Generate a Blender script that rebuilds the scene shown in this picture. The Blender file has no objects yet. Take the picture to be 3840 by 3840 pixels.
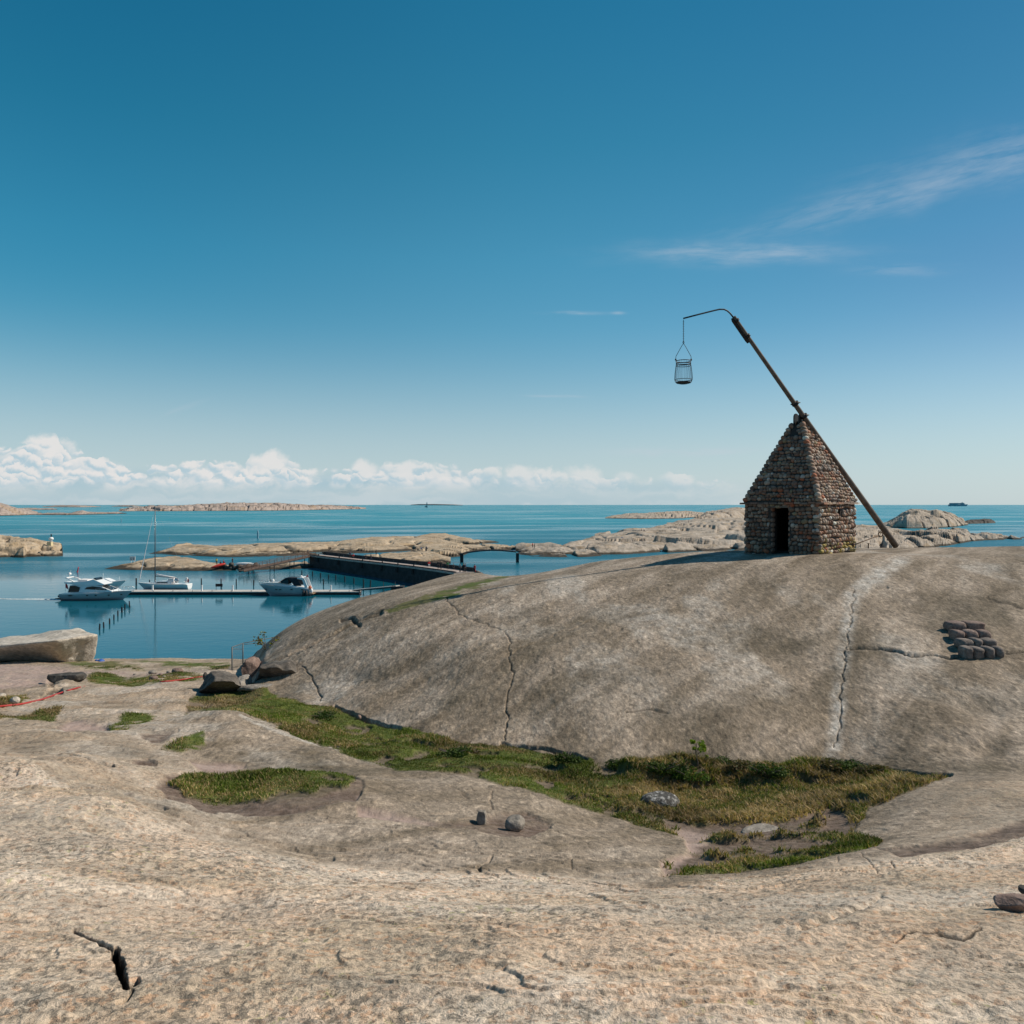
import bpy, bmesh, math, random
import numpy as np
from mathutils import Vector, Matrix
R = math.radians
random.seed(7)
scene = bpy.context.scene
C = scene.collection
F = 2900.0          # focal length in photo pixels
H = 17.0            # camera height above the sea
HOR = 1893.0

# ------------------------------------------------------------------ camera
cam = bpy.data.cameras.new('camera')
camo = bpy.data.objects.new('camera', cam)
C.objects.link(camo)
scene.camera = camo
cam.sensor_width = 36.0
cam.lens = 36.0 * F / 3840.0
cam.shift_y = -27.0 / 3840.0
cam.clip_start = 0.1
cam.clip_end = 200000.0
camo.location = (0, 0, H)
camo.rotation_euler = (R(90), 0, 0)

# ------------------------------------------------------------------ sun, sky, exposure
SUN_AZ, SUN_EL = R(77), R(42)        # azimuth from the view axis (+y) towards +x
sl = bpy.data.lights.new('sun', 'SUN')
sl.energy = 4.8
sl.angle = R(0.5)
sl.color = (1.0, 0.90, 0.76)
so = bpy.data.objects.new('sun', sl)
C.objects.link(so)
sdir = Vector((math.sin(SUN_AZ) * math.cos(SUN_EL), math.cos(SUN_AZ) * math.cos(SUN_EL), math.sin(SUN_EL)))
so.rotation_euler = sdir.to_track_quat('Z', 'Y').to_euler()

world = bpy.data.worlds.new('World')
scene.world = world
world.use_nodes = True
scene.view_settings.view_transform = 'Standard'
scene.view_settings.look = 'None'
scene.view_settings.gamma = 1
scene.view_settings.exposure = 0.0


class NT:
    """small helper for writing node trees"""
    def __init__(self, tree):
        self.t = tree
        tree.nodes.clear()

    def n(self, typ, ins=None, **kw):
        nd = self.t.nodes.new('ShaderNode' + typ)
        for k, v in kw.items():
            setattr(nd, k, v)
        if ins:
            for k, v in ins.items():
                s = nd.inputs[k]
                if isinstance(v, bpy.types.NodeSocket):
                    self.t.links.new(v, s)
                elif isinstance(v, bpy.types.Node):
                    self.t.links.new(v.outputs[0], s)
                else:
                    s.default_value = v
        return nd

    def math(self, op, a, b=0.0, c=0.0, clamp=False):
        nd = self.n('Math', {0: a, 1: b, 2: c}, operation=op)
        nd.use_clamp = clamp
        return nd.outputs[0]

    def mix(self, f, a, b, mode='MIX'):
        nd = self.n('MixRGB', {0: f, 1: a, 2: b}, blend_type=mode)
        return nd.outputs[0]

    def ramp(self, f, stops):
        nd = self.n('ValToRGB', {0: f})
        cr = nd.color_ramp
        while len(cr.elements) > 1:
            cr.elements.remove(cr.elements[-1])
        for i, (p, c) in enumerate(stops):
            e = cr.elements[0] if i == 0 else cr.elements.new(p)
            e.position = p
            e.color = (c[0], c[1], c[2], 1) if not isinstance(c, (int, float)) else (c, c, c, 1)
        return nd.outputs[0]

    def noise(self, vec, scale, detail=4, rough=0.55, dist=0.0):
        nd = self.n('TexNoise', {'Vector': vec, 'Scale': scale, 'Detail': detail, 'Roughness': rough, 'Distortion': dist})
        return nd.outputs[0]

    def smooth(self, v, a, b, lo=0.0, hi=1.0):
        nd = self.n('MapRange', {0: v, 1: a, 2: b, 3: lo, 4: hi}, interpolation_type='SMOOTHSTEP')
        return nd.outputs[0]

    def mapping(self, vec, rot=(0, 0, 0), scale=(1, 1, 1), loc=(0, 0, 0)):
        return self.n('Mapping', {'Vector': vec, 'Rotation': rot, 'Scale': scale, 'Location': loc}).outputs[0]


def build_world():
    w = NT(world.node_tree)
    sky = w.n('TexSky')
    sky.sky_type = 'NISHITA'
    sky.sun_disc = False
    sky.sun_elevation = SUN_EL
    sky.sun_rotation = SUN_AZ
    sky.altitude = 0
    sky.air_density = 1.0
    sky.dust_density = 0.35
    sky.ozone_density = 2.6
    d = w.n('TexCoord').outputs['Generated']
    sp = w.n('SeparateXYZ', {0: d})
    x, y, z = sp.outputs
    yy = w.math('MAXIMUM', y, 0.05)
    u = w.math('DIVIDE', x, yy)           # direction around +y
    v = w.math('DIVIDE', z, yy)
    front = w.smooth(y, 0.05, 0.3)
    el = w.math('MAXIMUM', z, 0.0)
    tintc = w.ramp(el, [(0.0, (1.0, 1.0, 1.0)), (0.03, (1.0, 1.02, 1.03)), (0.08, (0.92, 1.06, 1.06)), (0.15, (0.76, 1.13, 1.11)), (0.22, (0.58, 1.17, 1.15)), (0.30, (0.45, 1.20, 1.17)), (0.42, (0.28, 1.12, 1.09)), (0.55, (0.18, 1.03, 1.06)), (1.0, (0.35, 0.85, 0.95))])
    side = w.math('MULTIPLY', w.smooth(u, -0.1, 0.75), w.smooth(v, 0.02, 0.35))
    tintc = w.mix(side, tintc, w.mix(1.0, tintc, (0.95, 0.72, 0.80, 1), 'MULTIPLY'))
    side2 = w.math('MULTIPLY', w.smooth(u, 0.0, -0.6), w.smooth(v, 0.06, 0.35))
    tintc = w.mix(side2, tintc, w.mix(1.0, tintc, (0.62, 0.95, 0.99, 1), 'MULTIPLY'))
    skyc = w.mix(1.0, sky.outputs[0], tintc, 'MULTIPLY')
    low = w.smooth(z, 0.0, 0.30, 1.0, 0.0)
    low = w.math('POWER', low, 2.2)
    skyc = w.mix(w.math('MULTIPLY', low, 0.72), skyc, (6.0, 7.7, 8.6, 1))
    uv = w.n('CombineXYZ', {0: u, 1: v, 2: 0.0}).outputs[0]
    # cumulus bank made of round puffs at three sizes
    wn = w.n('TexNoise', {'Vector': uv, 'Scale': 22.0, 'Detail': 8.0, 'Roughness': 0.62}).outputs[1]
    wn = w.n('VectorMath', {0: wn, 1: (0.5, 0.5, 0.5)}, operation='SUBTRACT').outputs[0]
    wn = w.n('VectorMath', {0: wn, 3: 0.040}, operation='SCALE').outputs[0]
    uvw = w.n('VectorMath', {0: uv, 1: wn}, operation='ADD').outputs[0]
    nB = w.noise(uv, 6.0, 3, 0.5)
    top = w.math('ADD', w.smooth(u, -0.60, -0.46, 0.078, 0.048), w.smooth(u, 0.0, 0.40, 0.0, -0.026))
    topn = w.math('ADD', top, w.math('MULTIPLY', w.math('SUBTRACT', nB, 0.5), 0.05))
    ends = w.smooth(u, 0.24, 0.40, 1.0, 0.0)
    cov = None
    lit = None
    for (sc, sq, thr, lo_, off) in [(17.0, 1.9, 0.50, 0.020, 0.0), (30.0, 1.7, 0.50, 0.021, 3.3), (50.0, 1.8, 0.44, 0.023, 7.7)]:
        p = w.mapping(uvw, scale=(sc, sc * sq, 1.0), loc=(off, off, 0))
        vo = w.n('TexVoronoi', {'Vector': p, 'Scale': 1.0, 'Randomness': 1.0}, voronoi_dimensions='2D')
        dist, cpos = vo.outputs['Distance'], vo.outputs['Position']
        cs = w.n('SeparateXYZ', {0: cpos}).outputs
        ps = w.n('SeparateXYZ', {0: p}).outputs
        rnd = w.n('SeparateColor', {0: vo.outputs['Color']}).outputs[0]
        cv_ = w.math('DIVIDE', w.math('SUBTRACT', cs[1], off), sc * sq)      # height of the puff's centre
        room = w.smooth(w.math('SUBTRACT', topn, cv_), -0.004, 0.010)
        room = w.math('MULTIPLY', room, w.math('MULTIPLY', w.smooth(cv_, lo_, lo_ + 0.012), front))
        rad = w.math('MULTIPLY', w.math('MULTIPLY', room, ends), w.math('ADD', 0.42, w.math('MULTIPLY', rnd, 0.38)))
        c_ = w.math('SUBTRACT', rad, dist)
        c_ = w.smooth(c_, -0.10, 0.22)
        c_ = w.math('MULTIPLY', c_, w.math('MULTIPLY', w.smooth(room, 0.02, 0.3), w.smooth(v, 0.017, 0.030)))
        l_ = w.math('ADD', w.math('MULTIPLY', w.math('SUBTRACT', ps[1], cs[1]), 1.0), w.math('MULTIPLY', w.math('SUBTRACT', ps[0], cs[0]), 0.45))
        l_ = w.smooth(l_, -0.42, 0.22)
        if cov is None:
            cov, lit = c_, l_
        else:
            lit = w.mix(c_, lit, l_)
            cov = w.math('MAXIMUM', cov, c_)
    # soft grey body behind the puffs
    body = w.smooth(w.math('SUBTRACT', topn, v), -0.002, 0.020)
    body = w.math('MULTIPLY', w.math('MULTIPLY', body, ends), w.smooth(v, 0.010, 0.030, 0.20, 1.0))
    bn = w.noise(w.mapping(uvw, scale=(1.0, 2.2, 1.0)), 12.0, 6, 0.6)
    body = w.math('MULTIPLY', w.math('MULTIPLY', body, w.smooth(bn, 0.20, 0.42)), front)
    out = w.mix(w.math('MULTIPLY', body, 0.85), skyc, w.mix(w.smooth(bn, 0.42, 0.62), (4.6, 6.4, 7.3, 1), (8.2, 8.4, 8.5, 1)))
    ccol = w.mix(lit, (5.2, 6.9, 7.8, 1), (9.4, 9.1, 8.9, 1))
    out = w.mix(w.math('MULTIPLY', w.math('MULTIPLY', cov, w.smooth(u, -0.5, 0.3, 0.88, 0.5)), 1.0), out, ccol)
    # layered thin veil under the bank
    pv = w.mapping(uvw, scale=(2.2, 26.0, 1.0))
    nv = w.noise(pv, 2.2, 4, 0.5)
    veil = w.math('MULTIPLY', w.smooth(nv, 0.42, 0.66), w.math('MULTIPLY', w.smooth(v, 0.0, 0.045, 1.0, 0.0), w.smooth(u, 0.2, 0.5, 1.0, 0.0)))
    under = w.math('MULTIPLY', w.smooth(v, 0.004, 0.034, 0.55, 0.0), w.smooth(u, 0.0, 0.5, 1.0, 0.0))
    out = w.mix(under, out, (4.6, 6.3, 7.2, 1))
    out = w.mix(w.math('MULTIPLY', veil, 0.32), out, (8.2, 8.5, 8.6, 1))

    # thin wisps: (u, v, rotation, half length, half width, strength)
    for (cu, cv, rot, hl, hw, st, sc) in [(0.50, 0.402, 0.25, 0.24, 0.020, 0.24, 1), (0.62, 0.447, 0.25, 0.18, 0.030, 0.24, 2),
                                      (0.30, 0.326, 0.0, 0.14, 0.014, 0.30, 3), (0.35, 0.322, 0.05, 0.09, 0.012, 0.24, 5), (0.22, 0.328, 0.0, 0.06, 0.010, 0.22, 9),
                                      (0.50, 0.303, 0.03, 0.06, 0.008, 0.20, 4), (0.083, 0.248, 0.0, 0.034, 0.0024, 0.5, 6),
                                      (0.137, 0.248, 0.0, 0.009, 0.0022, 0.45, 7), (0.056, 0.140, -0.02, 0.034, 0.0018, 0.45, 8),
                                      (-0.425, 0.125, 0.35, 0.03, 0.0035, 0.18, 10), (0.22, 0.069, 0.0, 0.09, 0.006, 0.5, 11)]:
        q = w.mapping(w.n('VectorMath', {0: uv, 1: (cu + 0.0, cv, 0)}, operation='SUBTRACT').outputs[0], rot=(0, 0, -rot))
        s = w.n('SeparateXYZ', {0: q})
        a = w.math('DIVIDE', s.outputs[0], hl)
        b = w.math('DIVIDE', s.outputs[1], hw)
        wob = w.noise(w.mapping(q, scale=(9, 9, 1), loc=(sc, 0, 0)), 1.3, 3)
        b = w.math('ADD', b, w.math('MULTIPLY', w.math('SUBTRACT', wob, 0.5), 2.0))
        r2 = w.math('ADD', w.math('MULTIPLY', a, a), w.math('MULTIPLY', b, b))
        m = w.math('EXPONENT', w.math('MULTIPLY', r2, -1.3))
        fib = w.noise(w.mapping(q, scale=(10.0, 60.0, 1.0), loc=(sc * 3.1, 0, 0), rot=(0, 0, 0.06)), 1.6, 6, 0.62, 0.4)
        m = w.math('MULTIPLY', m, w.smooth(fib, 0.25, 0.72))
        out = w.mix(w.math('MULTIPLY', w.math('MULTIPLY', m, st), front), out, (6.6, 7.2, 8.0, 1))
    bg = w.n('Background', {'Color': out, 'Strength': 0.085})
    w.n('OutputWorld', {'Surface': bg.outputs[0]})


build_world()


# ------------------------------------------------------------------ numeric helpers
def hc(px):
    return np.interp(px, [0, 400, 1000, 1400, 1900, 2400, 2800, 3200, 3840], [1909, 1904, 1894, 1890.5, 1887, 1887, 1890, 1894.5, 1905])


def fixy(px, py):
    """the photo's horizon sags at both sides; take the sag out near the horizon"""
    w = np.clip(1 - np.abs(py - 1893) / 380.0, 0, 1)
    return py - (hc(px) - HOR) * w


def P(px, py, Y):
    return Vector(((px - 1920) / F * Y, Y, H - (fixy(px, py) - HOR) / F * Y))


def S(px, py, z=0.0):
    """the point at height z above the sea seen at this pixel"""
    Y = (H - z) * F / (fixy(px, py) - HOR)
    return Vector(((px - 1920) / F * Y, Y, z))


def hash2(ix, iy, seed):
    n = (ix.astype(np.int64) * 374761393 + iy.astype(np.int64) * 668265263 + seed * 1274126177) & 0xFFFFFFFF
    n = ((n ^ (n >> 13)) * 1103515245) & 0xFFFFFFFF
    n = ((n ^ (n >> 15)) * 2246822519) & 0xFFFFFFFF
    return ((n ^ (n >> 16)) & 0xFFFFFF) / float(0xFFFFFF)


def vnoise(x, y, seed=0):
    ix, iy = np.floor(x), np.floor(y)
    fx, fy = x - ix, y - iy
    fx = fx * fx * fx * (fx * (fx * 6 - 15) + 10)
    fy = fy * fy * fy * (fy * (fy * 6 - 15) + 10)
    a, b = hash2(ix, iy, seed), hash2(ix + 1, iy, seed)
    c, d = hash2(ix, iy + 1, seed), hash2(ix + 1, iy + 1, seed)
    return (a + (b - a) * fx) * (1 - fy) + (c + (d - c) * fx) * fy


def fbm(x, y, octv=4, seed=0, gain=0.5):
    s = np.zeros_like(x, dtype=float)
    a, t = 1.0, 0.0
    for i in range(octv):
        s += a * (vnoise(x, y, seed + i * 17) - 0.5)
        t += a
        a *= gain
        x, y = x * 1.97 + 3.1, y * 2.03 + 1.7
    return s / t * 2


def worley(x, y, seed=0):
    ix, iy = np.floor(x), np.floor(y)
    d1 = np.full(x.shape, 9.0)
    d2 = np.full(x.shape, 9.0)
    idc = np.zeros(x.shape)
    for dx in (-1, 0, 1):
        for dy in (-1, 0, 1):
            jx, jy = ix + dx, iy + dy
            px, py = jx + hash2(jx, jy, seed), jy + hash2(jx, jy, seed + 5)
            d = np.hypot(px - x, py - y)
            c = hash2(jx, jy, seed + 9)
            near = d < d1
            d2 = np.where(near, d1, np.minimum(d2, d))
            idc = np.where(near, c, idc)
            d1 = np.where(near, d, d1)
    return d1, d2, idc


def pchip(x, y, xq):
    """monotone cubic through (x, y[:, ...]) at xq; interpolates along axis 0"""
    x = np.asarray(x, float)
    y = np.asarray(y, float)
    h = np.diff(x)
    sh = (-1,) + (1,) * (y.ndim - 1)
    hh = h.reshape(sh)
    dl = np.diff(y, axis=0) / hh
    m = np.zeros_like(y)
    m[0], m[-1] = dl[0], dl[-1]
    w1 = (2 * h[1:] + h[:-1]).reshape(sh)
    w2 = (h[1:] + 2 * h[:-1]).reshape(sh)
    with np.errstate(divide='ignore', invalid='ignore'):
        hm = (w1 + w2) / (w1 / dl[:-1] + w2 / dl[1:])
    m[1:-1] = np.where(dl[:-1] * dl[1:] > 0, hm, 0)
    i = np.clip(np.searchsorted(x, xq) - 1, 0, len(x) - 2)
    t = ((xq - x[i]) / h[i]).reshape(sh)
    H_ = h[i].reshape(sh)
    t2, t3 = t * t, t * t * t
    return (2 * t3 - 3 * t2 + 1) * y[i] + (t3 - 2 * t2 + t) * H_ * m[i] + (-2 * t3 + 3 * t2) * y[i + 1] + (t3 - t2) * H_ * m[i + 1]


def poly_sd(px, py, poly):
    """signed distance to a polygon (positive inside)"""
    out = np.full(px.shape, -1e3)
    xs = [p[0] for p in poly]
    ys = [p[1] for p in poly]
    sel = (px > min(xs) - 80) & (px < max(xs) + 80) & (py > min(ys) - 80) & (py < max(ys) + 80)
    x, y = px[sel], py[sel]
    ins = np.zeros(x.shape, bool)
    dist = np.full(x.shape, 1e9)
    n = len(poly)
    for i in range(n):
        x1, y1 = poly[i]
        x2, y2 = poly[(i + 1) % n]
        c = ((y1 > y) != (y2 > y))
        if y2 != y1:
            ins ^= c & (x < (x2 - x1) * (y - y1) / (y2 - y1) + x1)
        dx, dy = x2 - x1, y2 - y1
        t = np.clip(((x - x1) * dx + (y - y1) * dy) / (dx * dx + dy * dy + 1e-9), 0, 1)
        dist = np.minimum(dist, np.hypot(x - x1 - t * dx, y - y1 - t * dy))
    out[sel] = np.where(ins, dist, -dist)
    return out


def line_d(px, py, pts):
    """distance to a polyline"""
    out = np.full(px.shape, 1e3)
    xs = [p[0] for p in pts]
    ys = [p[1] for p in pts]
    sel = (px > min(xs) - 90) & (px < max(xs) + 90) & (py > min(ys) - 90) & (py < max(ys) + 90)
    x, y = px[sel], py[sel]
    dist = np.full(x.shape, 1e3)
    for (x1, y1), (x2, y2) in zip(pts[:-1], pts[1:]):
        dx, dy = x2 - x1, y2 - y1
        t = np.clip(((x - x1) * dx + (y - y1) * dy) / (dx * dx + dy * dy + 1e-9), 0, 1)
        dist = np.minimum(dist, np.hypot(x - x1 - t * dx, y - y1 - t * dy))
    out[sel] = dist
    return out


def sstep(a, b, x):
    t = np.clip((x - a) / (b - a), 0, 1)
    return t * t * (3 - 2 * t)


# ------------------------------------------------------------------ object helpers
def link(name, me, parent=None, mats=()):
    o = bpy.data.objects.new(name, me)
    C.objects.link(o)
    if parent is not None:
        o.parent = parent
    if me is not None:
        for m in mats:
            me.materials.append(m)
    return o


def tag(o, label=None, cat=None, group=None, kind=None):
    if label:
        o['label'] = label
    if cat:
        o['category'] = cat
    if group:
        o['group'] = group
    if kind:
        o['kind'] = kind
    return o


def empty(name, loc, rz=0.0):
    o = bpy.data.objects.new(name, None)
    C.objects.link(o)
    o.location = loc
    o.rotation_euler = (0, 0, rz)
    o.empty_display_size = 0.1
    return o


def copy_tree(o, parent=None):
    c = o.copy()
    C.objects.link(c)
    c.parent = parent
    for ch in list(o.children):
        copy_tree(ch, c)
    return c


def grid_mesh(name, V, mat, smooth=True, flip=False):
    nr, nc = V.shape[:2]
    idx = np.arange(nr * nc).reshape(nr, nc)
    q = np.stack([idx[:-1, :-1], idx[:-1, 1:], idx[1:, 1:], idx[1:, :-1]], -1).reshape(-1, 4)
    if flip:
        q = q[:, ::-1]
    me = bpy.data.meshes.new(name)
    me.vertices.add(nr * nc)
    me.vertices.foreach_set('co', V.reshape(-1).astype(np.float32))
    nf = len(q)
    me.loops.add(nf * 4)
    me.loops.foreach_set('vertex_index', q.reshape(-1).astype(np.int32))
    me.polygons.add(nf)
    me.polygons.foreach_set('loop_start', (np.arange(nf) * 4).astype(np.int32))
    me.polygons.foreach_set('loop_total', np.full(nf, 4, np.int32))
    me.polygons.foreach_set('use_smooth', np.full(nf, smooth))
    me.update(calc_edges=True)
    me.materials.append(mat)
    return me


def set_attr(me, name, arr, domain='POINT'):
    a = me.attributes.new(name, 'FLOAT_COLOR', domain)
    a.data.foreach_set('color', arr.astype(np.float32).reshape(-1))


class MB:
    """collects shapes into one mesh"""
    def __init__(s):
        s.v, s.f, s.m, s.sm, s.col = [], [], [], [], []
        s.c = None

    def add(s, vs, fs, mi=0, smooth=False):
        b = len(s.v)
        s.v += [tuple(v) for v in vs]
        s.f += [tuple(b + i for i in f) for f in fs]
        s.m += [mi] * len(fs)
        s.sm += [smooth] * len(fs)
        if s.c is not None:
            s.col += [s.c] * len(vs)
        return s

    def box(s, c, d, rz=0.0, mi=0, taper=1.0):
        hx, hy, hz = d[0] / 2, d[1] / 2, d[2] / 2
        cs, sn = math.cos(rz), math.sin(rz)
        vs = []
        for z in (-1, 1):
            k = taper if z > 0 else 1.0
            for x, y in ((-1, -1), (1, -1), (1, 1), (-1, 1)):
                a, b = x * hx * k, y * hy * k
                vs.append((c[0] + a * cs - b * sn, c[1] + a * sn + b * cs, c[2] + z * hz))
        return s.add(vs, [(3, 2, 1, 0), (4, 5, 6, 7), (0, 1, 5, 4), (1, 2, 6, 5), (2, 3, 7, 6), (3, 0, 4, 7)], mi)

    def beam(s, a, b, w, h, mi=0):
        a, b = Vector(a), Vector(b)
        d = (b - a).normalized()
        side = d.cross(Vector((0, 0, 1)))
        if side.length < 1e-4:
            side = Vector((1, 0, 0))
        side.normalize()
        up = side.cross(d)
        vs = []
        for p in (a, b):
            for x, y in ((-1, -1), (1, -1), (1, 1), (-1, 1)):
                vs.append(p + side * x * w / 2 + up * y * h / 2)
        return s.add(vs, [(3, 2, 1, 0), (4, 5, 6, 7), (0, 1, 5, 4), (1, 2, 6, 5), (2, 3, 7, 6), (3, 0, 4, 7)], mi)

    def tube(s, pts, r, n=8, mi=0, cap=True, smooth=True):
        pts = [Vector(p) for p in pts]
        rs = r if isinstance(r, (list, tuple)) else [r] * len(pts)
        vs, fs = [], []
        up = None
        for i, p in enumerate(pts):
            d = (pts[min(i + 1, len(pts) - 1)] - pts[max(i - 1, 0)]).normalized()
            if up is None:
                up = d.cross(Vector((0, 1, 0.13)))
                if up.length < 1e-3:
                    up = d.cross(Vector((1, 0, 0)))
            side = d.cross(up).normalized()
            up = side.cross(d).normalized()
            for k in range(n):
                a = 2 * math.pi * k / n
                vs.append(p + (side * math.cos(a) + up * math.sin(a)) * rs[i])
        for i in range(len(pts) - 1):
            for k in range(n):
                k2 = (k + 1) % n
                fs.append((i * n + k, i * n + k2, (i + 1) * n + k2, (i + 1) * n + k))
        if cap:
            fs.append(tuple(range(n))[::-1])
            fs.append(tuple((len(pts) - 1) * n + k for k in range(n)))
        return s.add(vs, fs, mi, smooth)

    def lathe(s, prof, c=(0, 0, 0), n=16, mi=0, smooth=True):
        vs, fs = [], []
        for r, z in prof:
            for k in range(n):
                a = 2 * math.pi * k / n
                vs.append((c[0] + r * math.cos(a), c[1] + r * math.sin(a), c[2] + z))
        for i in range(len(prof) - 1):
            for k in range(n):
                k2 = (k + 1) % n
                fs.append((i * n + k, i * n + k2, (i + 1) * n + k2, (i + 1) * n + k))
        fs.append(tuple(range(n))[::-1])
        fs.append(tuple((len(prof) - 1) * n + k for k in range(n)))
        return s.add(vs, fs, mi, smooth)

    def prof(s, pts, w, mi=0, wt=None, cy=0.0):
        """side profile (x, z) given thickness across y; w = half width below, wt = half width at the top"""
        zs = [p[1] for p in pts]
        z0, z1 = min(zs), max(zs)
        wt = w if wt is None else wt
        n = len(pts)
        vs = []
        for sg in (-1, 1):
            for x, z in pts:
                k = (z - z0) / (z1 - z0 + 1e-9)
                vs.append((x, cy + sg * (w + (wt - w) * k), z))
        fs = [tuple(range(n)), tuple(range(2 * n - 1, n - 1, -1))]
        for i in range(n):
            j = (i + 1) % n
            fs.append((i, i + n, j + n, j))
        return s.add(vs, fs, mi)

    def blob(s, c, d, seed=0, rough=0.15, mi=0, sub=1, rot=None):
        vs, fs = ICO[sub]
        rnd = random.Random(seed)
        out = []
        ph = [rnd.uniform(0, 6.3) for _ in range(6)]
        for v in vs:
            k = 1 + rough * (math.sin(v[0] * 2.6 + ph[0]) + math.sin(v[1] * 2.9 + ph[1]) + math.sin(v[2] * 2.3 + ph[2])) / 2.0
            p = Vector((v[0] * d[0] * k, v[1] * d[1] * k, v[2] * d[2] * k))
            if rot is not None:
                p = rot @ p
            out.append(p + Vector(c))
        return s.add(out, fs, mi, True)

    def build(s, name, mats, parent=None, attr='tint'):
        me = bpy.data.meshes.new(name)
        me.from_pydata(s.v, [], s.f)
        me.polygons.foreach_set('material_index', s.m)
        me.polygons.foreach_set('use_smooth', s.sm)
        if s.col:
            a = me.attributes.new(attr, 'FLOAT_COLOR', 'POINT')
            a.data.foreach_set('color', [q for c in s.col for q in (c[0], c[1], c[2], 1.0)])
        if not isinstance(mats, (list, tuple)):
            mats = [mats]
        me.update()
        return link(name, me, parent, mats)


def make_ico():
    out = {}
    for sub in (1, 2, 3, 4, 5):
        bm = bmesh.new()
        bmesh.ops.create_icosphere(bm, subdivisions=sub, radius=1)
        bm.verts.ensure_lookup_table()
        out[sub] = ([tuple(v.co) for v in bm.verts], [tuple(v.index for v in f.verts) for f in bm.faces])
        bm.free()
    return out


ICO = make_ico()


# ------------------------------------------------------------------ materials
def new_mat(name):
    m = bpy.data.materials.new(name)
    m.use_nodes = True
    return m, NT(m.node_tree)


def finish(nt, col, rough=0.8, bump=None, dist=0.01, strength=1.0, metal=0.0, spec=0.5, extra=None):
    ins = {'Base Color': col, 'Roughness': rough, 'Metallic': metal, 'Specular IOR Level': spec}
    if bump is not None:
        ins['Normal'] = nt.n('Bump', {'Height': bump, 'Distance': dist, 'Strength': strength}).outputs[0]
    if extra:
        ins.update(extra)
    b = nt.n('BsdfPrincipled', ins)
    nt.n('OutputMaterial', {'Surface': b.outputs[0]})


def simple_mat(name, col, rough=0.6, metal=0.0, var=0.12, scale=3.0, bump=0.0, spec=0.5):
    m, nt = new_mat(name)
    p = nt.n('TexCoord').outputs['Object']
    n = nt.noise(p, scale, 5, 0.6)
    a = tuple(c * (1 - var) for c in col) + (1,)
    b = tuple(min(1, c * (1 + var)) for c in col) + (1,)
    c = nt.mix(nt.smooth(n, 0.3, 0.7), a, b)
    finish(nt, c, rough, n if bump else None, bump, 1.0, metal, spec)
    return m


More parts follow.
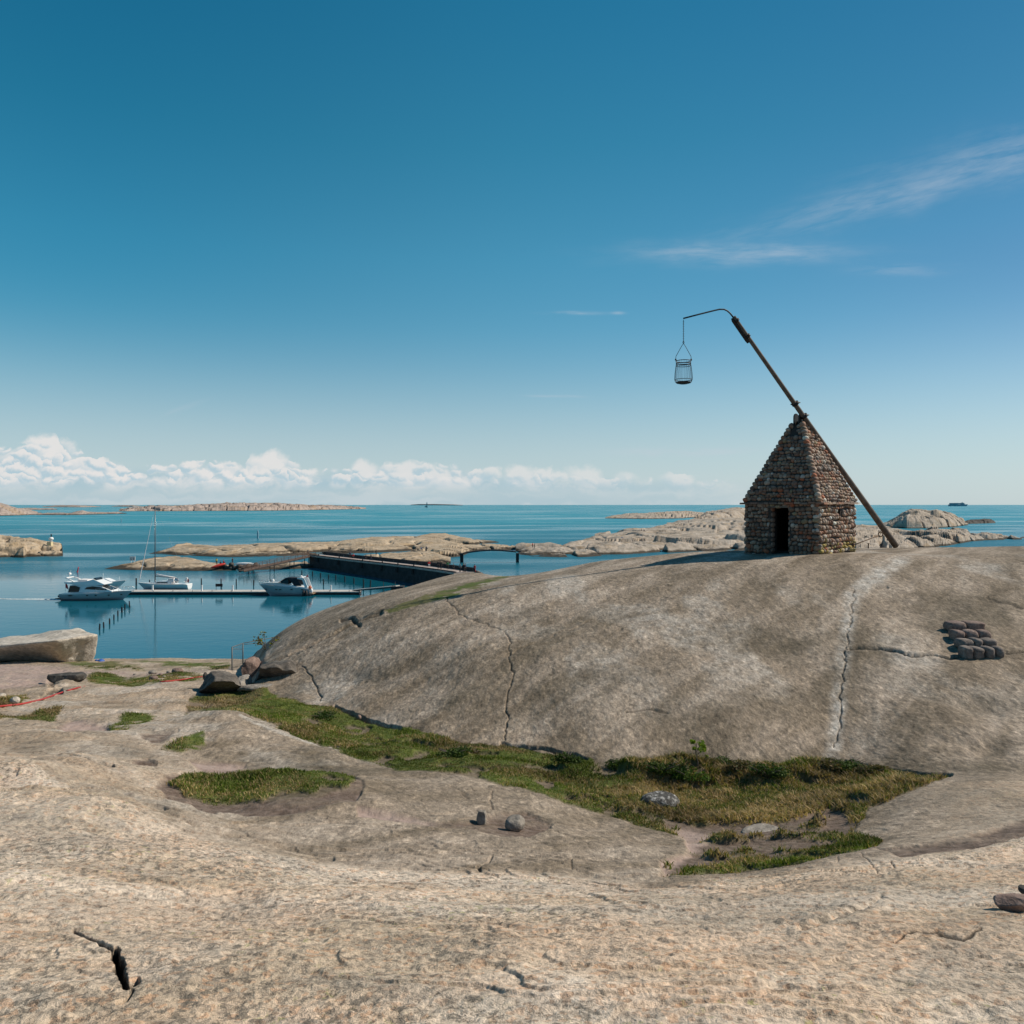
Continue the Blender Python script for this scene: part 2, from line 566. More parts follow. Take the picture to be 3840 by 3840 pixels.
def granite_mat():
    m, nt = new_mat('granite_ground')
    pos = nt.n('NewGeometry').outputs['Position']
    A = nt.n('Attribute', attribute_name='masks')
    sp = nt.n('SeparateColor', {0: A.outputs['Color']})
    grass, soil, warm = sp.outputs
    crack = A.outputs['Alpha']
    A2 = nt.n('Attribute', attribute_name='masks2')
    s2 = nt.n('SeparateColor', {0: A2.outputs['Color']})
    vein, lich_dark, dry = s2.outputs
    big = nt.noise(pos, 0.30, 5, 0.6, 0.4)
    mid = nt.noise(pos, 2.2, 5, 0.65, 0.3)
    gp = nt.mapping(pos, scale=(1.0, 0.45, 1.0))
    fine = nt.noise(gp, 17.0, 4, 0.75)
    grain = nt.noise(gp, 70.0, 3, 0.8)
    st = nt.mapping(nt.mapping(pos, rot=(0, 0, R(-52))), scale=(0.16, 0.85, 1.0))
    streak = nt.noise(st, 1.0, 6, 0.62, 0.5)
    # smooth grey-brown rock
    g = nt.ramp(streak, [(0.30, (0.150, 0.118, 0.084)), (0.44, (0.245, 0.200, 0.150)), (0.56, (0.365, 0.305, 0.245)), (0.70, (0.54, 0.465, 0.39))])
    g = nt.mix(nt.smooth(big, 0.35, 0.65, 0.0, 0.25), g, (0.30, 0.25, 0.192, 1))
    med = nt.noise(gp, 7.5, 5, 0.75, 0.6)
    gs = nt.ramp(nt.math('ADD', nt.math('MULTIPLY', med, 0.45), nt.math('ADD', nt.math('MULTIPLY', fine, 0.35), nt.math('MULTIPLY', grain, 0.2))), [(0.37, 0.26), (0.46, 0.72), (0.54, 1.10), (0.62, 1.9)])
    g = nt.mix(1.0, g, gs, 'MULTIPLY')
    # coarse warm granite near the viewer
    gn = nt.mapping(pos, scale=(0.9, 0.8, 1.0))
    st2 = nt.mapping(nt.mapping(pos, rot=(0, 0, R(-12))), scale=(0.55, 1.0, 1.0))
    s3 = nt.noise(st2, 1.3, 7, 0.66, 0.6)
    wv = nt.ramp(s3, [(0.30, (0.31, 0.26, 0.20)), (0.45, (0.52, 0.425, 0.315)), (0.58, (0.63, 0.52, 0.40)), (0.72, (0.72, 0.63, 0.52))])
    pale = nt.smooth(nt.noise(nt.mapping(pos, scale=(0.5, 1.0, 1), loc=(3, 9, 0)), 0.55, 5, 0.6, 0.6), 0.48, 0.62)
    wv = nt.mix(nt.math('MULTIPLY', pale, 0.6), wv, (0.76, 0.68, 0.58, 1))
    pink = nt.noise(pos, 0.9, 4, 0.6)
    wv = nt.mix(nt.smooth(pink, 0.45, 0.62, 0.0, 0.38), wv, (0.62, 0.45, 0.32, 1))
    spk = nt.n('TexVoronoi', {'Vector': gn, 'Scale': 34.0, 'Randomness': 1.0}).outputs['Color']
    spk = nt.n('SeparateColor', {0: spk}).outputs[0]
    wv = nt.mix(nt.smooth(spk, 0.78, 0.9, 0.0, 0.5), wv, (0.52, 0.30, 0.17, 1))
    wv = nt.mix(nt.smooth(spk, 0.10, 0.22, 0.42, 0.0), wv, (0.22, 0.19, 0.16, 1))
    wn = nt.noise(gn, 24.0, 5, 0.8, 0.0)
    ws = nt.ramp(wn, [(0.34, 0.20), (0.42, 0.66), (0.50, 1.02), (0.64, 1.34)])
    wv = nt.mix(0.85, wv, ws, 'MULTIPLY')
    # black lichen specks and pale-green lichen films, in patches
    lbig = nt.smooth(nt.noise(nt.mapping(pos, scale=(0.6, 1.3, 1)), 0.8, 6, 0.65, 0.9), 0.46, 0.60)
    wv = nt.mix(nt.math('MULTIPLY', lbig, 0.42), wv, nt.mix(1.0, (0.34, 0.315, 0.27, 1), ws, 'MULTIPLY'))
    lsel = nt.smooth(nt.noise(pos, 0.75, 5, 0.65, 0.8), 0.44, 0.60)
    ln = nt.noise(gn, 17.0, 5, 0.75, 0.3)
    wv = nt.mix(nt.math('MULTIPLY', nt.math('MULTIPLY', nt.smooth(ln, 0.51, 0.58), lsel), 0.72), wv, (0.12, 0.11, 0.09, 1))
    gl = nt.noise(nt.mapping(gn, loc=(7, 3, 1)), 14.0, 5, 0.7, 0.2)
    gsel = nt.smooth(nt.noise(nt.mapping(pos, loc=(17, 3, 1)), 0.6, 3, 0.5), 0.5, 0.62)
    wv = nt.mix(nt.math('MULTIPLY', nt.math('MULTIPLY', nt.smooth(gl, 0.60, 0.66), gsel), 0.55), wv, (0.34, 0.36, 0.13, 1))
    rock = nt.mix(warm, g, wv)
    rock = nt.mix(1.0, rock, nt.mix(warm, (0.87, 0.83, 0.79, 1), (1.04, 0.99, 0.96, 1)), 'MULTIPLY')
    rock = nt.mix(nt.math('MULTIPLY', vein, nt.smooth(mid, 0.35, 0.6, 0.35, 1.0)), rock, nt.mix(1.0, (0.50, 0.46, 0.41, 1), gs, 'MULTIPLY'))
    rock = nt.mix(nt.math('MULTIPLY', lich_dark, 0.9), rock, nt.mix(1.0, (0.115, 0.092, 0.062, 1), gs, 'MULTIPLY'))
    # soil
    so_ = nt.ramp(nt.noise(pos, 9.0, 5, 0.7), [(0.3, (0.075, 0.052, 0.038)), (0.5, (0.14, 0.10, 0.078)), (0.7, (0.23, 0.175, 0.14))])
    pinkp = nt.ramp(nt.noise(pos, 5.0, 5, 0.7), [(0.3, (0.27, 0.195, 0.165)), (0.7, (0.42, 0.32, 0.275))])
    so_ = nt.mix(A2.outputs['Alpha'], so_, pinkp)
    c = nt.mix(soil, rock, so_)
    gr = nt.ramp(nt.noise(pos, 5.0, 5, 0.7), [(0.3, (0.040, 0.055, 0.012)), (0.5, (0.080, 0.105, 0.018)), (0.7, (0.135, 0.145, 0.03))])
    dr = nt.ramp(nt.noise(pos, 7.0, 5, 0.7), [(0.3, (0.09, 0.066, 0.035)), (0.6, (0.21, 0.16, 0.085))])
    gr = nt.mix(dry, gr, dr)
    c = nt.mix(grass, c, gr)
    c = nt.mix(crack, c, (0.030, 0.024, 0.018, 1))  # cracks, plus painted shade of the crevice and dome-foot undercut
    bh = nt.math('ADD', nt.math('MULTIPLY', fine, 0.5), nt.math('ADD', nt.math('MULTIPLY', grain, 0.16), nt.math('MULTIPLY', mid, 1.1)))
    wb = nt.math('ADD', nt.math('MULTIPLY', wn, 0.45), nt.math('ADD', nt.math('MULTIPLY', mid, 1.1), nt.math('MULTIPLY', nt.noise(gn, 75.0, 3, 0.7), 0.12)))
    bh = nt.mix(warm, bh, wb)
    bs = nt.math('ADD', 0.62, nt.math('MULTIPLY', warm, 0.3))
    nrm = nt.n('Bump', {'Height': bh, 'Distance': 0.055, 'Strength': bs}).outputs[0]
    finish(nt, c, 0.9, None, extra={'Normal': nrm}, spec=0.25)
    return m


def rock_mat(name, lo, mid_, hi, tide=True, scale=1.0, tidez=0.55):
    m, nt = new_mat(name)
    pos = nt.n('NewGeometry').outputs['Position']
    z = nt.n('SeparateXYZ', {0: pos}).outputs[2]
    n1 = nt.noise(pos, 0.16 * scale, 6, 0.65, 0.6)
    n2 = nt.noise(nt.mapping(pos, scale=(0.25, 0.5, 2.5)), 0.8 * scale, 5, 0.6, 0.5)
    f = nt.math('ADD', nt.math('MULTIPLY', n1, 0.6), nt.math('MULTIPLY', n2, 0.4))
    c = nt.ramp(f, [(0.34, lo), (0.5, mid_), (0.66, hi)])
    ds = nt.noise(pos, 0.9 * scale, 5, 0.7)
    c = nt.mix(nt.smooth(ds, 0.55, 0.68, 0.0, 0.55), c, (0.10, 0.085, 0.07, 1))
    och = nt.noise(nt.mapping(pos, loc=(31, 5, 2)), 0.10 * scale, 4, 0.6)
    c = nt.mix(nt.smooth(och, 0.55, 0.65, 0.0, 0.4), c, (0.34, 0.22, 0.10, 1))
    if tide:
        edge = nt.math('ADD', z, nt.math('MULTIPLY', nt.math('SUBTRACT', n1, 0.5), 1.6))
        c = nt.mix(nt.smooth(edge, tidez * 0.55, tidez * 1.25, 0.93, 0.0), c, (0.035, 0.027, 0.018, 1))
    finish(nt, c, 0.9, nt.noise(pos, 0.8 * scale, 6, 0.7), 0.5 / scale, 0.6, spec=0.25)
    return m


def stone_mat(name, c0, c1, c2, scale=8.0, b=0.03):
    m, nt = new_mat(name)
    p = nt.n('TexCoord').outputs['Object']
    n = nt.noise(p, scale, 6, 0.7, 0.3)
    n2 = nt.noise(p, scale * 5, 4, 0.7)
    c = nt.ramp(n, [(0.3, c0), (0.5, c1), (0.7, c2)])
    c = nt.mix(1.0, c, nt.ramp(n2, [(0.35, 0.7), (0.65, 1.25)]), 'MULTIPLY')
    finish(nt, c, 0.9, nt.math('ADD', n, nt.math('MULTIPLY', n2, 0.4)), b, 0.8, spec=0.25)
    return m


def tint_mat(name, rough=0.8, scale=14.0, bump=0.02, amp=0.35):
    """uses the per-stone or per-leaf colour of the mesh"""
    m, nt = new_mat(name)
    a = nt.n('Attribute', attribute_name='tint').outputs['Color']
    p = nt.n('NewGeometry').outputs['Position']
    n = nt.noise(p, scale, 5, 0.7)
    c = nt.mix(1.0, a, nt.ramp(n, [(0.3, 1 - amp), (0.7, 1 + amp)]), 'MULTIPLY')
    finish(nt, c, rough, n if bump else None, bump, 0.7, spec=0.3)
    return m


def leaf_mat(name):
    m, nt = new_mat(name)
    a = nt.n('Attribute', attribute_name='tint').outputs['Color']
    d = nt.n('BsdfPrincipled', {'Base Color': a, 'Roughness': 0.7, 'Specular IOR Level': 0.2})
    t = nt.n('BsdfTranslucent', {'Color': nt.mix(1.0, a, (1.1, 1.2, 0.6, 1), 'MULTIPLY')})
    s = nt.n('MixShader', {0: 0.3, 1: d.outputs[0], 2: t.outputs[0]})
    nt.n('OutputMaterial', {'Surface': s.outputs[0]})
    return m


def water_mat():
    m, nt = new_mat('sea_water')
    pos = nt.n('NewGeometry').outputs['Position']
    s = nt.n('SeparateXYZ', {0: pos})
    y = s.outputs[1]
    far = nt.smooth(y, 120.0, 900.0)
    # wind lanes: long slicks lying across the view
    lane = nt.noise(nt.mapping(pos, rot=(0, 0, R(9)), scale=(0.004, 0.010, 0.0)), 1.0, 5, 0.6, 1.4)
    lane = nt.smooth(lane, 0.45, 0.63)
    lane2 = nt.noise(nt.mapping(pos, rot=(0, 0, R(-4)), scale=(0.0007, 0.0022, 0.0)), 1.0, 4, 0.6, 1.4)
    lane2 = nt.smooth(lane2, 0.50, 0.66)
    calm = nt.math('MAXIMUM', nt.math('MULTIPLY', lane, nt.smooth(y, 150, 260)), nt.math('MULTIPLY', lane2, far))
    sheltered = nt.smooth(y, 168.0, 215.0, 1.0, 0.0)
    ruffled = nt.noise(nt.mapping(pos, scale=(0.03, 0.02, 0)), 1.0, 3)
    wave = nt.math('MULTIPLY', nt.math('SUBTRACT', 1.0, nt.math('MULTIPLY', calm, 0.8)), 1.0)
    stren = nt.math('ADD', nt.math('MULTIPLY', sheltered, 0.028), nt.math('MULTIPLY', nt.math('SUBTRACT', 1.0, sheltered), nt.math('MULTIPLY', wave, 0.42)))
    h1 = nt.noise(nt.mapping(pos, scale=(0.8, 1.2, 1)), 1.3, 4, 0.6)
    h2 = nt.noise(nt.mapping(pos, scale=(0.25, 0.5, 1)), 0.8, 3, 0.6)
    h = nt.math('ADD', nt.math('MULTIPLY', h1, 0.5), h2)
    bp = nt.n('Bump', {'Height': h, 'Distance': 1.0, 'Strength': stren}).outputs[0]
    rough = nt.math('ADD', 0.03, nt.math('MULTIPLY', nt.math('SUBTRACT', 1.0, sheltered), nt.math('ADD', 0.10, nt.math('MULTIPLY', wave, 0.22))))
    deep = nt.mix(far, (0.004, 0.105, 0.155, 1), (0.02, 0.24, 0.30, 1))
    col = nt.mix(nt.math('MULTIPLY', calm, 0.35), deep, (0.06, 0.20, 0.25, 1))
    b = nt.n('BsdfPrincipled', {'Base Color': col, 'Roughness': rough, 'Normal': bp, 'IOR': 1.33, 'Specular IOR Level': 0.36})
    nt.n('OutputMaterial', {'Surface': b.outputs[0]})
    return m


M = {}
M['ground'] = granite_mat()
M['water'] = water_mat()
M['isle_mid'] = rock_mat('island_rock', (0.20, 0.15, 0.10), (0.40, 0.31, 0.215), (0.52, 0.42, 0.31), scale=1.0, tidez=0.75)
M['isle_grey'] = rock_mat('headland_rock', (0.19, 0.155, 0.12), (0.37, 0.31, 0.25), (0.52, 0.45, 0.38), scale=0.9, tidez=0.8)
M['isle_far'] = rock_mat('far_rock', (0.17, 0.15, 0.13), (0.36, 0.29, 0.25), (0.46, 0.38, 0.33), scale=0.25, tidez=1.2)
M['boulder'] = stone_mat('pale_boulder', (0.30, 0.26, 0.21), (0.50, 0.44, 0.37), (0.62, 0.56, 0.48), 1.1, 0.12)
M['greystone'] = stone_mat('grey_stone', (0.16, 0.14, 0.12), (0.27, 0.24, 0.205), (0.36, 0.32, 0.28), 3.0, 0.05)
M['redstone'] = stone_mat('brown_slab', (0.13, 0.085, 0.07), (0.22, 0.155, 0.13), (0.30, 0.23, 0.20), 3.0, 0.04)
M['darkstone'] = stone_mat('dark_stone', (0.03, 0.028, 0.026), (0.075, 0.068, 0.06), (0.15, 0.135, 0.12), 2.0, 0.05)
M['cobble'] = tint_mat('cobblestones', 0.75, 16.0, 0.015, 0.3)
M['mortar'] = simple_mat('mortar', (0.060, 0.050, 0.042), 0.95, var=0.3, scale=9, bump=0.01)
M['inside'] = simple_mat('dark_floor', (0.02, 0.018, 0.016), 0.95, var=0.2)  # near-black colour of the hut floor
M['timber'] = simple_mat('old_timber', (0.115, 0.088, 0.07), 0.8, var=0.35, scale=4, bump=0.01)
M['iron'] = simple_mat('black_iron', (0.022, 0.022, 0.024), 0.55, 0.5, var=0.3, scale=12)
M['rust'] = simple_mat('rusty_iron', (0.10, 0.055, 0.03), 0.8, 0.2, var=0.4, scale=9)
M['gel'] = simple_mat('white_gelcoat', (0.80, 0.80, 0.79), 0.22, var=0.03)
M['gelshade'] = simple_mat('shaded_gelcoat', (0.36, 0.42, 0.45), 0.35, var=0.05)  # white hulls with their grey-blue side shade put into the colour
M['glass'] = simple_mat('tinted_glass', (0.012, 0.018, 0.022), 0.08, var=0.1)
M['canvas'] = simple_mat('dark_canvas', (0.018, 0.024, 0.034), 0.9, var=0.2)
M['steel'] = simple_mat('stainless_steel', (0.55, 0.56, 0.57), 0.3, 0.8, var=0.08)
M['alu'] = simple_mat('mast_aluminium', (0.10, 0.11, 0.12), 0.5, 0.3, var=0.1)
M['sail'] = simple_mat('sail_cloth', (0.74, 0.70, 0.69), 0.85, var=0.06)
M['rubber'] = simple_mat('black_rubber', (0.015, 0.015, 0.017), 0.6, var=0.2)
M['orange'] = simple_mat('orange_plastic', (0.55, 0.13, 0.05), 0.5, var=0.15)
M['red'] = simple_mat('red_plastic', (0.62, 0.045, 0.025), 0.5, var=0.12)
M['teak'] = simple_mat('teak', (0.26, 0.16, 0.09), 0.7, var=0.2)
M['flag_red'] = simple_mat('flag_red', (0.45, 0.02, 0.04), 0.8, var=0.08)
M['flag_white'] = simple_mat('flag_white', (0.7, 0.7, 0.7), 0.8, var=0.05)
M['flag_blue'] = simple_mat('flag_blue', (0.02, 0.03, 0.16), 0.8, var=0.08)
M['concrete'] = simple_mat('pale_concrete', (0.50, 0.46, 0.42), 0.9, var=0.15, scale=1.2, bump=0.01)
M['walkway'] = simple_mat('walkway_concrete', (0.40, 0.32, 0.275), 0.9, var=0.2, scale=0.6, bump=0.01)
M['darkwall'] = simple_mat('dark_wall', (0.022, 0.021, 0.023), 0.85, var=0.6, scale=0.7, bump=0.05)  # near-black colour for walls and footings
M['darkfloat'] = simple_mat('dark_float', (0.035, 0.03, 0.03), 0.8, var=0.4, scale=1.0)
M['pile'] = simple_mat('tarred_pile', (0.014, 0.015, 0.018), 0.8, var=0.4, scale=3)
M['wood_brown'] = simple_mat('brown_wood', (0.14, 0.085, 0.06), 0.85, var=0.25, scale=2)
M['white'] = simple_mat('white_paint', (0.8, 0.8, 0.78), 0.6, var=0.05)
M['yellowish'] = simple_mat('yellowed_concrete', (0.60, 0.50, 0.30), 0.8, var=0.15)
M['blue'] = simple_mat('blue_tarp', (0.03, 0.10, 0.36), 0.6, var=0.25)
M['leaf'] = leaf_mat('leaves')
M['bark'] = simple_mat('bark', (0.11, 0.085, 0.065), 0.9, var=0.3, scale=12, bump=0.01)
M['ship'] = simple_mat('haze_blue', (0.16, 0.30, 0.38), 0.7, var=0.1, scale=0.05)  # distance haze put into the colour of the far ship and marks
M['ship2'] = simple_mat('haze_grey', (0.22, 0.34, 0.40), 0.7, var=0.15, scale=0.05)
M['foam'] = simple_mat('foam', (0.62, 0.66, 0.66), 0.9, var=0.2, scale=2)
M['skin'] = simple_mat('skin', (0.45, 0.27, 0.19), 0.6, var=0.05)
M['hair'] = simple_mat('hair', (0.06, 0.04, 0.03), 0.8, var=0.1)

# ================================================================== THE GROUND
CX = [-900, 0, 300, 600, 900, 1000, 1200, 1500, 1750, 1900, 2300, 2700, 3100, 3500, 3840, 4700]
T = {   # feature lines, near to far: (photo row, distance) at every column in CX
 1: [(3840, 2.9)] * 16,
 2: [(3600, 3.65)] * 16,
 3: [(3330, 4.6), (3350, 4.6), (3370, 4.6), (3390, 4.7), (3400, 4.8), (3400, 4.8), (3400, 4.8), (3400, 4.8), (3405, 4.8), (3410, 4.8), (3410, 4.8), (3410, 4.8), (3400, 4.8), (3380, 4.9), (3360, 5.0), (3340, 5.1)],
 4: [(2880, 8.4), (2950, 8.0), (2985, 7.8), (3070, 7.4), (3160, 7.0), (3185, 6.95), (3225, 6.9), (3240, 7.0), (3252, 7.0), (3260, 7.0), (3285, 6.9), (3290, 6.8), (3225, 7.2), (3150, 7.6), (3095, 8.0), (3000, 8.6)],
 5: [(2800, 11.0), (2850, 10.5), (2880, 10.2), (2970, 9.4), (3050, 9.0), (3056, 9.0), (3060, 9.1), (3090, 9.0), (3100, 9.0), (3110, 9.0), (3170, 8.9), (3230, 8.2), (3190, 8.6), (3100, 9.2), (3045, 9.4), (2970, 10.0)],
 6: [(2770, 13.0), (2790, 12.5), (2800, 12.2), (2900, 11.0), (2890, 11.6), (2888, 11.7), (2890, 11.8), (2950, 11.2), (3010, 10.6), (3040, 10.4), (3110, 10.4), (3130, 10.4), (3080, 10.9), (3020, 10.6), (2990, 10.4), (2930, 11.0)],
 7: [(2740, 14.5), (2745, 14.2), (2740, 14.5), (2750, 14.4), (2705, 16.5), (2718, 16.4), (2780, 15.2), (2860, 13.8), (2905, 12.9), (2945, 12.4), (3020, 12.0), (3040, 12.0), (3000, 12.4), (2950, 12.0), (2930, 11.8), (2880, 12.4)],
 8: [(2670, 18.0), (2680, 17.5), (2690, 17.0), (2690, 17.5), (2640, 21.0), (2605, 22.3), (2655, 20.2), (2735, 17.8), (2775, 16.7), (2795, 16.3), (2865, 15.0), (2890, 14.8), (2880, 15.0), (2905, 13.6), (2870, 13.6), (2820, 14.2)],
 9: [(2600, 22.0), (2600, 22.0), (2600, 22.0), (2610, 21.5), (2590, 24.0), (2540, 24.3), (2560, 22.5), (2580, 20.5), (2585, 19.4), (2590, 19.0), (2600, 18.2), (2600, 18.0), (2580, 18.2), (2620, 17.3), (2640, 16.8), (2640, 17.0)],
 10: [(2540, 28.0), (2540, 28.0), (2540, 28.0), (2545, 27.5), (2540, 28.0), (2480, 26.0), (2420, 25.8), (2360, 25.0), (2345, 24.3), (2340, 24.0), (2320, 23.5), (2290, 23.5), (2270, 23.5), (2290, 23.0), (2310, 22.5), (2320, 22.5)],
 11: [(2495, 35.0), (2495, 35.0), (2495, 35.0), (2490, 36.0), (2492, 35.0), (2442, 28.0), (2340, 28.5), (2245, 29.0), (2205, 29.5), (2192, 29.0), (2148, 29.5), (2108, 29.5), (2080, 30.0), (2085, 29.5), (2090, 29.0), (2095, 29.0)],
 12: [(2480, 40.0), (2477, 40.0), (2474, 40.0), (2470, 41.0), (2475, 40.0), (2415, 30.0), (2297, 31.5), (2208, 33.0), (2146, 38.0), (2158, 35.0), (2097, 33.5), (2064, 34.0), (2056, 35.0), (2057, 35.0), (2055, 35.0), (2050, 36.0)],
}


def build_ground():
    NK = 12
    ncx = len(CX)
    Yk = np.zeros((NK + 4, ncx))
    Zk = np.zeros((NK + 4, ncx))
    for k in range(1, NK + 1):
        for i in range(ncx):
            py, Y = T[k][i]
            Yk[k + 1, i] = Y
            Zk[k + 1, i] = H - (fixy(CX[i], py) - HOR) / F * Y
    Yk[0], Zk[0] = -7.0, H - 2.3
    Yk[1], Zk[1] = 0.4, H - 1.70
    Yk[NK + 2] = Yk[NK + 1] + 5.0
    Zk[NK + 2] = Zk[NK + 1] - 1.3
    Yk[NK + 3] = Yk[NK + 1] + 19.0
    Zk[NK + 3] = -1.5
    cols = np.concatenate([np.linspace(-9000, -950, 30), np.linspace(-900, -80, 60), np.linspace(-70, 3910, 1250), np.linspace(3930, 4700, 60), np.linspace(4800, 13000, 30)])
    cq = np.clip(cols, CX[0], CX[-1])
    Yc = pchip(CX, Yk.T, cq).T        # (K, ncols)
    Zc = pchip(CX, Zk.T, cq).T
    segs = [14, 26, 90, 95, 150, 85, 90, 90, 100, 130, 130, 80, 50, 24, 14]
    ks = np.concatenate([np.linspace(i, i + 1, n, endpoint=False) for i, n in enumerate(segs)] + [[len(segs)]])
    Y = pchip(np.arange(NK + 4), Yc, ks)
    Z = pchip(np.arange(NK + 4), Zc, ks)
    PX = np.broadcast_to(cols[None, :], Y.shape)
    X = (PX - 1920) / F * np.maximum(Y, 1.6)
    Ysafe = np.maximum(Y, 1.0)
    PY = HOR + (H - Z) / Ysafe * F
    # ---- masks, with ragged edges
    wx = PX + 16 * fbm(X * 1.3, Y * 1.3, 3, 3) * np.clip(9 / Ysafe + .35, 0.3, 1.3) + 7 * fbm(X * 6, Y * 6, 3, 5)
    wy = PY + 9 * fbm(X * 1.3, Y * 1.3, 3, 4) * np.clip(9 / Ysafe + .35, 0.3, 1.3) + 4 * fbm(X * 6, Y * 6, 3, 6)

    def area(polys, soft=6.0, x=wx, y=wy):
        m = np.zeros(X.shape)
        for p in polys:
            m = np.maximum(m, sstep(-soft, soft, poly_sd(x, y, p)))
        return m
    trough = [(690, 2680), (715, 2615), (850, 2590), (985, 2575), (1010, 2600), (1130, 2640), (1250, 2655), (1350, 2690), (1700, 2778), (1900, 2798), (2100, 2835), (2300, 2868), (2700, 2885), (3100, 2875), (3250, 2885), (3550, 2912), (3480, 2965), (3250, 3040), (3205, 3130), (3300, 3150), (3240, 3190), (3000, 3240), (2800, 3268), (2470, 3290), (2500, 3230), (2590, 3190), (2560, 3140), (2300, 3060), (2150, 3020), (1950, 2955), (1500, 2880), (1350, 2820), (1200, 2772), (1000, 2705), (860, 2685)]
    oval = [(640, 2930), (750, 2905), (900, 2897), (1100, 2892), (1250, 2892), (1325, 2930), (1300, 2972), (1200, 3000), (1000, 3010), (800, 2990), (700, 2962)]
    grass = area([trough, oval,
                  [(405, 2718), (460, 2697), (540, 2690), (580, 2699), (520, 2724), (440, 2735)],
                  [(600, 2790), (690, 2765), (760, 2748), (772, 2785), (680, 2803)],
                  [(-300, 2590), (100, 2590), (105, 2620), (60, 2648), (-300, 2655)],
                  [(-300, 2660), (100, 2680), (235, 2663), (200, 2702), (100, 2708), (-300, 2690)],
                  [(230, 2482), (320, 2477), (540, 2503), (400, 2508), (300, 2500)],
                  [(-300, 2462), (100, 2462), (130, 2480), (-300, 2478)],
                  [(320, 2545), (370, 2530), (480, 2540), (560, 2535), (650, 2530), (800, 2540), (720, 2552), (580, 2560), (420, 2566), (350, 2560)],
                  [(480, 2487), (500, 2482), (860, 2494), (860, 2505), (700, 2503)]], 5)
    back = area([[(1440, 2292), (1600, 2228), (1750, 2190), (1850, 2168), (1905, 2155), (1915, 2163), (1700, 2232), (1560, 2275), (1460, 2300)]], 4)
    grass = np.maximum(grass, back)
    slab = area([[(2795, 3125), (2830, 3098), (2920, 3080), (2940, 3088), (2920, 3110), (2850, 3130)]], 4)
    grass = grass * (1 - slab)
    grass = grass * (1 - 0.8 * sstep(0.18, 0.34, fbm(X * 1.7, Y * 1.7, 4, 43)) * (poly_sd(PX, PY, trough) < 90))
    soil = area([[(2350, 3040), (2600, 3075), (2900, 3085), (3120, 3030), (3200, 3060), (3180, 3105), (3000, 3130), (2850, 3165), (2730, 3210), (2500, 3292), (2480, 3230), (2590, 3190), (2560, 3140)],
                 [(585, 2945), (640, 2918), (900, 2885), (1250, 2882), (1340, 2905), (1368, 2972), (1330, 3025), (1150, 3058), (900, 3058), (750, 3042), (650, 3000)],
                 [(520, 2757), (560, 2740), (665, 2737), (620, 2770), (560, 2777)],
                 [(3290, 3185), (3450, 3165), (3850, 3075), (4300, 3000), (4300, 3060), (3850, 3125), (3650, 3190), (3400, 3212)],
                 [(1560, 3085), (1760, 3074), (1850, 3043), (1980, 3045), (2065, 3090), (2000, 3128), (1880, 3130), (1790, 3104), (1650, 3100)],
                 [(1340, 3040), (1640, 3080), (1640, 3100), (1340, 3070)],
                 [(720, 2830), (920, 2835), (925, 2870), (860, 2885), (760, 2885), (720, 2860)],
                 [(270, 2700), (400, 2712), (440, 2738), (360, 2745), (220, 2722)],
                 [(-400, 2490), (100, 2492), (300, 2508), (560, 2515), (860, 2508), (880, 2520), (600, 2530), (300, 2535), (160, 2570), (-400, 2605)],
                 [(510, 2862), (560, 2845), (595, 2866), (560, 2880)]], 7)
    pinkp = area([[(-400, 2480), (100, 2480), (300, 2500), (900, 2500), (880, 2525), (600, 2532), (300, 2540), (160, 2575), (-400, 2615)], [(270, 2690), (400, 2702), (450, 2745), (360, 2755), (220, 2732)],
                  [(720, 2830), (920, 2835), (925, 2870), (860, 2885), (760, 2885), (720, 2860)], [(2480, 3090), (2600, 3100), (2720, 3130), (2620, 3180), (2480, 3280)], [(1340, 3000), (1640, 3080), (1640, 3100), (1340, 3070)]], 14)
    # worn brown soil shows through the grass
    wear = np.clip(area([[(2490, 3200), (2800, 3140), (3050, 3080), (3230, 3080), (3200, 3130), (3000, 3190), (2750, 3235), (2480, 3285)], [(2350, 3040), (2600, 3075), (2900, 3085), (3120, 3030), (3200, 3060), (3180, 3105), (3000, 3130), (2850, 3165), (2730, 3210), (2500, 3292), (2440, 3292), (2560, 3140)]], 12), 0, 1)
    grass = grass * (1 - 0.95 * wear * sstep(-0.75, -0.15, fbm(X * 2.2, Y * 3.2, 4, 41)))
    soil = np.clip(soil * (1 - slab), 0, 1)
    soil = soil * (0.55 + 0.45 * sstep(-0.5, 0.1, fbm(X * 2.5, Y * 2.5, 4, 8)))
    soil = np.maximum(soil, area([trough, oval], 9) * 0.98)
    # line between the coarse warm rock and the smooth grey rock
    bl = np.interp(PX, [-900, 0, 300, 600, 900, 1200, 1500, 1900, 2300, 2500, 2900, 3300, 3840, 4700], [2800, 2860, 2960, 3060, 3180, 3235, 3260, 3270, 3290, 3305, 3268, 3212, 3120, 3030])
    warm = sstep(-14, 22, PY + 22 * fbm(X * .8, Y * .8, 4, 11) - bl)
    leftlight = sstep(1300, 500, PX) * (1 - sstep(2900, 2960, PY) * 0) * (PY > 2460)
    warm = np.maximum(warm, leftlight * 0.42 * (0.5 + 0.9 * vnoise(X * .5, Y * .9, 14)) * (PY > 2400))
    warm = np.where((PX > 3400) & (PY > 2950), np.maximum(warm, 0.4 * sstep(3400, 3700, PX)), warm)
    hump = area([[(720, 2790), (760, 2720), (900, 2700), (1200, 2772), (1500, 2860), (1950, 2945), (2300, 3040), (2560, 3140), (2590, 3190), (2450, 3260), (2000, 3240), (1600, 3080), (1360, 2980), (1300, 2890), (950, 2880)]], 16)
    warm = warm * (1 - hump * 0.85)
    vein = np.zeros(X.shape)
    lich_dark = np.zeros(X.shape)
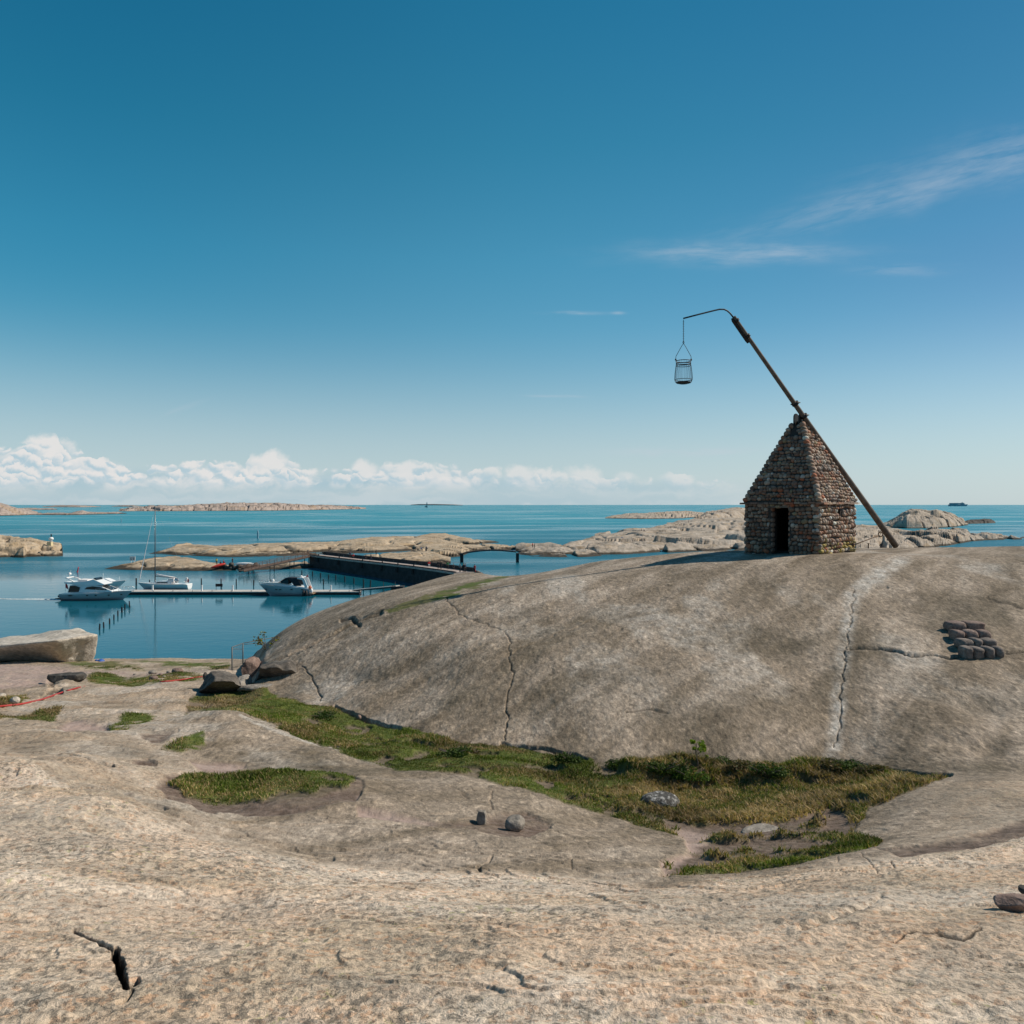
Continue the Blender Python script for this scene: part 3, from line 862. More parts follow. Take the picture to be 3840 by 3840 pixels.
    crack = np.zeros(X.shape)
    dz = np.zeros(X.shape)
    # ---- general relief
    amp = np.clip(Ysafe / 12.0, 0.25, 1.2)
    dz += 0.11 * amp * fbm(X * 0.28, Y * 0.28, 3, 21) + 0.035 * fbm(X * 1.1, Y * 1.1, 4, 22)
    dz += 0.010 * fbm(X * 5, Y * 5, 4, 23, 0.6) * (0.5 + warm)
    # pitted, weathered skin and thin spalled ledges
    pit = fbm(X * 7.0, Y * 3.6, 3, 24, 0.6)
    dz += 0.017 * pit * sstep(10, 15, Ysafe) + 0.006 * fbm(X * 22, Y * 14, 3, 26, .65) * sstep(13, 6, Ysafe)
    ln_ = fbm(X * 0.45 + .2 * Y, Y * 0.75, 5, 34, 0.55) * 5.0
    fr = ln_ - np.floor(ln_)
    dz += (np.floor(ln_) + sstep(0.44, 0.56, fr) - ln_) * 0.022 * sstep(14, 9, Ysafe) * (0.3 + 0.9 * vnoise(X * .4, Y * .5, 35))
    # scoured ribs on the left and near rock
    rib = fbm(X * 0.35 + Y * .1, Y * 1.6 - X * .2, 4, 27, 0.6)
    dz += 0.10 * rib * sstep(1500, 700, PX) * sstep(2470, 2560, PY) * np.clip(Ysafe / 9, 0.25, 1)
    lm = sstep(1700, 1200, PX) * sstep(2480, 2560, PY) * sstep(3250, 2900, PY)
    dz += 0.20 * lm * fbm(X * 0.42 + Y * .1, Y * 0.30, 3, 28) + 0.05 * lm * fbm(X * 1.2, Y * .9, 3, 29)
    # the crest must keep its outline
    keep = sstep(26, 31, Y) * (PX > 1000)
    dz *= 1 - 0.75 * keep
    # turf: cushions and hummocks
    hum = np.abs(fbm(X * 0.9, Y * 0.9, 2, 31)) * 0.16 + 0.03 * fbm(X * 6, Y * 6, 3, 32)
    tg = grass * (1 - back)
    foot = sstep(0, 60, poly_sd(PX, PY, trough))
    dz += tg * (0.0 + hum * (0.25 + 0.9 * foot) * 0.8) - 0.05 * soil * (1 - grass)
    bank = np.exp(-((PY - np.interp(PX, [2050, 2300, 2700, 3100, 3400], [2900, 2905, 2925, 2925, 2935])) / 34.0) ** 2) * sstep(2050, 2300, PX) * sstep(3480, 3250, PX)
    dz += 0.28 * bank * (0.25 + 1.3 * vnoise(X * 1.3, Y * 1.3, 33)) * tg

    W1, W2 = PX + 90 * fbm(X * .5, Y * .5, 4, 75), PY + 60 * fbm(X * .5 + 4, Y * .5, 4, 76)
    J1, J2 = fbm(X * 3, Y * 3, 4, 51), fbm(X * 3 + 9, Y * 3, 4, 52)

    def groove(pts, w, dep, dark=1.0, rim=0.0, jag=5.0):
        d = line_d(PX + jag * J1, PY + jag * J2, pts)
        g = 1 - sstep(w * 0.35, w, d)
        if dark:
            np.maximum(crack, g * dark, out=crack)
        dz[:] = dz - dep * (1 - sstep(w * 0.2, w * 1.4, d))
        if rim:
            dz[:] = dz + rim * np.exp(-((d - w * 2.2) / (w * 1.6)) ** 2)
        return d

    c1 = [(1670, 2235), (1700, 2285), (1735, 2312), (1790, 2322), (1850, 2348), (1895, 2375), (1908, 2410), (1906, 2450), (1922, 2520), (1905, 2590), (1898, 2640), (1902, 2700), (1893, 2775)]
    groove(c1, 3.6, 0.035, 0.62, 0.0, 14)
    groove([(1135, 2505), (1175, 2545), (1190, 2580), (1205, 2600), (1198, 2625)], 3.6, 0.03, 0.75, 0, 8)
    groove([(1000, 2500), (1150, 2435), (1250, 2385), (1340, 2330), (1430, 2300)], 6, 0.07, 0.35, 0.03, 10)
    groove([(1280, 2325), (1320, 2318), (1345, 2345)], 8, 0.10, 0.8, 0, 6)
    groove([(1140, 2440), (1165, 2432)], 7, 0.1, 0.9, 0, 4)
    cv = [(3400, 2085), (3330, 2140), (3260, 2190), (3195, 2240), (3185, 2310), (3165, 2420), (3150, 2560), (3140, 2680), (3128, 2800), (3125, 2860)]
    dv = line_d(PX + 12 * fbm(X * 2, Y * 2, 3, 55), PY, cv)
    np.maximum(vein, (1 - sstep(4, 46, dv)) * sstep(2070, 2120, PY) * (0.45 + 0.9 * vnoise(X * 1.5, Y * 1.0, 57)), out=vein)
    groove([(3200, 2225), (3192, 2310), (3172, 2420), (3155, 2560), (3150, 2680), (3132, 2800)], 3.6, 0.04, 0.6, 0.0, 16)
    groove([(3185, 2420), (3300, 2428), (3420, 2458), (3510, 2462), (3560, 2472), (3700, 2462), (3850, 2455)], 5, 0.09, 1.0, 0.03, 10)
    groove([(3700, 2245), (3800, 2275), (3850, 2290)], 3.6, 0.03, 0.7, 0, 8)
    groove([(3285, 2208), (3325, 2212)], 7, 0.07, 0.3, 0, 12)
    for (bx, by, brx, bry, bd) in [(3710, 2640, 120, 55, .16), (2900, 2420, 260, 90, .16), (3680, 2810, 90, 40, .10), (1500, 2520, 260, 60, .08), (2250, 2620, 300, 80, .07), (3450, 2330, 200, 50, .08)]:
        dz -= bd * np.exp(-(((W1 - bx) / brx) ** 2 + ((W2 - by) / bry) ** 2) * 1.2)
    groove([(3170, 2858), (3300, 2875), (3420, 2900), (3560, 2915)], 9, 0.20, 1.0, 0, 8)  # this and the next three: dome-foot undercut shade painted via the crack mask
    groove([(2750, 2868), (2900, 2870), (3050, 2865)], 7, 0.15, 0.8, 0, 6)
    groove([(1260, 2650), (1330, 2680), (1500, 2730)], 6, 0.15, 0.8, 0, 6)
    groove([(1880, 2790), (2050, 2808), (2200, 2850)], 7, 0.16, 0.9, 0, 6)
    groove([(1900, 2470), (2050, 2400), (2200, 2330), (2270, 2300)], 4, 0.035, 0.25, 0, 14)
    groove([(2350, 2670), (2440, 2665), (2500, 2680)], 4, 0.03, 0.5, 0, 10)
    # foreground crevices
    groove([(275, 3490), (340, 3530), (400, 3555), (430, 3575)], 8, 0.03, 0.95, 0.0, 18)
    d = line_d(PX + 22 * fbm(X * 9, Y * 9, 4, 61, .7), PY + 16 * fbm(X * 9, Y * 9, 4, 62, .7), [(432, 3580), (438, 3625), (450, 3670), (470, 3715)])
    ww = np.interp(PY, [3565, 3620, 3680, 3720], [10, 20, 17, 20])
    crack[:] = np.maximum(crack, 1 - sstep(ww * 0.85, ww * 1.3, d))  # crevice shade painted over walls the sun would light
    dz -= 0.10 * (1 - sstep(ww * 0.5, ww * 1.15, d))
    groove([(470, 3712), (520, 3695)], 9, 0.05, 0.9, 0, 10)
    groove([(500, 3722), (480, 3750), (440, 3765)], 5, 0.03, 0.8, 0, 10)
    groove([(3370, 3520), (3400, 3502), (3440, 3492), (3520, 3492), (3560, 3508), (3610, 3518), (3650, 3508), (3690, 3492)], 5, 0.012, 0.85, 0, 18)
    groove([(3520, 3502), (3560, 3508), (3605, 3518)], 8, 0.012, 0.8, 0, 14)
    groove([(1240, 2515 + 560), (1180, 3062)], 1, 0, 0)
    groove([(700, 3088), (800, 3108), (900, 3130)], 4, 0.035, 0.6, 0, 8)
    groove([(380, 2950), (560, 3020), (720, 3085), (1000, 3165), (1250, 3215)], 10, 0.03, 0.0, 0, 10)
    groove([(1840, 2980), (1850, 3035)], 4, 0.02, 0.3, 0, 12)
    groove([(1690, 2955), (1760, 2990)], 4, 0.015, 0.3, 0, 12)
    groove([(1845, 3215), (1800, 3260)], 5, 0.025, 0.4, 0, 16)
    groove([(2150, 3220), (2145, 3265)], 4, 0.015, 0.3, 0, 12)
    groove([(3235, 3205), (3270, 3245), (3290, 3265)], 3.2, 0.008, 0.8, 0, 10)
    groove([(3140, 3222), (3140, 3236)], 4, 0.008, 0.6, 0, 8)
    groove([(3340, 3230), (3355, 3252)], 3.5, 0.015, 0.5, 0, 8)
    groove([(3000, 3480), (3150, 3430), (3270, 3390), (3300, 3360)], 12, 0.02, 0.0, 0.01, 14)
    groove([(180, 2850), (300, 2880), (420, 2900)], 5, 0.05, 0.4, 0, 12)
    groove([(190, 2556), (240, 2535), (290, 2540)], 15, 0.25, 1.0, 0, 8)
    groove([(155, 2600), (200, 2580), (230, 2585)], 7, 0.12, 0.6, 0, 8)
    groove([(0, 2530), (120, 2520)], 3, 0.0, 0.0)
    # dark organic growth, with a darker band along the dome foot
    W1, W2 = PX + 90 * fbm(X * .5, Y * .5, 4, 75), PY + 60 * fbm(X * .5 + 4, Y * .5, 4, 76)
    for (ex, ey, rx, ry, q) in [(2880, 2400, 290, 95, .62), (2500, 2560, 420, 80, .30), (3050, 2380, 120, 60, .3), (1500, 2480, 260, 70, .28), (3480, 2560, 230, 60, .30), (3560, 2300, 300, 60, .25), (1120, 2590, 130, 40, .3), (1190, 2830, 150, 55, .5), (1650, 2640, 220, 60, .25), (3300, 2700, 200, 70, .25), (3720, 2800, 150, 50, .35), (2900, 2640, 240, 80, .25), (2150, 2420, 200, 60, .22), (420, 2830, 200, 50, .35), (150, 2820, 100, 60, .45), (600, 2760, 90, 30, .25)]:
        lich_dark += q * np.clip(1.3 - 1.3 * np.hypot((W1 - ex) / rx, (W2 - ey) / ry), 0, 1)
    lich_dark += np.clip(1 - np.hypot((PX - 3700) / 110.0, (PY - 2640) / 45.0), 0, 1) * 0.6
    lich_dark += sstep(55, 0, np.abs(PY - np.interp(PX, [2400, 2700, 3100, 3500], [2850, 2860, 2850, 2880]))) * sstep(1800, 2300, PX) * 0.6
    lich_dark += 0.28 * hump * (0.6 + 0.6 * vnoise(X * .8, Y * .8, 77))
    lich_dark += sstep(0.08, 0.42, fbm(X * 0.45 - Y * .3, Y * 0.16 + X * .1, 4, 71)) * 0.45 * (1 - warm) * sstep(2150, 2300, PY)
    vein += 0.45 * lm * sstep(-0.05, 0.3, fbm(X * 0.6, Y * 0.6, 4, 74, .6))
    vein += 0.5 * sstep(0.12, 0.45, fbm(X * 0.5, Y * 0.25, 4, 73)) * (1 - warm) * sstep(2750, 2450, PY) * sstep(1500, 1900, PX)
    # pale lip along the edge of the low rock hump
    dl = line_d(PX, PY, [(900, 2700), (1200, 2775), (1500, 2862), (1950, 2950)])
    vein = np.maximum(vein, 0.8 * (1 - sstep(3, 9, dl)))
    dry = np.clip(sstep(-0.05, 0.35, fbm(X * 0.9, Y * 0.9, 4, 81)) * 0.5 + sstep(2250, 2500, PX) * sstep(2885, 2960, PY) * (0.35 + 0.6 * sstep(-.2, .2, fbm(X * 2, Y * 2, 3, 82))) * sstep(3180, 3100, PY)
                  + 0.7 * sstep(1000, 800, PX) * sstep(2700, 2660, PY) * sstep(2600, 2650, PY), 0, 1)
    dry = np.where(poly_sd(PX, PY, oval) > -20, dry * 0.3, dry)
    Zd = Z + dz
    Vv = np.stack([X, Y, Zd], -1)
    me = grid_mesh('ground', Vv, M['ground'])
    set_attr(me, 'masks', np.clip(np.stack([grass, soil, warm, crack], -1), 0, 1))
    set_attr(me, 'masks2', np.clip(np.stack([vein, lich_dark, dry, pinkp], -1), 0, 1))
    tag(link('rock_ground', me), kind='structure')
    return dict(V=Vv, PX=cols, PY=PY, grass=tg, back=back, soil=soil, dry=dry, bank=bank)


G = build_ground()


def on_ground(px, py):
    j = int(np.argmin(np.abs(G['PX'] - px)))
    V = G['V'][:, j]
    ok = V[:, 1] > 1.5
    pys = HOR + (H - V[:, 2]) / np.maximum(V[:, 1], 0.5) * F
    tgt = float(fixy(px, py))
    d = np.where(ok, np.abs(pys - tgt), 1e9)
    i = int(np.argmin(d))
    near = np.where(ok & (np.abs(pys - tgt) < 6))[0]
    if len(near):
        i = near[0] if abs(pys[near[0]] - tgt) < 6 else i
        i = int(near[np.argmin(np.abs(pys[near] - tgt) + 0.5 * (V[near, 1] - V[near[0], 1]))])
    v = V[i]
    return Vector((float(v[0]), float(v[1]), float(v[2])))


# ================================================================== THE SEA
me = bpy.data.meshes.new('sea')
me.from_pydata([(-90000, -3000, 0), (90000, -3000, 0), (90000, 120000, 0), (-90000, 120000, 0)], [], [(0, 1, 2, 3)])
tag(link('sea', me, None, [M['water']]), kind='structure')

# ================================================================== ISLANDS
ISL = []


def island(name, tops, waters, mat, D=60.0, frac=0.5, nu=260, nv=70, seed=1, lump=0.5, cell=0.08, crag=0.5, flat=0.45, cdep=0.5):
    tx = [p[0] for p in tops]
    wx_ = [p[0] for p in waters]
    x0, x1 = tx[0], tx[-1]
    u = np.linspace(x0, x1, nu)
    pt = np.interp(u, tx, [p[1] for p in tops])
    pw = np.interp(u, wx_, [p[1] for p in waters])
    pt = fixy(u, pt)
    pw = fixy(u, pw)
    pw = np.maximum(pw, HOR + 1.2)
    Yf = H * F / (pw - HOR)
    s = (pt - HOR) / F
    Ymax = np.where(s > 1e-4, H / np.maximum(s, 1e-4), 1e9)
    Yc = np.minimum(Yf + D, Yf + frac * np.maximum(Ymax - Yf, 0.2))
    zc = np.maximum(H - s * Yc, 0.05)
    e = np.minimum((u - x0), (x1 - u)) / (x1 - x0)
    # rows: from the front shore over the crest to the back shore
    v = np.linspace(-0.06, 1.9, nv)
    V = np.zeros((nv, nu, 3))
    for i, t in enumerate(v):
        Yv = Yf + (Yc - Yf) * t if t <= 1 else Yc + (Yc - Yf) * (t - 1) * 1.0
        if t < 0:
            hgt = -1.2 * np.ones(nu)
        elif t <= 1:
            hgt = zc * (flat * (1 - (1 - min(t * 3.2, 1)) ** 2) + (1 - flat) * (t ** 0.9))
        else:
            q = (t - 1) / 0.9
            hgt = zc * (1 - q ** 1.5) - 1.2 * q ** 3
        V[i, :, 0] = (u - 1920) / F * Yv
        V[i, :, 1] = Yv
        V[i, :, 2] = hgt
    X, Y, Z = V[..., 0], V[..., 1], V[..., 2]
    k = cell
    d1, d2, idc = worley(X * k + 0.4 * fbm(X * k, Y * k, 2, seed), Y * k * 0.8 + 0.4 * fbm(X * k + 5, Y * k, 2, seed + 1), seed)
    e2 = sstep(0.0, 0.16, d2 - d1)
    up = np.clip(Z / (0.5 + 0.1 * zc[None, :]), 0, 1)
    blk = (idc - 0.5) * lump - (1 - e2) * crag + 0.35 * lump * (0.6 - d1)
    fine = lump * 0.5 * fbm(X * k * 2.2, Y * k * 2.2, 4, seed + 3, 0.6)
    crest = np.exp(-((np.linspace(-0.06, 1.9, nv)[:, None] - 1) / 0.22) ** 2)
    fine2 = lump * 0.35 * fbm(X * k * 7, Y * k * 4, 4, seed + 6, 0.65)
    dz = (blk * (0.6 + 0.8 * vnoise(X * k * .4, Y * k * .4, seed + 8)) + fine + fine2) * up * (1 - 0.55 * crest)
    V[..., 2] = Z + dz
    me = grid_mesh(name, V, mat, smooth=True)
    o = link(name, me)
    tag(o, kind='structure')
    py = HOR + (H - V[..., 2]) / V[..., 1] * F
    ISL.append((u, V, py))
    return o


def on_isle(px, py):
    best = None
    t = float(fixy(px, py))
    for (u, V, PYs) in ISL:
        if px < u[0] or px > u[-1]:
            continue
        j = int(np.argmin(np.abs(u - px)))
        ok = (np.abs(PYs[:, j] - t) < 4) & (V[:, j, 2] > 0.1)
        ii = np.where(ok)[0]
        if len(ii):
            i = ii[int(np.argmin(np.abs(PYs[ii, j] - t)))]
            if best is None or V[i, j, 1] < best[1]:
                best = V[i, j]
    if best is None:
        return S(px, py, 1.0)
    return Vector((float(best[0]), float(best[1]), float(best[2])))


# far skerries and low coasts
island('far_coast', [(-700, 1880), (-300, 1885), (0, 1900), (30, 1908), (60, 1918), (90, 1922), (120, 1930), (150, 1938), (165, 1941)], [(-700, 1950), (0, 1948), (165, 1942)], M['isle_far'], 160, 0.5, 220, 40, 3, 5, 0.02, 4, 0.6)
island('skerry', [(140, 1941), (200, 1937), (260, 1936), (290, 1928), (310, 1925), (330, 1930), (400, 1931), (440, 1929), (475, 1934)], [(140, 1944), (250, 1943), (400, 1938), (475, 1935)], M['isle_far'], 110, 0.5, 160, 24, 5, 2.0, 0.03, 1.5, 0.5)
island('skerry', [(45, 1921), (120, 1918), (200, 1919), (215, 1923)], [(45, 1926), (120, 1926), (215, 1924)], M['isle_far'], 300, 0.5, 90, 20, 6, 3, 0.01, 2, 0.5)
island('skerry', [(160, 1913), (230, 1907), (300, 1906), (350, 1908), (378, 1911)], [(160, 1914.5), (300, 1914), (378, 1912)], M['isle_far'], 300, 0.5, 90, 20, 7, 5, 0.006, 3, 0.5)
island('skerry', [(418, 1909), (450, 1904.5), (500, 1904), (535, 1907.5)], [(418, 1909.8), (500, 1909.5), (535, 1908.6)], M['isle_far'], 400, 0.5, 90, 20, 8, 5, 0.006, 3, 0.5)
island('island', [(445, 1924), (480, 1916), (520, 1913), (560, 1908), (640, 1906), (700, 1901), (740, 1895), (800, 1894), (850, 1890), (900, 1892), (950, 1888), (1050, 1887), (1110, 1890), (1160, 1893), (1210, 1893), (1250, 1893), (1290, 1897), (1340, 1902), (1372, 1905)],
       [(445, 1927), (600, 1924), (700, 1922), (900, 1918), (1100, 1914), (1250, 1910), (1372, 1906.5)], M['isle_far'], 260, 0.5, 520, 60, 9, 6.5, 0.022, 5.5, 0.62)
# low rock with the lighthouse on the horizon
island('skerry', [(1540, 1889), (1570, 1886.5), (1640, 1886), (1700, 1887), (1735, 1888.5)], [(1540, 1890.8), (1735, 1890.6)], M['isle_far'], 400, 0.5, 80, 20, 10, 4, 0.004, 3, 0.5)
# rock with beacon at the harbour mouth
island('harbour_rock', [(-500, 1990), (-200, 2010), (0, 2025), (15, 2028), (30, 2030), (60, 2029), (120, 2031), (160, 2040), (190, 2045), (222, 2048), (232, 2056), (236, 2085)],
       [(-500, 2105), (0, 2098), (90, 2098), (100, 2095), (170, 2093), (236, 2091)], M['isle_mid'], 30, 0.45, 360, 90, 12, 2.0, 0.075, 2.6, 0.85)
# the long low island across the harbour
island('island', [(560, 2079), (590, 2073), (640, 2060), (700, 2047), (740, 2045), (800, 2052), (900, 2049), (1050, 2041), (1130, 2036), (1250, 2034), (1330, 2026), (1400, 2018), (1480, 2015), (1560, 2014), (1620, 2004), (1665, 2001), (1700, 2006), (1740, 2014), (1780, 2020), (1830, 2024), (1870, 2029)],
       [(560, 2081), (700, 2087), (850, 2091), (1000, 2088), (1200, 2080), (1400, 2072), (1500, 2066), (1600, 2062), (1740, 2050), (1800, 2036), (1870, 2031)], M['isle_mid'], 130, 0.55, 600, 90, 14, 1.0, 0.06, 1.2, 0.35)
# nearer tongue of rock, left of the breakwater
island('island', [(392, 2136), (430, 2128), (480, 2119), (560, 2101), (620, 2094), (660, 2092), (700, 2096), (760, 2106), (800, 2112), (850, 2121), (920, 2123), (1000, 2114), (1080, 2110), (1140, 2106), (1168, 2112), (1176, 2124)],
       [(392, 2138), (480, 2141), (600, 2143), (750, 2143), (900, 2140), (1100, 2134), (1176, 2130)], M['isle_mid'], 60, 0.5, 460, 80, 15, 0.6, 0.10, 0.7, 0.45)
# rocks behind the breakwater
island('skerry', [(1290, 2098), (1340, 2090), (1400, 2082), (1500, 2078), (1560, 2066), (1620, 2068), (1660, 2080), (1690, 2088)],
       [(1290, 2120), (1400, 2118), (1600, 2116), (1690, 2112)], M['isle_mid'], 60, 0.5, 260, 60, 17, 0.7, 0.10, 1.0, 0.5)
island('skerry', [(1540, 2060), (1600, 2047), (1680, 2042), (1760, 2038), (1840, 2040), (1900, 2044), (1960, 2048)],
       [(1540, 2076), (1600, 2088), (1660, 2092), (1730, 2084), (1760, 2070), (1800, 2064), (1900, 2060), (1960, 2056)], M['isle_mid'], 40, 0.5, 260, 60, 18, 0.7, 0.10, 0.9, 0.5)
# the headland on the right, three lumps deep
island('headland', [(2500, 1962), (2560, 1950), (2620, 1938), (2650, 1914), (2700, 1908), (2740, 1901), (2780, 1900), (2820, 1907), (2900, 1915), (3000, 1930), (3200, 1968), (3330, 1984), (3420, 1996)],
       [(2500, 1975), (2600, 1965), (2650, 1950), (2800, 1940), (3000, 1975), (3200, 2000), (3420, 2008)], M['isle_grey'], 200, 0.45, 420, 60, 20, 2.4, 0.035, 2.6, 0.5)
island('headland', [(2230, 2003), (2300, 1995), (2380, 1982), (2450, 1976), (2520, 1960), (2600, 1945), (2700, 1938), (2850, 1945), (3000, 1970), (3150, 1985), (3300, 1996), (3500, 2010)],
       [(2230, 2030), (2400, 2030), (2600, 2020), (2800, 2020), (3200, 2030), (3500, 2030)], M['isle_grey'], 200, 0.5, 420, 70, 21, 1.8, 0.04, 2.4, 0.5)
island('headland', [(1934, 2044), (1960, 2037), (2030, 2036), (2060, 2031), (2100, 2038), (2140, 2030), (2180, 2022), (2230, 2010), (2330, 2005), (2400, 1990), (2430, 1996), (2500, 2006), (2600, 1992), (2700, 1994), (2800, 2000), (2900, 2005), (3100, 2008), (3300, 2018)],
       [(1934, 2074), (1990, 2084), (2100, 2087), (2200, 2086), (2300, 2078), (2450, 2072), (2600, 2066), (2800, 2064), (3300, 2080)], M['isle_grey'], 120, 0.42, 560, 90, 22, 1.7, 0.05, 2.0, 0.5)
island('skerry', [(2270, 1936), (2300, 1931), (2340, 1925), (2400, 1920), (2480, 1917), (2540, 1912), (2580, 1911), (2620, 1917), (2660, 1924)],
       [(2270, 1938.5), (2400, 1942), (2560, 1940), (2660, 1934)], M['isle_grey'], 260, 0.5, 220, 40, 23, 2.5, 0.03, 2, 0.45)
# right of the hut
island('rocky_islet', [(3285, 1976), (3310, 1966), (3350, 1950), (3380, 1930), (3410, 1919), (3440, 1917), (3480, 1924), (3520, 1921), (3560, 1928), (3590, 1946), (3615, 1962), (3630, 1972)],
       [(3285, 1978), (3400, 1985), (3500, 1986), (3580, 1982), (3630, 1976)], M['isle_grey'], 60, 0.5, 320, 80, 25, 3.6, 0.05, 4.0, 0.55)
island('skerry', [(3605, 1965), (3630, 1957), (3670, 1956), (3690, 1953), (3715, 1954), (3733, 1967)], [(3605, 1972), (3733, 1970)], M['darkstone'], 30, 0.5, 100, 30, 26, 1.2, 0.1, 1.5, 0.5)
island('rocky_islet', [(3180, 1984), (3300, 1990), (3340, 1996), (3400, 2002), (3460, 1998), (3500, 1992), (3540, 1992), (3580, 1993), (3620, 2002), (3640, 2012), (3700, 2010), (3760, 2014), (3800, 2024), (3832, 2029)],
       [(3180, 2080), (3400, 2070), (3560, 2050), (3640, 2036), (3700, 2032), (3832, 2030.5)], M['isle_grey'], 90, 0.42, 420, 90, 27, 2.6, 0.07, 2.8, 0.6)
island('skerry', [(3826, 2022), (3850, 2017), (3950, 2015), (4050, 2024)], [(3826, 2026), (4050, 2026)], M['darkstone'], 30, 0.5, 60, 20, 28, 1.0, 0.1, 1.0, 0.5)


# ================================================================== THE STONE BEACON HUT
def hut():
    a = R(47.3)
    s = 3.14
    cx, cy = 11.98, 32.2
    gz = H - 1.93
    root = empty('stone_beacon_hut', (cx, cy, gz), 0)
    tag(root, 'small cobblestone hut with steep pyramid roof and open doorway on the rock crest', 'hut')
    hw = s / 2
    # local frame: front normal nF, right normal nR
    nF = Vector((-math.sin(a), -math.cos(a), 0))
    nR = Vector((math.cos(a), -math.sin(a), 0))
    wallh = 1.98
    low = -0.45
    door = (-0.40, 0.34)          # along the front wall, measured from its middle to the right
    doorh = 1.88
    rnd = random.Random(3)
    pal = [(0.20, 0.13, 0.105), (0.25, 0.155, 0.115), (0.29, 0.16, 0.11), (0.18, 0.14, 0.12), (0.24, 0.20, 0.175), (0.30, 0.24, 0.20), (0.34, 0.29, 0.25), (0.17, 0.125, 0.105), (0.22, 0.165, 0.13), (0.27, 0.20, 0.15), (0.16, 0.15, 0.145)]
    rare = [(0.52, 0.50, 0.47), (0.46, 0.44, 0.42), (0.34, 0.13, 0.075), (0.30, 0.25, 0.17)]

    def colour(z, side):
        c = rnd.choice(rare) if rnd.random() < 0.11 else rnd.choice(pal)
        k = rnd.uniform(0.8, 1.2)
        c = (c[0] * k * 0.98, c[1] * k * 0.86, c[2] * k * 0.78)
        if side == 'R':  # sunlit side: extra brightness put into its stone colours
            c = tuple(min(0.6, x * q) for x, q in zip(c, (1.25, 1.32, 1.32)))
        if z < 0.62 and side in 'RF' and rnd.random() < (0.42 if side == 'R' else 0.05):
            c = rnd.choice([(0.36, 0.27, 0.08), (0.27, 0.22, 0.10)])
        return c

    def stones(mb, O, U, Vv, N, v0, v1, wfun, skip, side, rh0=0.165, jit=0.3):
        """courses of cobbles over a sloping or upright face"""
        v = v0
        while v < v1 - 0.03:
            rh = rh0 * rnd.uniform(0.72, 1.35)
            ph1, ph2 = rnd.uniform(0, 6), rnd.uniform(1.5, 3.5)
            l, r_ = wfun(v + rh / 2)
            x = l
            while x < r_ - 0.02:
                w = rnd.choice((rnd.uniform(0.09, 0.15), rnd.uniform(0.13, 0.22), rnd.uniform(0.18, 0.30)))
                if r_ - x - w < 0.10:
                    w = r_ - x
                mx, my = x + w / 2, v + rh / 2
                if not skip(mx, my, w, rh):
                    c = O + U * mx + Vv * (my + rnd.uniform(-.022, .022) + 0.03 * math.sin(mx * ph2 + ph1)) + N * rnd.uniform(-0.03, 0.02)
                    mb.c = colour(c.z, side)
                    rot = Matrix((U, Vv, N)).transposed() @ Matrix.Rotation(rnd.uniform(-jit, jit), 3, 'Z')
                    vs, fs = ICO[2]
                    q = rnd.uniform(0.68, 1.0)
                    out = []
                    ax, ay, az = w * 0.51, rh * rnd.uniform(0.44, 0.60), rnd.uniform(0.075, 0.12)
                    for p in vs:
                        e = [math.copysign(abs(t) ** q, t) for t in p]
                        out.append(rot @ Vector((e[0] * ax, e[1] * ay, e[2] * az)) + c)
                    mb.add(out, fs, 0, True)
                x += w
            v += rh

    # ---- wall: core boxes with a real opening, interior dark
    core = MB()
    th = 0.42

    def wallbox(N, U, x0, x1, z0, z1, t=th):
        c = N * (hw - t / 2) + U * ((x0 + x1) / 2)
        core.box((c.x, c.y, (z0 + z1) / 2), (x1 - x0, t, z1 - z0), math.atan2(U.y, U.x))
    UF = nR            # along the front wall towards the near corner
    UR = -nF           # along the right wall away from the camera
    # front wall around the doorway
    wallbox(nF, UF, -hw, door[0], low, wallh)
    wallbox(nF, UF, door[1], hw, low, wallh)
    wallbox(nF, UF, door[0], door[1], doorh, wallh)
    # right wall around the small window
    win = (0.02, 0.30, 1.42, 1.78)
    inn = hw - th
    wallbox(nR, UR, -inn, win[0], low, wallh)
    wallbox(nR, UR, win[1], inn, low, wallh)
    wallbox(nR, UR, win[0], win[1], low, win[2])
    wallbox(nR, UR, win[0], win[1], win[3], wallh)
    wallbox(-nF, -UF, -hw, hw, low, wallh)
    wallbox(-nR, -UR, -inn, inn, low, wallh)
    core.c = None
    wl = MB()
    wl.c = (0.05, 0.04, 0.035)
    wl.add(core.v, core.f, 0)
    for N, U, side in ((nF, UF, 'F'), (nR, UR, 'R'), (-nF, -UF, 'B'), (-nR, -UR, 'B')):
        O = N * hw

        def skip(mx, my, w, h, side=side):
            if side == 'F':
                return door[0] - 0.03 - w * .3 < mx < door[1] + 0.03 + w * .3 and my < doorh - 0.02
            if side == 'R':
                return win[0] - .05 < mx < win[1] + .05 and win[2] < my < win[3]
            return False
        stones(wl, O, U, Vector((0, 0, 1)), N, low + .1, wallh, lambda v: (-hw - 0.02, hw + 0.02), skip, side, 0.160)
    wall = wl.build('wall', M['cobble'], root)
    # jamb stones inside the doorway
    for sgn, xx in ((-1, door[0]), (1, door[1])):
        dj = MB()
        z = 0.0
        while z < doorh - 0.1:
            h_ = rnd.uniform(0.16, 0.26)
            dj.c = colour(1.0, 'F')
            c = nF * (hw - 0.12) + UF * (xx + sgn * 0.01) + Vector((0, 0, z + h_ / 2))
            dj.blob(c, (0.055, 0.16, h_ * 0.5), rnd.randint(0, 999), 0.1, sub=2, rot=Matrix((UF, -nF, Vector((0, 0, 1)))).transposed())
            z += h_
        dj.build('door_jamb', M['cobble'], root)
    f = MB()
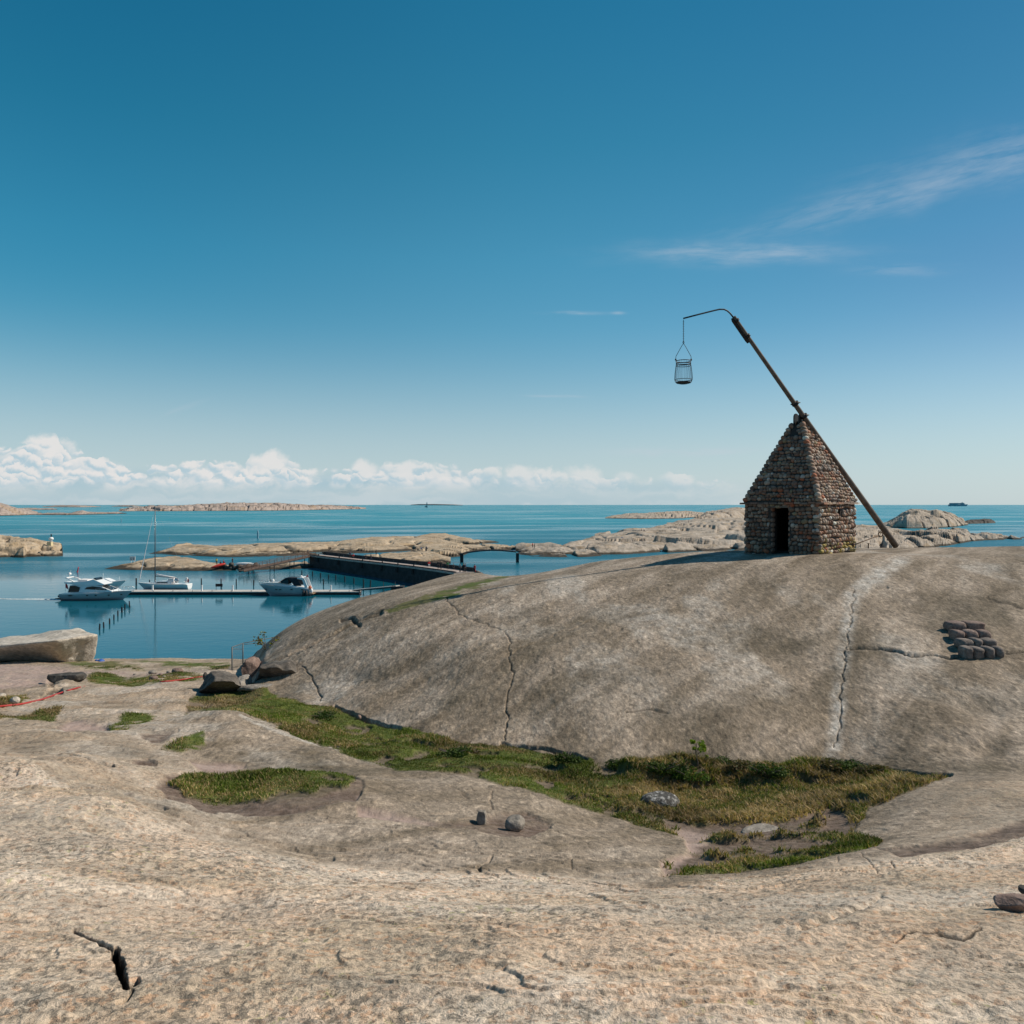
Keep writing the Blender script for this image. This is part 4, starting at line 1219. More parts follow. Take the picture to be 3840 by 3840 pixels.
    f.box((0, 0, 0.0), (2 * inn - 0.02, 2 * inn - 0.02, 0.06), a * -1 + 0)
    f.build('floor', M['inside'], root)
    lin = MB()
    c = nF * (hw - 0.18) + UF * ((door[0] + door[1]) / 2) + Vector((0, 0, doorh - 0.035))
    lin.box(c, (door[1] - door[0] + 0.3, 0.5, 0.07), math.atan2(UF.y, UF.x))
    lin.build('lintel', M['timber'], root)

    # ---- roof
    rf = MB()
    rf.c = (0.045, 0.038, 0.034)
    ev = hw + 0.05
    rb = wallh + 0.03
    apex = 5.62
    topz = 5.22
    ph = apex - rb + 0.15
    e1, e2 = nF, nR
    base = [(e1 + e2) * ev, (e2 - e1) * ev, (-e1 - e2) * ev, (e1 - e2) * ev]
    base = [b + Vector((0, 0, rb)) for b in base]
    k = (topz - rb) / ph
    tp = [Vector((b.x * (1 - k), b.y * (1 - k), topz)) for b in base]
    rf.add(base + tp, [(3, 2, 1, 0), (4, 5, 6, 7)] + [(i, (i + 1) % 4, (i + 1) % 4 + 4, i + 4) for i in range(4)], 0)
    slope = math.hypot(ph, ev)
    slit = (-0.05, 0.13, 0.80)
    for N, U, side in ((nF, UF, 'F'), (nR, UR, 'R'), (-nF, -UF, 'B'), (-nR, -UR, 'B')):
        Vs = (Vector((0, 0, ph)) - N * ev).normalized()
        Nn = U.cross(Vs).normalized()
        if Nn.dot(N) < 0:
            Nn = -Nn
        O = N * ev + Vector((0, 0, rb))

        def skip(mx, my, w, h, side=side):
            return side == 'F' and abs(mx) < 0.13 and my > slope * 0.74
        stones(rf, O, U, Vs, Nn, 0.06, slope * k, lambda v: (-(ev * (1 - v / slope)), ev * (1 - v / slope)), skip, side, 0.145)
    # hip ridges
    for i in range(4):
        b, t = base[i], tp[i]
        L = (t - b).length
        p = 0.05
        d = (t - b).normalized()
        out = Vector((b.x, b.y, 0)).normalized()
        sd = d.cross(out).normalized()
        while p < L:
            w = rnd.uniform(0.15, 0.24)
            c = b + d * (p + w / 2) + out * 0.03
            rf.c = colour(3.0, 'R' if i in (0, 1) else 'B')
            rot = Matrix((sd, d, sd.cross(d))).transposed()
            rf.blob(c, (0.13, w * 0.55, 0.11), rnd.randint(0, 9999), 0.12, sub=2, rot=rot)
            p += w
    # course of thin slabs at the eaves
    for N, U, side in ((nF, UF, 'F'), (nR, UR, 'R'), (-nF, -UF, 'B'), (-nR, -UR, 'B')):
        x = -ev - 0.05
        while x < ev:
            w = rnd.uniform(0.2, 0.42)
            c = N * (ev - 0.04) + U * (x + w / 2) + Vector((0, 0, rb - 0.015 + rnd.uniform(-.015, .015)))
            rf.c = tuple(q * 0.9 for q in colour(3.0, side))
            rf.box(c, (w - 0.02, 0.30, 0.075), math.atan2(U.y, U.x) + rnd.uniform(-.03, .03), taper=0.93)
            x += w
    rf.build('roof', M['cobble'], root)
    # iron fork that carries the lever
    fk = MB()
    Pv = P(3004, 1548, 31.9) - Vector((cx, cy, gz))
    dirb = (P(2760, 1183, 30.6) - P(3360, 2050, 34.0)).normalized()
    side = dirb.cross(Vector((0, 0, 1))).normalized()
    ctr = Vector((0, 0, 0))
    for sg in (-1, 1):
        b0 = nF * 0.10 + nR * (0.11 * sg)
        pts = [(-0.17, 4.5), (0.17, 4.5), (0.17, 5.50)]
        pts += [(0.0 + 0.17 * math.cos(t), 5.56 + 0.17 * math.sin(t)) for t in [R(20), R(50), R(80), R(110), R(140), R(170)]]
        n = len(pts)
        vs = []
        for w in (-0.025, 0.025):
            for x_, z_ in pts:
                vs.append(b0 + nF * x_ * 1.15 + nR * w + Vector((0, 0, z_)))
        fs = [tuple(range(n)), tuple(range(2 * n - 1, n - 1, -1))] + [(i, i + n, (i + 1) % n + n, (i + 1) % n) for i in range(n)]
        fk.add(vs, fs)
    fk.beam(nR * -0.2 + Vector((0, 0, 5.35)), nR * 0.2 + Vector((0, 0, 5.35)), 0.12, 0.12)
    fk.build('iron_fork', M['iron'], root)
    return root


hut()

# ------------------------------------------------------------------ the lever and its fire basket
def lever():
    A, B = P(3360, 2050, 33.9), P(2752, 1188, 30.6)
    base = A.copy()
    root = empty('beacon_lever', base)
    tag(root, 'long brown timber pole leaning over the stone hut with an iron arm at its top', 'beacon lever')
    m = MB()
    n = 16
    rnd = random.Random(5)
    pts, rs = [], []
    for i in range(n + 1):
        t = i / n
        p = (B - A) * t + Vector((0, 0, -0.05 * math.sin(math.pi * t)))
        pts.append(p)
        rs.append(0.135 * (1 - t) + 0.072 * t + rnd.uniform(-.002, .002))
    m.tube(pts, rs, 14)
    m.build('pole', M['timber'], root)
    d = (B - A).normalized()
    sd = d.cross(Vector((0, 0, 1))).normalized()
    for t in (0.592, 0.645):
        p = (B - A) * t
        b = MB()
        b.tube([p - d * 0.05, p + d * 0.05], 0.15, 14)
        b.tube([p - sd * 0.05 + Vector((-.22, 0, -.04)), p + Vector((0.2, 0, .05))], 0.028, 6)
        b.build('iron_band', M['iron'], root)
    s_ = MB()
    q0, q1 = (B - A) * 0.905, (B - A) * 1.0
    up = sd.cross(d).normalized()
    off = Vector((-0.07, 0, -0.06))
    s_.tube([q0 + off * 1.4, q0 + off * 1.3 + d * 0.12, q1 + off * 1.3 - d * .1, q1 + off], [0.05, 0.075, 0.06, 0.045], 8)
    s_.tube([q1 - d * 0.22, q1 - d * 0.15], 0.115, 12)
    s_.tube([q1 - d * 1.02, q1 - d * 0.92], 0.115, 12)
    s_.build('socket', M['iron'], root)
    r = MB()
    arm = [P(2752, 1193, 30.6), P(2738, 1175, 30.58), P(2728, 1166, 30.55), P(2715, 1160, 30.5), P(2698, 1160, 30.45), P(2680, 1164, 30.4), P(2620, 1179, 30.2), P(2563, 1194, 30.0)]
    r.tube([p - base for p in arm], 0.030, 10)
    r.build('iron_arm', M['iron'], root)
    M['ironblue'] = simple_mat('sky_tinted_iron', (0.07, 0.10, 0.12), 0.5, 0.4, var=0.2, scale=12)  # iron with the blue of the sky between the bars mixed in
    # basket hanging from the arm
    top = P(2563, 1194, 30.0)
    k = 30.0 / F

    def hz(py):
        return P(2563, py, 30.0).z
    rb = empty('fire_basket', (top.x, top.y, hz(1437)))
    tag(rb, 'open iron fire basket hanging by a chain from the arm of the lever', 'fire basket')
    o = Vector((top.x, top.y, hz(1437)))
    c = MB()
    z = hz(1199)
    i = 0
    while z > hz(1283):
        nseg = 10
        pts = []
        for q in range(nseg + 1):
            t = 2 * math.pi * q / nseg
            u_, w_ = 0.017 * math.cos(t), 0.030 * math.sin(t)
            pts.append(Vector((u_ if i % 2 else 0, 0 if i % 2 else u_, z - o.z + w_ - 0.03)))
        c.tube(pts, 0.0075, 5, cap=False)
        z -= 0.047
        i += 1
    c.build('chain', M['iron'], rb)
    hd = MB()
    tz = hz(1284) - o.z
    rz = hz(1348) - o.z
    R0 = 0.30
    hd.tube([(0.03 * math.cos(R(t)), 0, tz + 0.04 * math.sin(R(t)) + 0.0) for t in range(0, 361, 30)], 0.009, 5)
    hd.tube([(0, 0, tz - 0.04), (-0.07, 0, tz - 0.14), (-R0 * 0.97, 0, rz + 0.12), (-R0, 0, rz)], 0.011, 6)
    hd.tube([(0, 0, tz - 0.04), (0.07, 0, tz - 0.14), (R0 * 0.97, 0, rz + 0.12), (R0, 0, rz)], 0.011, 6)
    hd.build('handle', M['iron'], rb)
    profz = [(R0 * 0.96, hz(1352)), (R0 * 0.93, hz(1366)), (R0 * 1.0, hz(1376)), (R0 * 1.10, hz(1400)), (R0 * 1.14, hz(1420)), (R0 * 1.05, hz(1432)), (R0 * 0.85, hz(1437))]
    bars = MB()
    nb = 22
    for j in range(nb):
        t = 2 * math.pi * j / nb
        bars.tube([(r_ * math.cos(t), r_ * math.sin(t), z_ - o.z) for r_, z_ in profz], 0.0062, 5)
    bars.build('bars', M['ironblue'], rb)
    for r_, py, th in ((R0 * 0.965, 1354, .014), (R0 * 0.93, 1364, .016), (R0 * 0.96, 1371, .012), (R0 * 1.12, 1424, .011)):
        hp = MB()
        hp.tube([(r_ * math.cos(R(t)), r_ * math.sin(R(t)), hz(py) - o.z) for t in range(0, 361, 15)], th, 6, cap=False)
        hp.build('hoop', M['iron'], rb)
    for sg in (-1, 1):
        hp = MB()
        hp.lathe([(0.03, -0.03), (0.035, 0.03)], (sg * R0, 0, rz - 0.01), 8)
        hp.build('lug', M['iron'], rb)
    pan = MB()
    pan.lathe([(R0 * 0.5, -0.03), (R0 * 0.9, 0.0), (R0 * 1.02, 0.035), (R0 * 0.98, 0.035), (R0 * 0.85, 0.012)], (0, 0, 0), 24)
    pan.build('pan', M['iron'], rb)


lever()

# stay rod and mooring eye behind the hut
m = MB()
a, b = P(3195, 2047, 31.5), P(3296, 2010, 33.0)
m.tube([a, b], 0.022, 6)
m.tube([b + Vector((0.10 * math.cos(R(t)) + 0.07, 0, 0.10 * math.sin(R(t)) + 0.05)) for t in range(0, 361, 30)], 0.022, 6)
m.tube([P(3200, 2052, 31.6), P(3200, 2036, 31.6)], 0.03, 6)
tag(m.build('stay_rod', M['rust']), 'thin rusty iron rod with a ring end rising from the hut wall towards the pole', 'stay rod')
m = MB()
p = on_ground(3258, 2058)
m.tube([p - Vector((0, 0, .3)), p + Vector((0, 0, .22))], 0.025, 6)
m.lathe([(0.05, 0), (0.05, 0.03)], p + Vector((0, 0, .2)), 8)
tag(m.build('iron_peg', M['rust']), 'short iron peg stuck in the rock between hut and pole foot', 'peg')

# ================================================================== STONE STEPS
def steps():
    spec = [(3552, 3690, 2334, 2364, 0.24, True), (3574, 3712, 2366, 2396, 0.22, False), (3594, 3732, 2398, 2428, 0.22, False), (3610, 3758, 2430, 2464, 0.22, False)]
    names = ['flat brown slab, topmost of the four stone steps', 'reddish row of rounded stones, second stone step from the top', 'row of three rounded stones, third stone step from the top', 'row of round stones at the crack, lowest of the four stone steps']
    rnd = random.Random(12)
    for i, (x0, x1, y0, y1, dp, slab) in enumerate(spec):
        Y = on_ground((x0 + x1) / 2, y1 + 2).y
        A, B = P(x0, y1, Y), P(x1, y1, Y)
        h = (y1 - y0) / F * Y
        L = (B - A).length
        root = MB()
        n = 2 if slab else (3 if i < 3 else 4)
        ws = [rnd.uniform(.8, 1.3) for _ in range(n)]
        x = 0
        for w in ws:
            w = w / sum(ws) * L
            c = A + (B - A) * ((x + w / 2) / L) + Vector((0, dp * 0.3, h * 0.45))
            vs, fs = ICO[3]
            q = 0.38 if slab else 0.55
            hh = h * (0.66 if slab else 0.68) * rnd.uniform(.92, 1.05)
            ph = rnd.uniform(0, 6)
            out = []
            for p in vs:
                e = [math.copysign(abs(t) ** q, t) for t in p]
                kk = 1 + 0.05 * math.sin(e[0] * 3 + ph) + 0.05 * math.sin(e[2] * 4 + ph * 2)
                out.append((c.x + e[0] * w * 0.50 * kk, c.y + e[1] * dp * kk, c.z + e[2] * hh * kk))
            root.add(out, fs, 0, True)
            x += w
        o = root.build('stone_step', M['redstone' if i < 2 else 'stepstone'])
        tag(o, names[i], 'stone step', 'stone steps up the rock')


M['stepstone'] = stone_mat('step_stone', (0.12, 0.098, 0.085), (0.20, 0.165, 0.145), (0.28, 0.24, 0.21), 3.0, 0.04)
M['shadestone'] = stone_mat('shade_dark_rock', (0.05, 0.042, 0.036), (0.11, 0.095, 0.08), (0.19, 0.165, 0.14), 2.5, 0.06)  # boulder stone darkened all over to carry the undercut shade
steps()


# ================================================================== LOOSE ROCKS AND BOULDERS
def rock(name, label, cat, c, d, seed, mat, cuts=(), rz=0.0, group=None, sub=4, rough=0.12):
    vs, fs = ICO[sub]
    A = np.array(vs)
    for (n, off) in cuts:
        n = np.array(n, float)
        n /= np.linalg.norm(n)
        k = A @ n - off
        A = A - np.where(k > 0, k, 0)[:, None] * n[None, :] * 0.94
    nz = fbm(A[:, 0] * 1.4 + A[:, 2], A[:, 1] * 1.4 - A[:, 2] * .7, 4, seed) * rough + fbm(A[:, 0] * 5 + A[:, 2] * 4, A[:, 1] * 5 - A[:, 2] * 3, 3, seed + 3) * rough * 0.3
    A = A * (1 + nz)[:, None]
    A = A * np.array(d)[None, :]
    cs, sn = math.cos(rz), math.sin(rz)
    X = A[:, 0] * cs - A[:, 1] * sn
    Y = A[:, 0] * sn + A[:, 1] * cs
    me = bpy.data.meshes.new(name)
    me.from_pydata([tuple(q) for q in np.stack([X, Y, A[:, 2]], -1)], [], fs)
    me.polygons.foreach_set('use_smooth', [True] * len(fs))
    o = link(name, me, None, [mat])
    o.location = c
    tag(o, label, cat, group)
    return o


M['lichenrock'] = stone_mat('lichen_rock', (0.035, 0.033, 0.03), (0.09, 0.085, 0.078), (0.62, 0.61, 0.58), 14.0, 0.03)
g = on_ground(1806, 3095)
rock('stone', 'small upright pale grey stone standing on the rock near the brown patch', 'stone', g + Vector((0, .05, .065)), (0.065, 0.06, 0.12), 3, M['greystone'], [((0, 0, 1), .8), ((0, -1, .2), .7), ((1, 0, 0), .8)])
g = on_ground(1930, 3120)
rock('stone', 'small rounded brown-grey stone on the brown earth patch', 'stone', g + Vector((0, .08, .07)), (0.125, 0.11, 0.105), 5, M['greystone'], [((-.2, -.2, 1), .75)], 0.3)
g = on_ground(3825, 3425)
rock('stone', 'angular reddish stone cut by the right edge of the photo', 'stone', g + Vector((0.03, .05, .04)), (0.13, 0.10, 0.06), 8, M['redstone'], [((0.2, 0.3, 1), .45), ((-1, -.3, .9), .45), ((.2, -1, .1), .45), ((-.6, -.8, -.3), .5)], 0.2, rough=.2)
g = on_ground(3835, 3385)
rock('stone', 'small dark stone lying on top of the reddish stone at right', 'stone', g + Vector((0.06, .06, .05)), (0.04, 0.04, 0.03), 9, M['darkstone'], [((0, 0, 1), .5)], 0.2)
g = on_ground(2480, 3015)
rock('lichen_rock', 'low dark rock flecked with white lichen in the dry grass', 'rock', g + Vector((0, .1, .0)), (0.30, 0.24, 0.14), 11, M['lichenrock'], [((0, 0, 1), .7)], 0.15)
g = on_ground(2860, 3118)
rock('flat_stone', 'flat grey slab lying on bare ground below the dry grass', 'stone', g + Vector((0, .05, -.02)), (0.30, 0.20, 0.05), 13, M['greystone'], [((0, 0, 1), .6)], 0.45)
g = on_ground(1345, 2700)
rock('stone', 'tiny pink-grey stone in the grass under the long rock dome', 'stone', g + Vector((0, .03, .06)), (0.06, 0.06, 0.06), 14, M['redstone'])
g = on_ground(50, 2640)
rock('stone', 'white rounded stone beside the red hose', 'stone', g + Vector((0, .05, .08)), (0.12, 0.1, 0.09), 15, M['boulder'])
g = on_ground(3, 2620)
rock('stone', 'whitish stone at the left edge in the grass above the red hose', 'stone', g + Vector((0, .05, .06)), (0.09, 0.1, 0.07), 16, M['boulder'])
for i, (px, py, r_, lab) in enumerate([(572, 2527, 0.13, 'small brown stone, leftmost on the gravel by the distant path'), (598, 2533, 0.06, 'pebble on the gravel by the distant path, just right of the leftmost stone'),
                                (630, 2524, 0.08, 'small reddish stone in the middle of the gravel strip'), (662, 2524, 0.17, 'reddish stone, largest on the gravel strip by the distant path'),
                                (612, 2542, 0.06, 'small pale pebble lowest on the gravel strip'), (575, 2548, 0.12, 'dark stone in the grass just below the gravel strip'), (505, 2531, 0.05, 'lone pebble left of the gravel strip')]):
    g = on_ground(px, py)
    rock('stone', lab, 'stone', g + Vector((0, .05, r_ * .4)), (r_ * 1.3, r_, r_ * .7), 30 + i, M['redstone'] if i % 2 else M['greystone'], group='stones on the gravel strip', sub=3)

# dark hollow log-like ledge beside the path
g = on_ground(235, 2548)
rock('dark_ledge', 'dark broken rock ledge beside the pink path', 'rock', g + Vector((0, .3, .02)), (0.55, 0.4, 0.24), 44, M['darkstone'], [((0, 0, 1), .4), ((-.5, -1, .2), .6)], 0.45, rough=.3)


def big_boulder():
    # sheared block: bright top, dark face to the left, sunlit end to the right
    e_t, e_b = P(205, 2402, 36.0), P(236, 2487, 38.0)
    r_t, r_b = P(372, 2377, 38.6), P(352, 2486, 38.8)
    l_t, l_b = P(-260, 2450, 37.0), P(-260, 2486, 39.8)
    k_t, k_m = P(290, 2353, 40.6), P(60, 2385, 41.0)
    kl, kb = P(-260, 2425, 41.5), P(-260, 2490, 41.5)
    kbr = P(340, 2490, 41.5)
    v = [l_t, e_t, r_t, k_t, k_m, kl, l_b, e_b, r_b, kbr, kb]
    c = P(200, 2490, 39.0)
    m = MB()
    m.add([p - c for p in v], [(0, 1, 4, 5), (1, 2, 3, 4), (6, 7, 1, 0), (7, 8, 2, 1), (8, 9, 3, 2), (9, 10, 5, 4, 3), (6, 0, 5, 10), (10, 9, 8, 7, 6)])
    o = m.build('big_boulder', M['boulder'])
    bm = bmesh.new()
    bm.from_mesh(o.data)
    bmesh.ops.recalc_face_normals(bm, faces=bm.faces)
    bmesh.ops.triangulate(bm, faces=bm.faces)
    bmesh.ops.subdivide_edges(bm, edges=bm.edges, cuts=11, use_grid_fill=True)
    for _ in range(1):
        bmesh.ops.smooth_vert(bm, verts=bm.verts, factor=0.5, use_axis_x=True, use_axis_y=True, use_axis_z=True)
    bm.normal_update()
    co = np.array([v_.co[:] for v_ in bm.verts])
    nz = fbm(co[:, 0] * .8 + co[:, 1] * .3, co[:, 2] * 1.2 + co[:, 1] * .5, 4, 91) * 0.13 + fbm(co[:, 0] * 3 + co[:, 1] * 3, co[:, 2] * 1.1, 3, 92) * 0.05
    for v_, q in zip(bm.verts, nz):
        v_.co += v_.normal * float(q)
    for f in bm.faces:
        f.smooth = True
    bm.to_mesh(o.data)
    bm.free()
    o.location = c
    tag(o, 'huge pale boulder with a shaded undercut face at the harbour edge', 'boulder')


big_boulder()
p = P(378, 2478, 38.5)
m = MB()
m.blob((0, 0, 0), (0.17, 0.15, 0.09), 4, 0.25, sub=2)
m.blob((-0.2, 0, .02), (0.09, 0.1, 0.05), 5, 0.3, sub=2)
o = m.build('blue_bag', M['blue'])
o.location = p
tag(o, 'crumpled bright blue bag lying at the foot of the huge boulder', 'bag')

# boulders at the end of the dome
c = on_ground(806, 2612)
rock('boulder', 'rounded boulder coloured dark for its shaded undercut side on the grass below the fence', 'boulder', c + Vector((-0.10, 0.75, 0.08)), (0.66, 1.0, 0.50), 51, M['shadestone'], [((0.10, -1, -0.80), 0.14), ((0.3, 0.2, 1), .66), ((-1, -.4, .6), .7), ((1, .2, .5), .72)], 0.22, rough=.22, sub=5)
c = on_ground(740, 2585)
rock('stone', 'small dark stone leaning on the dark undercut boulder', 'stone', c + Vector((0.12, 0.3, 0.32)), (0.06, 0.1, 0.12), 52, M['darkstone'])
c = on_ground(975, 2575)
rock('boulder', 'boulder coloured dark for the shaded hollow beneath it at the dome end', 'boulder', c + Vector((0.12, 1.1, 0.08)), (0.74, 1.0, 0.52), 54, M['shadestone'], [((0.0, -1, -0.7), 0.12), ((-.2, 0.2, 1), .66), ((-1, -.2, .3), .7)], 0.1, rough=.28, sub=5)
c = on_ground(910, 2575)
rock('boulder', 'brown split boulder standing by the wire fence', 'boulder', c + Vector((0.0, 0.75, 0.30)), (0.24, 0.6, 0.52), 53, M['redstone'], [((0.5, -1, -.3), .35), ((-1, -.3, 0), .6)], -0.2, rough=.16)
c = on_ground(985, 2575)
rock('boulder', 'low tan rock lip in front of the dark hollow', 'boulder', c + Vector((-0.1, 0.1, -0.04)), (0.60, 0.22, 0.10), 55, M['greystone'], [((0, 0, 1), .75)], 0.2, rough=.14)
c = on_ground(892, 2592)
rock('boulder', 'tan sunlit slab between the undercut boulder and the dark hollow', 'boulder', c + Vector((0.0, 0.5, 0.10)), (0.22, 0.6, 0.30), 56, M['greystone'], [((1, -.4, 0.3), .5), ((0, 0, 1), .6)], 0.2, rough=.12)

# ------------------------------------------------------------------ red hose over the rock
def hose(pts, label, r_=0.026):
    m = MB()
    q = []
    for (x0, y0), (x1, y1) in zip(pts[:-1], pts[1:]):
        n = 14
        for i in range(n):
            t = i / n
            q.append((x0 + (x1 - x0) * t, y0 + (y1 - y0) * t))
    q.append(pts[-1])
    v = [on_ground(*p_) for p_ in q]
    w = []
    for i in range(len(v)):
        a_ = v[max(0, i - 4):i + 5]
        s_ = sum(a_, Vector()) / len(a_)
        w.append(Vector((s_.x, s_.y, s_.z + r_ * 0.8)))
    m.tube(w, r_, 8)
    tag(m.build('red_hose', M['hose']), label, 'hose')


M['hose'] = simple_mat('red_rubber', (0.36, 0.028, 0.02), 0.5, var=0.15)
hose([(-60, 2655), (0, 2652), (80, 2644), (160, 2625), (220, 2603), (290, 2582), (325, 2576)], 'long red hose curving over the rock at the left edge')
hose([(590, 2560), (660, 2554), (720, 2545), (765, 2539)], 'far stretch of red hose ending at the dark undercut boulder')

# ------------------------------------------------------------------ wire fence
M['galv'] = simple_mat('galvanised_wire', (0.13, 0.14, 0.145), 0.7, 0.2, var=0.15)


def fence():
    posts = [(870, 2427, 2512, on_ground(870, 2514).y), (911, 2412, 2488, on_ground(900, 2495).y), (1040, 2388, 2440, 36.0)]
    A = P(870, 2512, on_ground(870, 2514).y)
    root = empty('wire_fence', A)
    tag(root, 'thin grey wire-mesh fence on the rock above the harbour', 'fence')
    tp = []
    for (x, y0, y1, Y) in posts:
        t, b = P(x, y0, Y), P(x, y1, Y)
        m = MB()
        m.tube([b - A - Vector((0, 0, .25)), t - A], 0.026, 8)
        m.build('post', M['galv'], root)
        tp.append((t, b))
    m = MB()
    for (t0, b0), (t1, b1) in zip(tp[:-1], tp[1:]):
        m.tube([t0 - A, t1 - A], 0.018, 6)
        m.tube([b0 - A + (t0 - b0) * .93, b1 - A + (t1 - b1) * .7], 0.012, 6)
    m.build('top_rail', M['galv'], root)
    m = MB()
    (t0, b0), (t1, b1) = tp[0], tp[1]
    for i in range(1, 13):
        k = i / 13
        m.tube([b0 + (b1 - b0) * k - A, t0 + (t1 - t0) * k - A], 0.0022, 4)
    for i in range(1, 16):
        k = i / 16
        m.tube([b0 + (t0 - b0) * k - A, b1 + (t1 - b1) * k - A], 0.0022, 4)
    m.build('mesh_panel', M['galv'], root)


fence()


# ================================================================== PLANTS
def leaf_cloud(mb, c, rad, n, size, cols, rnd, flat=1.0):
    for _ in range(n):
        d = Vector((rnd.gauss(0, 1), rnd.gauss(0, 1), rnd.gauss(0, 1)))
        d.normalize()
        r_ = rnd.random() ** 0.45
        p = Vector(c) + Vector((d.x * rad[0], d.y * rad[1], abs(d.z) * rad[2] if flat else d.z * rad[2])) * r_
        s_ = size * rnd.uniform(0.6, 1.4)
        a = Vector((rnd.gauss(0, 1), rnd.gauss(0, 1), rnd.gauss(0, .6))).normalized()
        b = a.cross(Vector((rnd.gauss(0, 1), rnd.gauss(0, 1), rnd.gauss(0, 1)))).normalized()
        k = rnd.uniform(.7, 1.3)
        cc = rnd.choice(cols)
        mb.c = (cc[0] * k, cc[1] * k, cc[2] * k)
        mb.add([p - a * s_, p + b * s_ * .45, p + a * s_, p - b * s_ * .45], [(0, 1, 2, 3)])


def shrub(px, py, w, h, label, seed, cols=None, n=900):
    g = on_ground(px, py)
    w, h, n = w * 1.25, h * 0.95, int(n * 1.3)
    rnd = random.Random(seed)
    cols = cols or [(0.05, 0.085, 0.018), (0.035, 0.06, 0.014), (0.075, 0.11, 0.025)]
    root = empty('shrub', g)
    tag(root, label, 'shrub', 'low shrubs in the grassy cleft')
    st = MB()
    for _ in range(9):
        a = rnd.uniform(0, 6.28)
        st.tube([(0, 0, -.03), (math.cos(a) * w * .35, math.sin(a) * w * .25, h * .5), (math.cos(a) * w * .75, math.sin(a) * w * .5, h * .85)], [0.012, .008, .004], 5)
    st.build('stem', M['bark'], root)
    mb = MB()
    for _ in range(6):
        c = (rnd.uniform(-.55, .55) * w, rnd.uniform(-.4, .4) * w, rnd.uniform(0, .35) * h)
        leaf_cloud(mb, c, (w * .5, w * .4, h * .65), n // 6, 0.026, cols, rnd)
    mb.build('foliage', M['leaf'], root)


brn = [(0.17, 0.12, 0.06), (0.11, 0.085, 0.04), (0.07, 0.08, 0.025)]
shrub(2350, 2885, .34, .22, 'dark green low shrub at the left end of the grassy bank', 1)
shrub(2480, 2905, .36, .26, 'green shrub on the bank, left of the tall sapling', 2)
shrub(2585, 2925, .30, .24, 'bright leaved shrub just below the tall sapling', 3, [(0.12, 0.19, 0.03), (0.06, 0.10, 0.02)])
shrub(2690, 2880, .34, .26, 'brownish green shrub on the bank, right of the tall sapling', 4)
shrub(2790, 2885, .28, .20, 'small brown-tipped shrub at the middle of the bank', 5, brn)
shrub(2880, 2920, .34, .26, 'dark round shrub above the flat grey slab', 6)
shrub(3000, 2905, .36, .26, 'mid green shrub right of the dark round shrub', 7)
shrub(3090, 2885, .30, .20, 'dry brown shrub against the foot of the rock', 8, brn)
shrub(3180, 2890, .34, .26, 'dense green shrub near the right end of the bank', 9)
shrub(3270, 2905, .26, .18, 'last small brownish shrub at the right end of the bank', 10, brn)
shrub(1700, 2830, .30, .14, 'dark low shrub in the green turf under the dome crack', 11, n=700)
shrub(1760, 2835, .22, .14, 'straw coloured tuft shrub beside the dark low one in the turf', 12, brn, n=500)
shrub(2130, 2855, .26, .18, 'dark shrub at the foot of the dome where the turf widens', 13, n=700)
shrub(1200, 2690, .4, .14, 'dark low mound of plants near the left end of the turf', 14, n=700)


def sapling(px, py, topy, Y, label, cols, seed, nleaf, lean=0.0, nbranch=7, r0=0.014, name='sapling', cat='young tree'):
    g = on_ground(px, py) if Y is None else P(px, py, Y)
    hgt = (py - topy) / F * g.y
    rnd = random.Random(seed)
    root = empty(name, g)
    tag(root, label, cat)
    t = MB()
    top = Vector((lean, 0, hgt))
    pts = [Vector((0, 0, -.1)), Vector((lean * .2 + .02, 0, hgt * .35)), Vector((lean * .6 - .02, 0.01, hgt * .7)), top]
    t.tube(pts, [r0, r0 * .8, r0 * .5, r0 * .25], 6)
    t.build('trunk', M['bark'], root)
    br, lf = MB(), MB()
    for i in range(nbranch):
        k = 0.3 + 0.65 * i / nbranch
        p0 = pts[1].lerp(pts[3], k)
        a = rnd.uniform(0, 6.28)
        L = hgt * rnd.uniform(.16, .32)
        p1 = p0 + Vector((math.cos(a) * L * .7, math.sin(a) * L * .7, L * .7))
        br.tube([p0, (p0 + p1) / 2 + Vector((0, 0, L * .05)), p1], [r0 * .4, r0 * .25, r0 * .12], 4)
        leaf_cloud(lf, p1, (L * .4, L * .4, L * .35), nleaf // nbranch, 0.028 if g.y < 20 else .05, cols, rnd, 0)
    br.build('branch', M['bark'], root)
    lf.build('crown', M['leaf'], root)


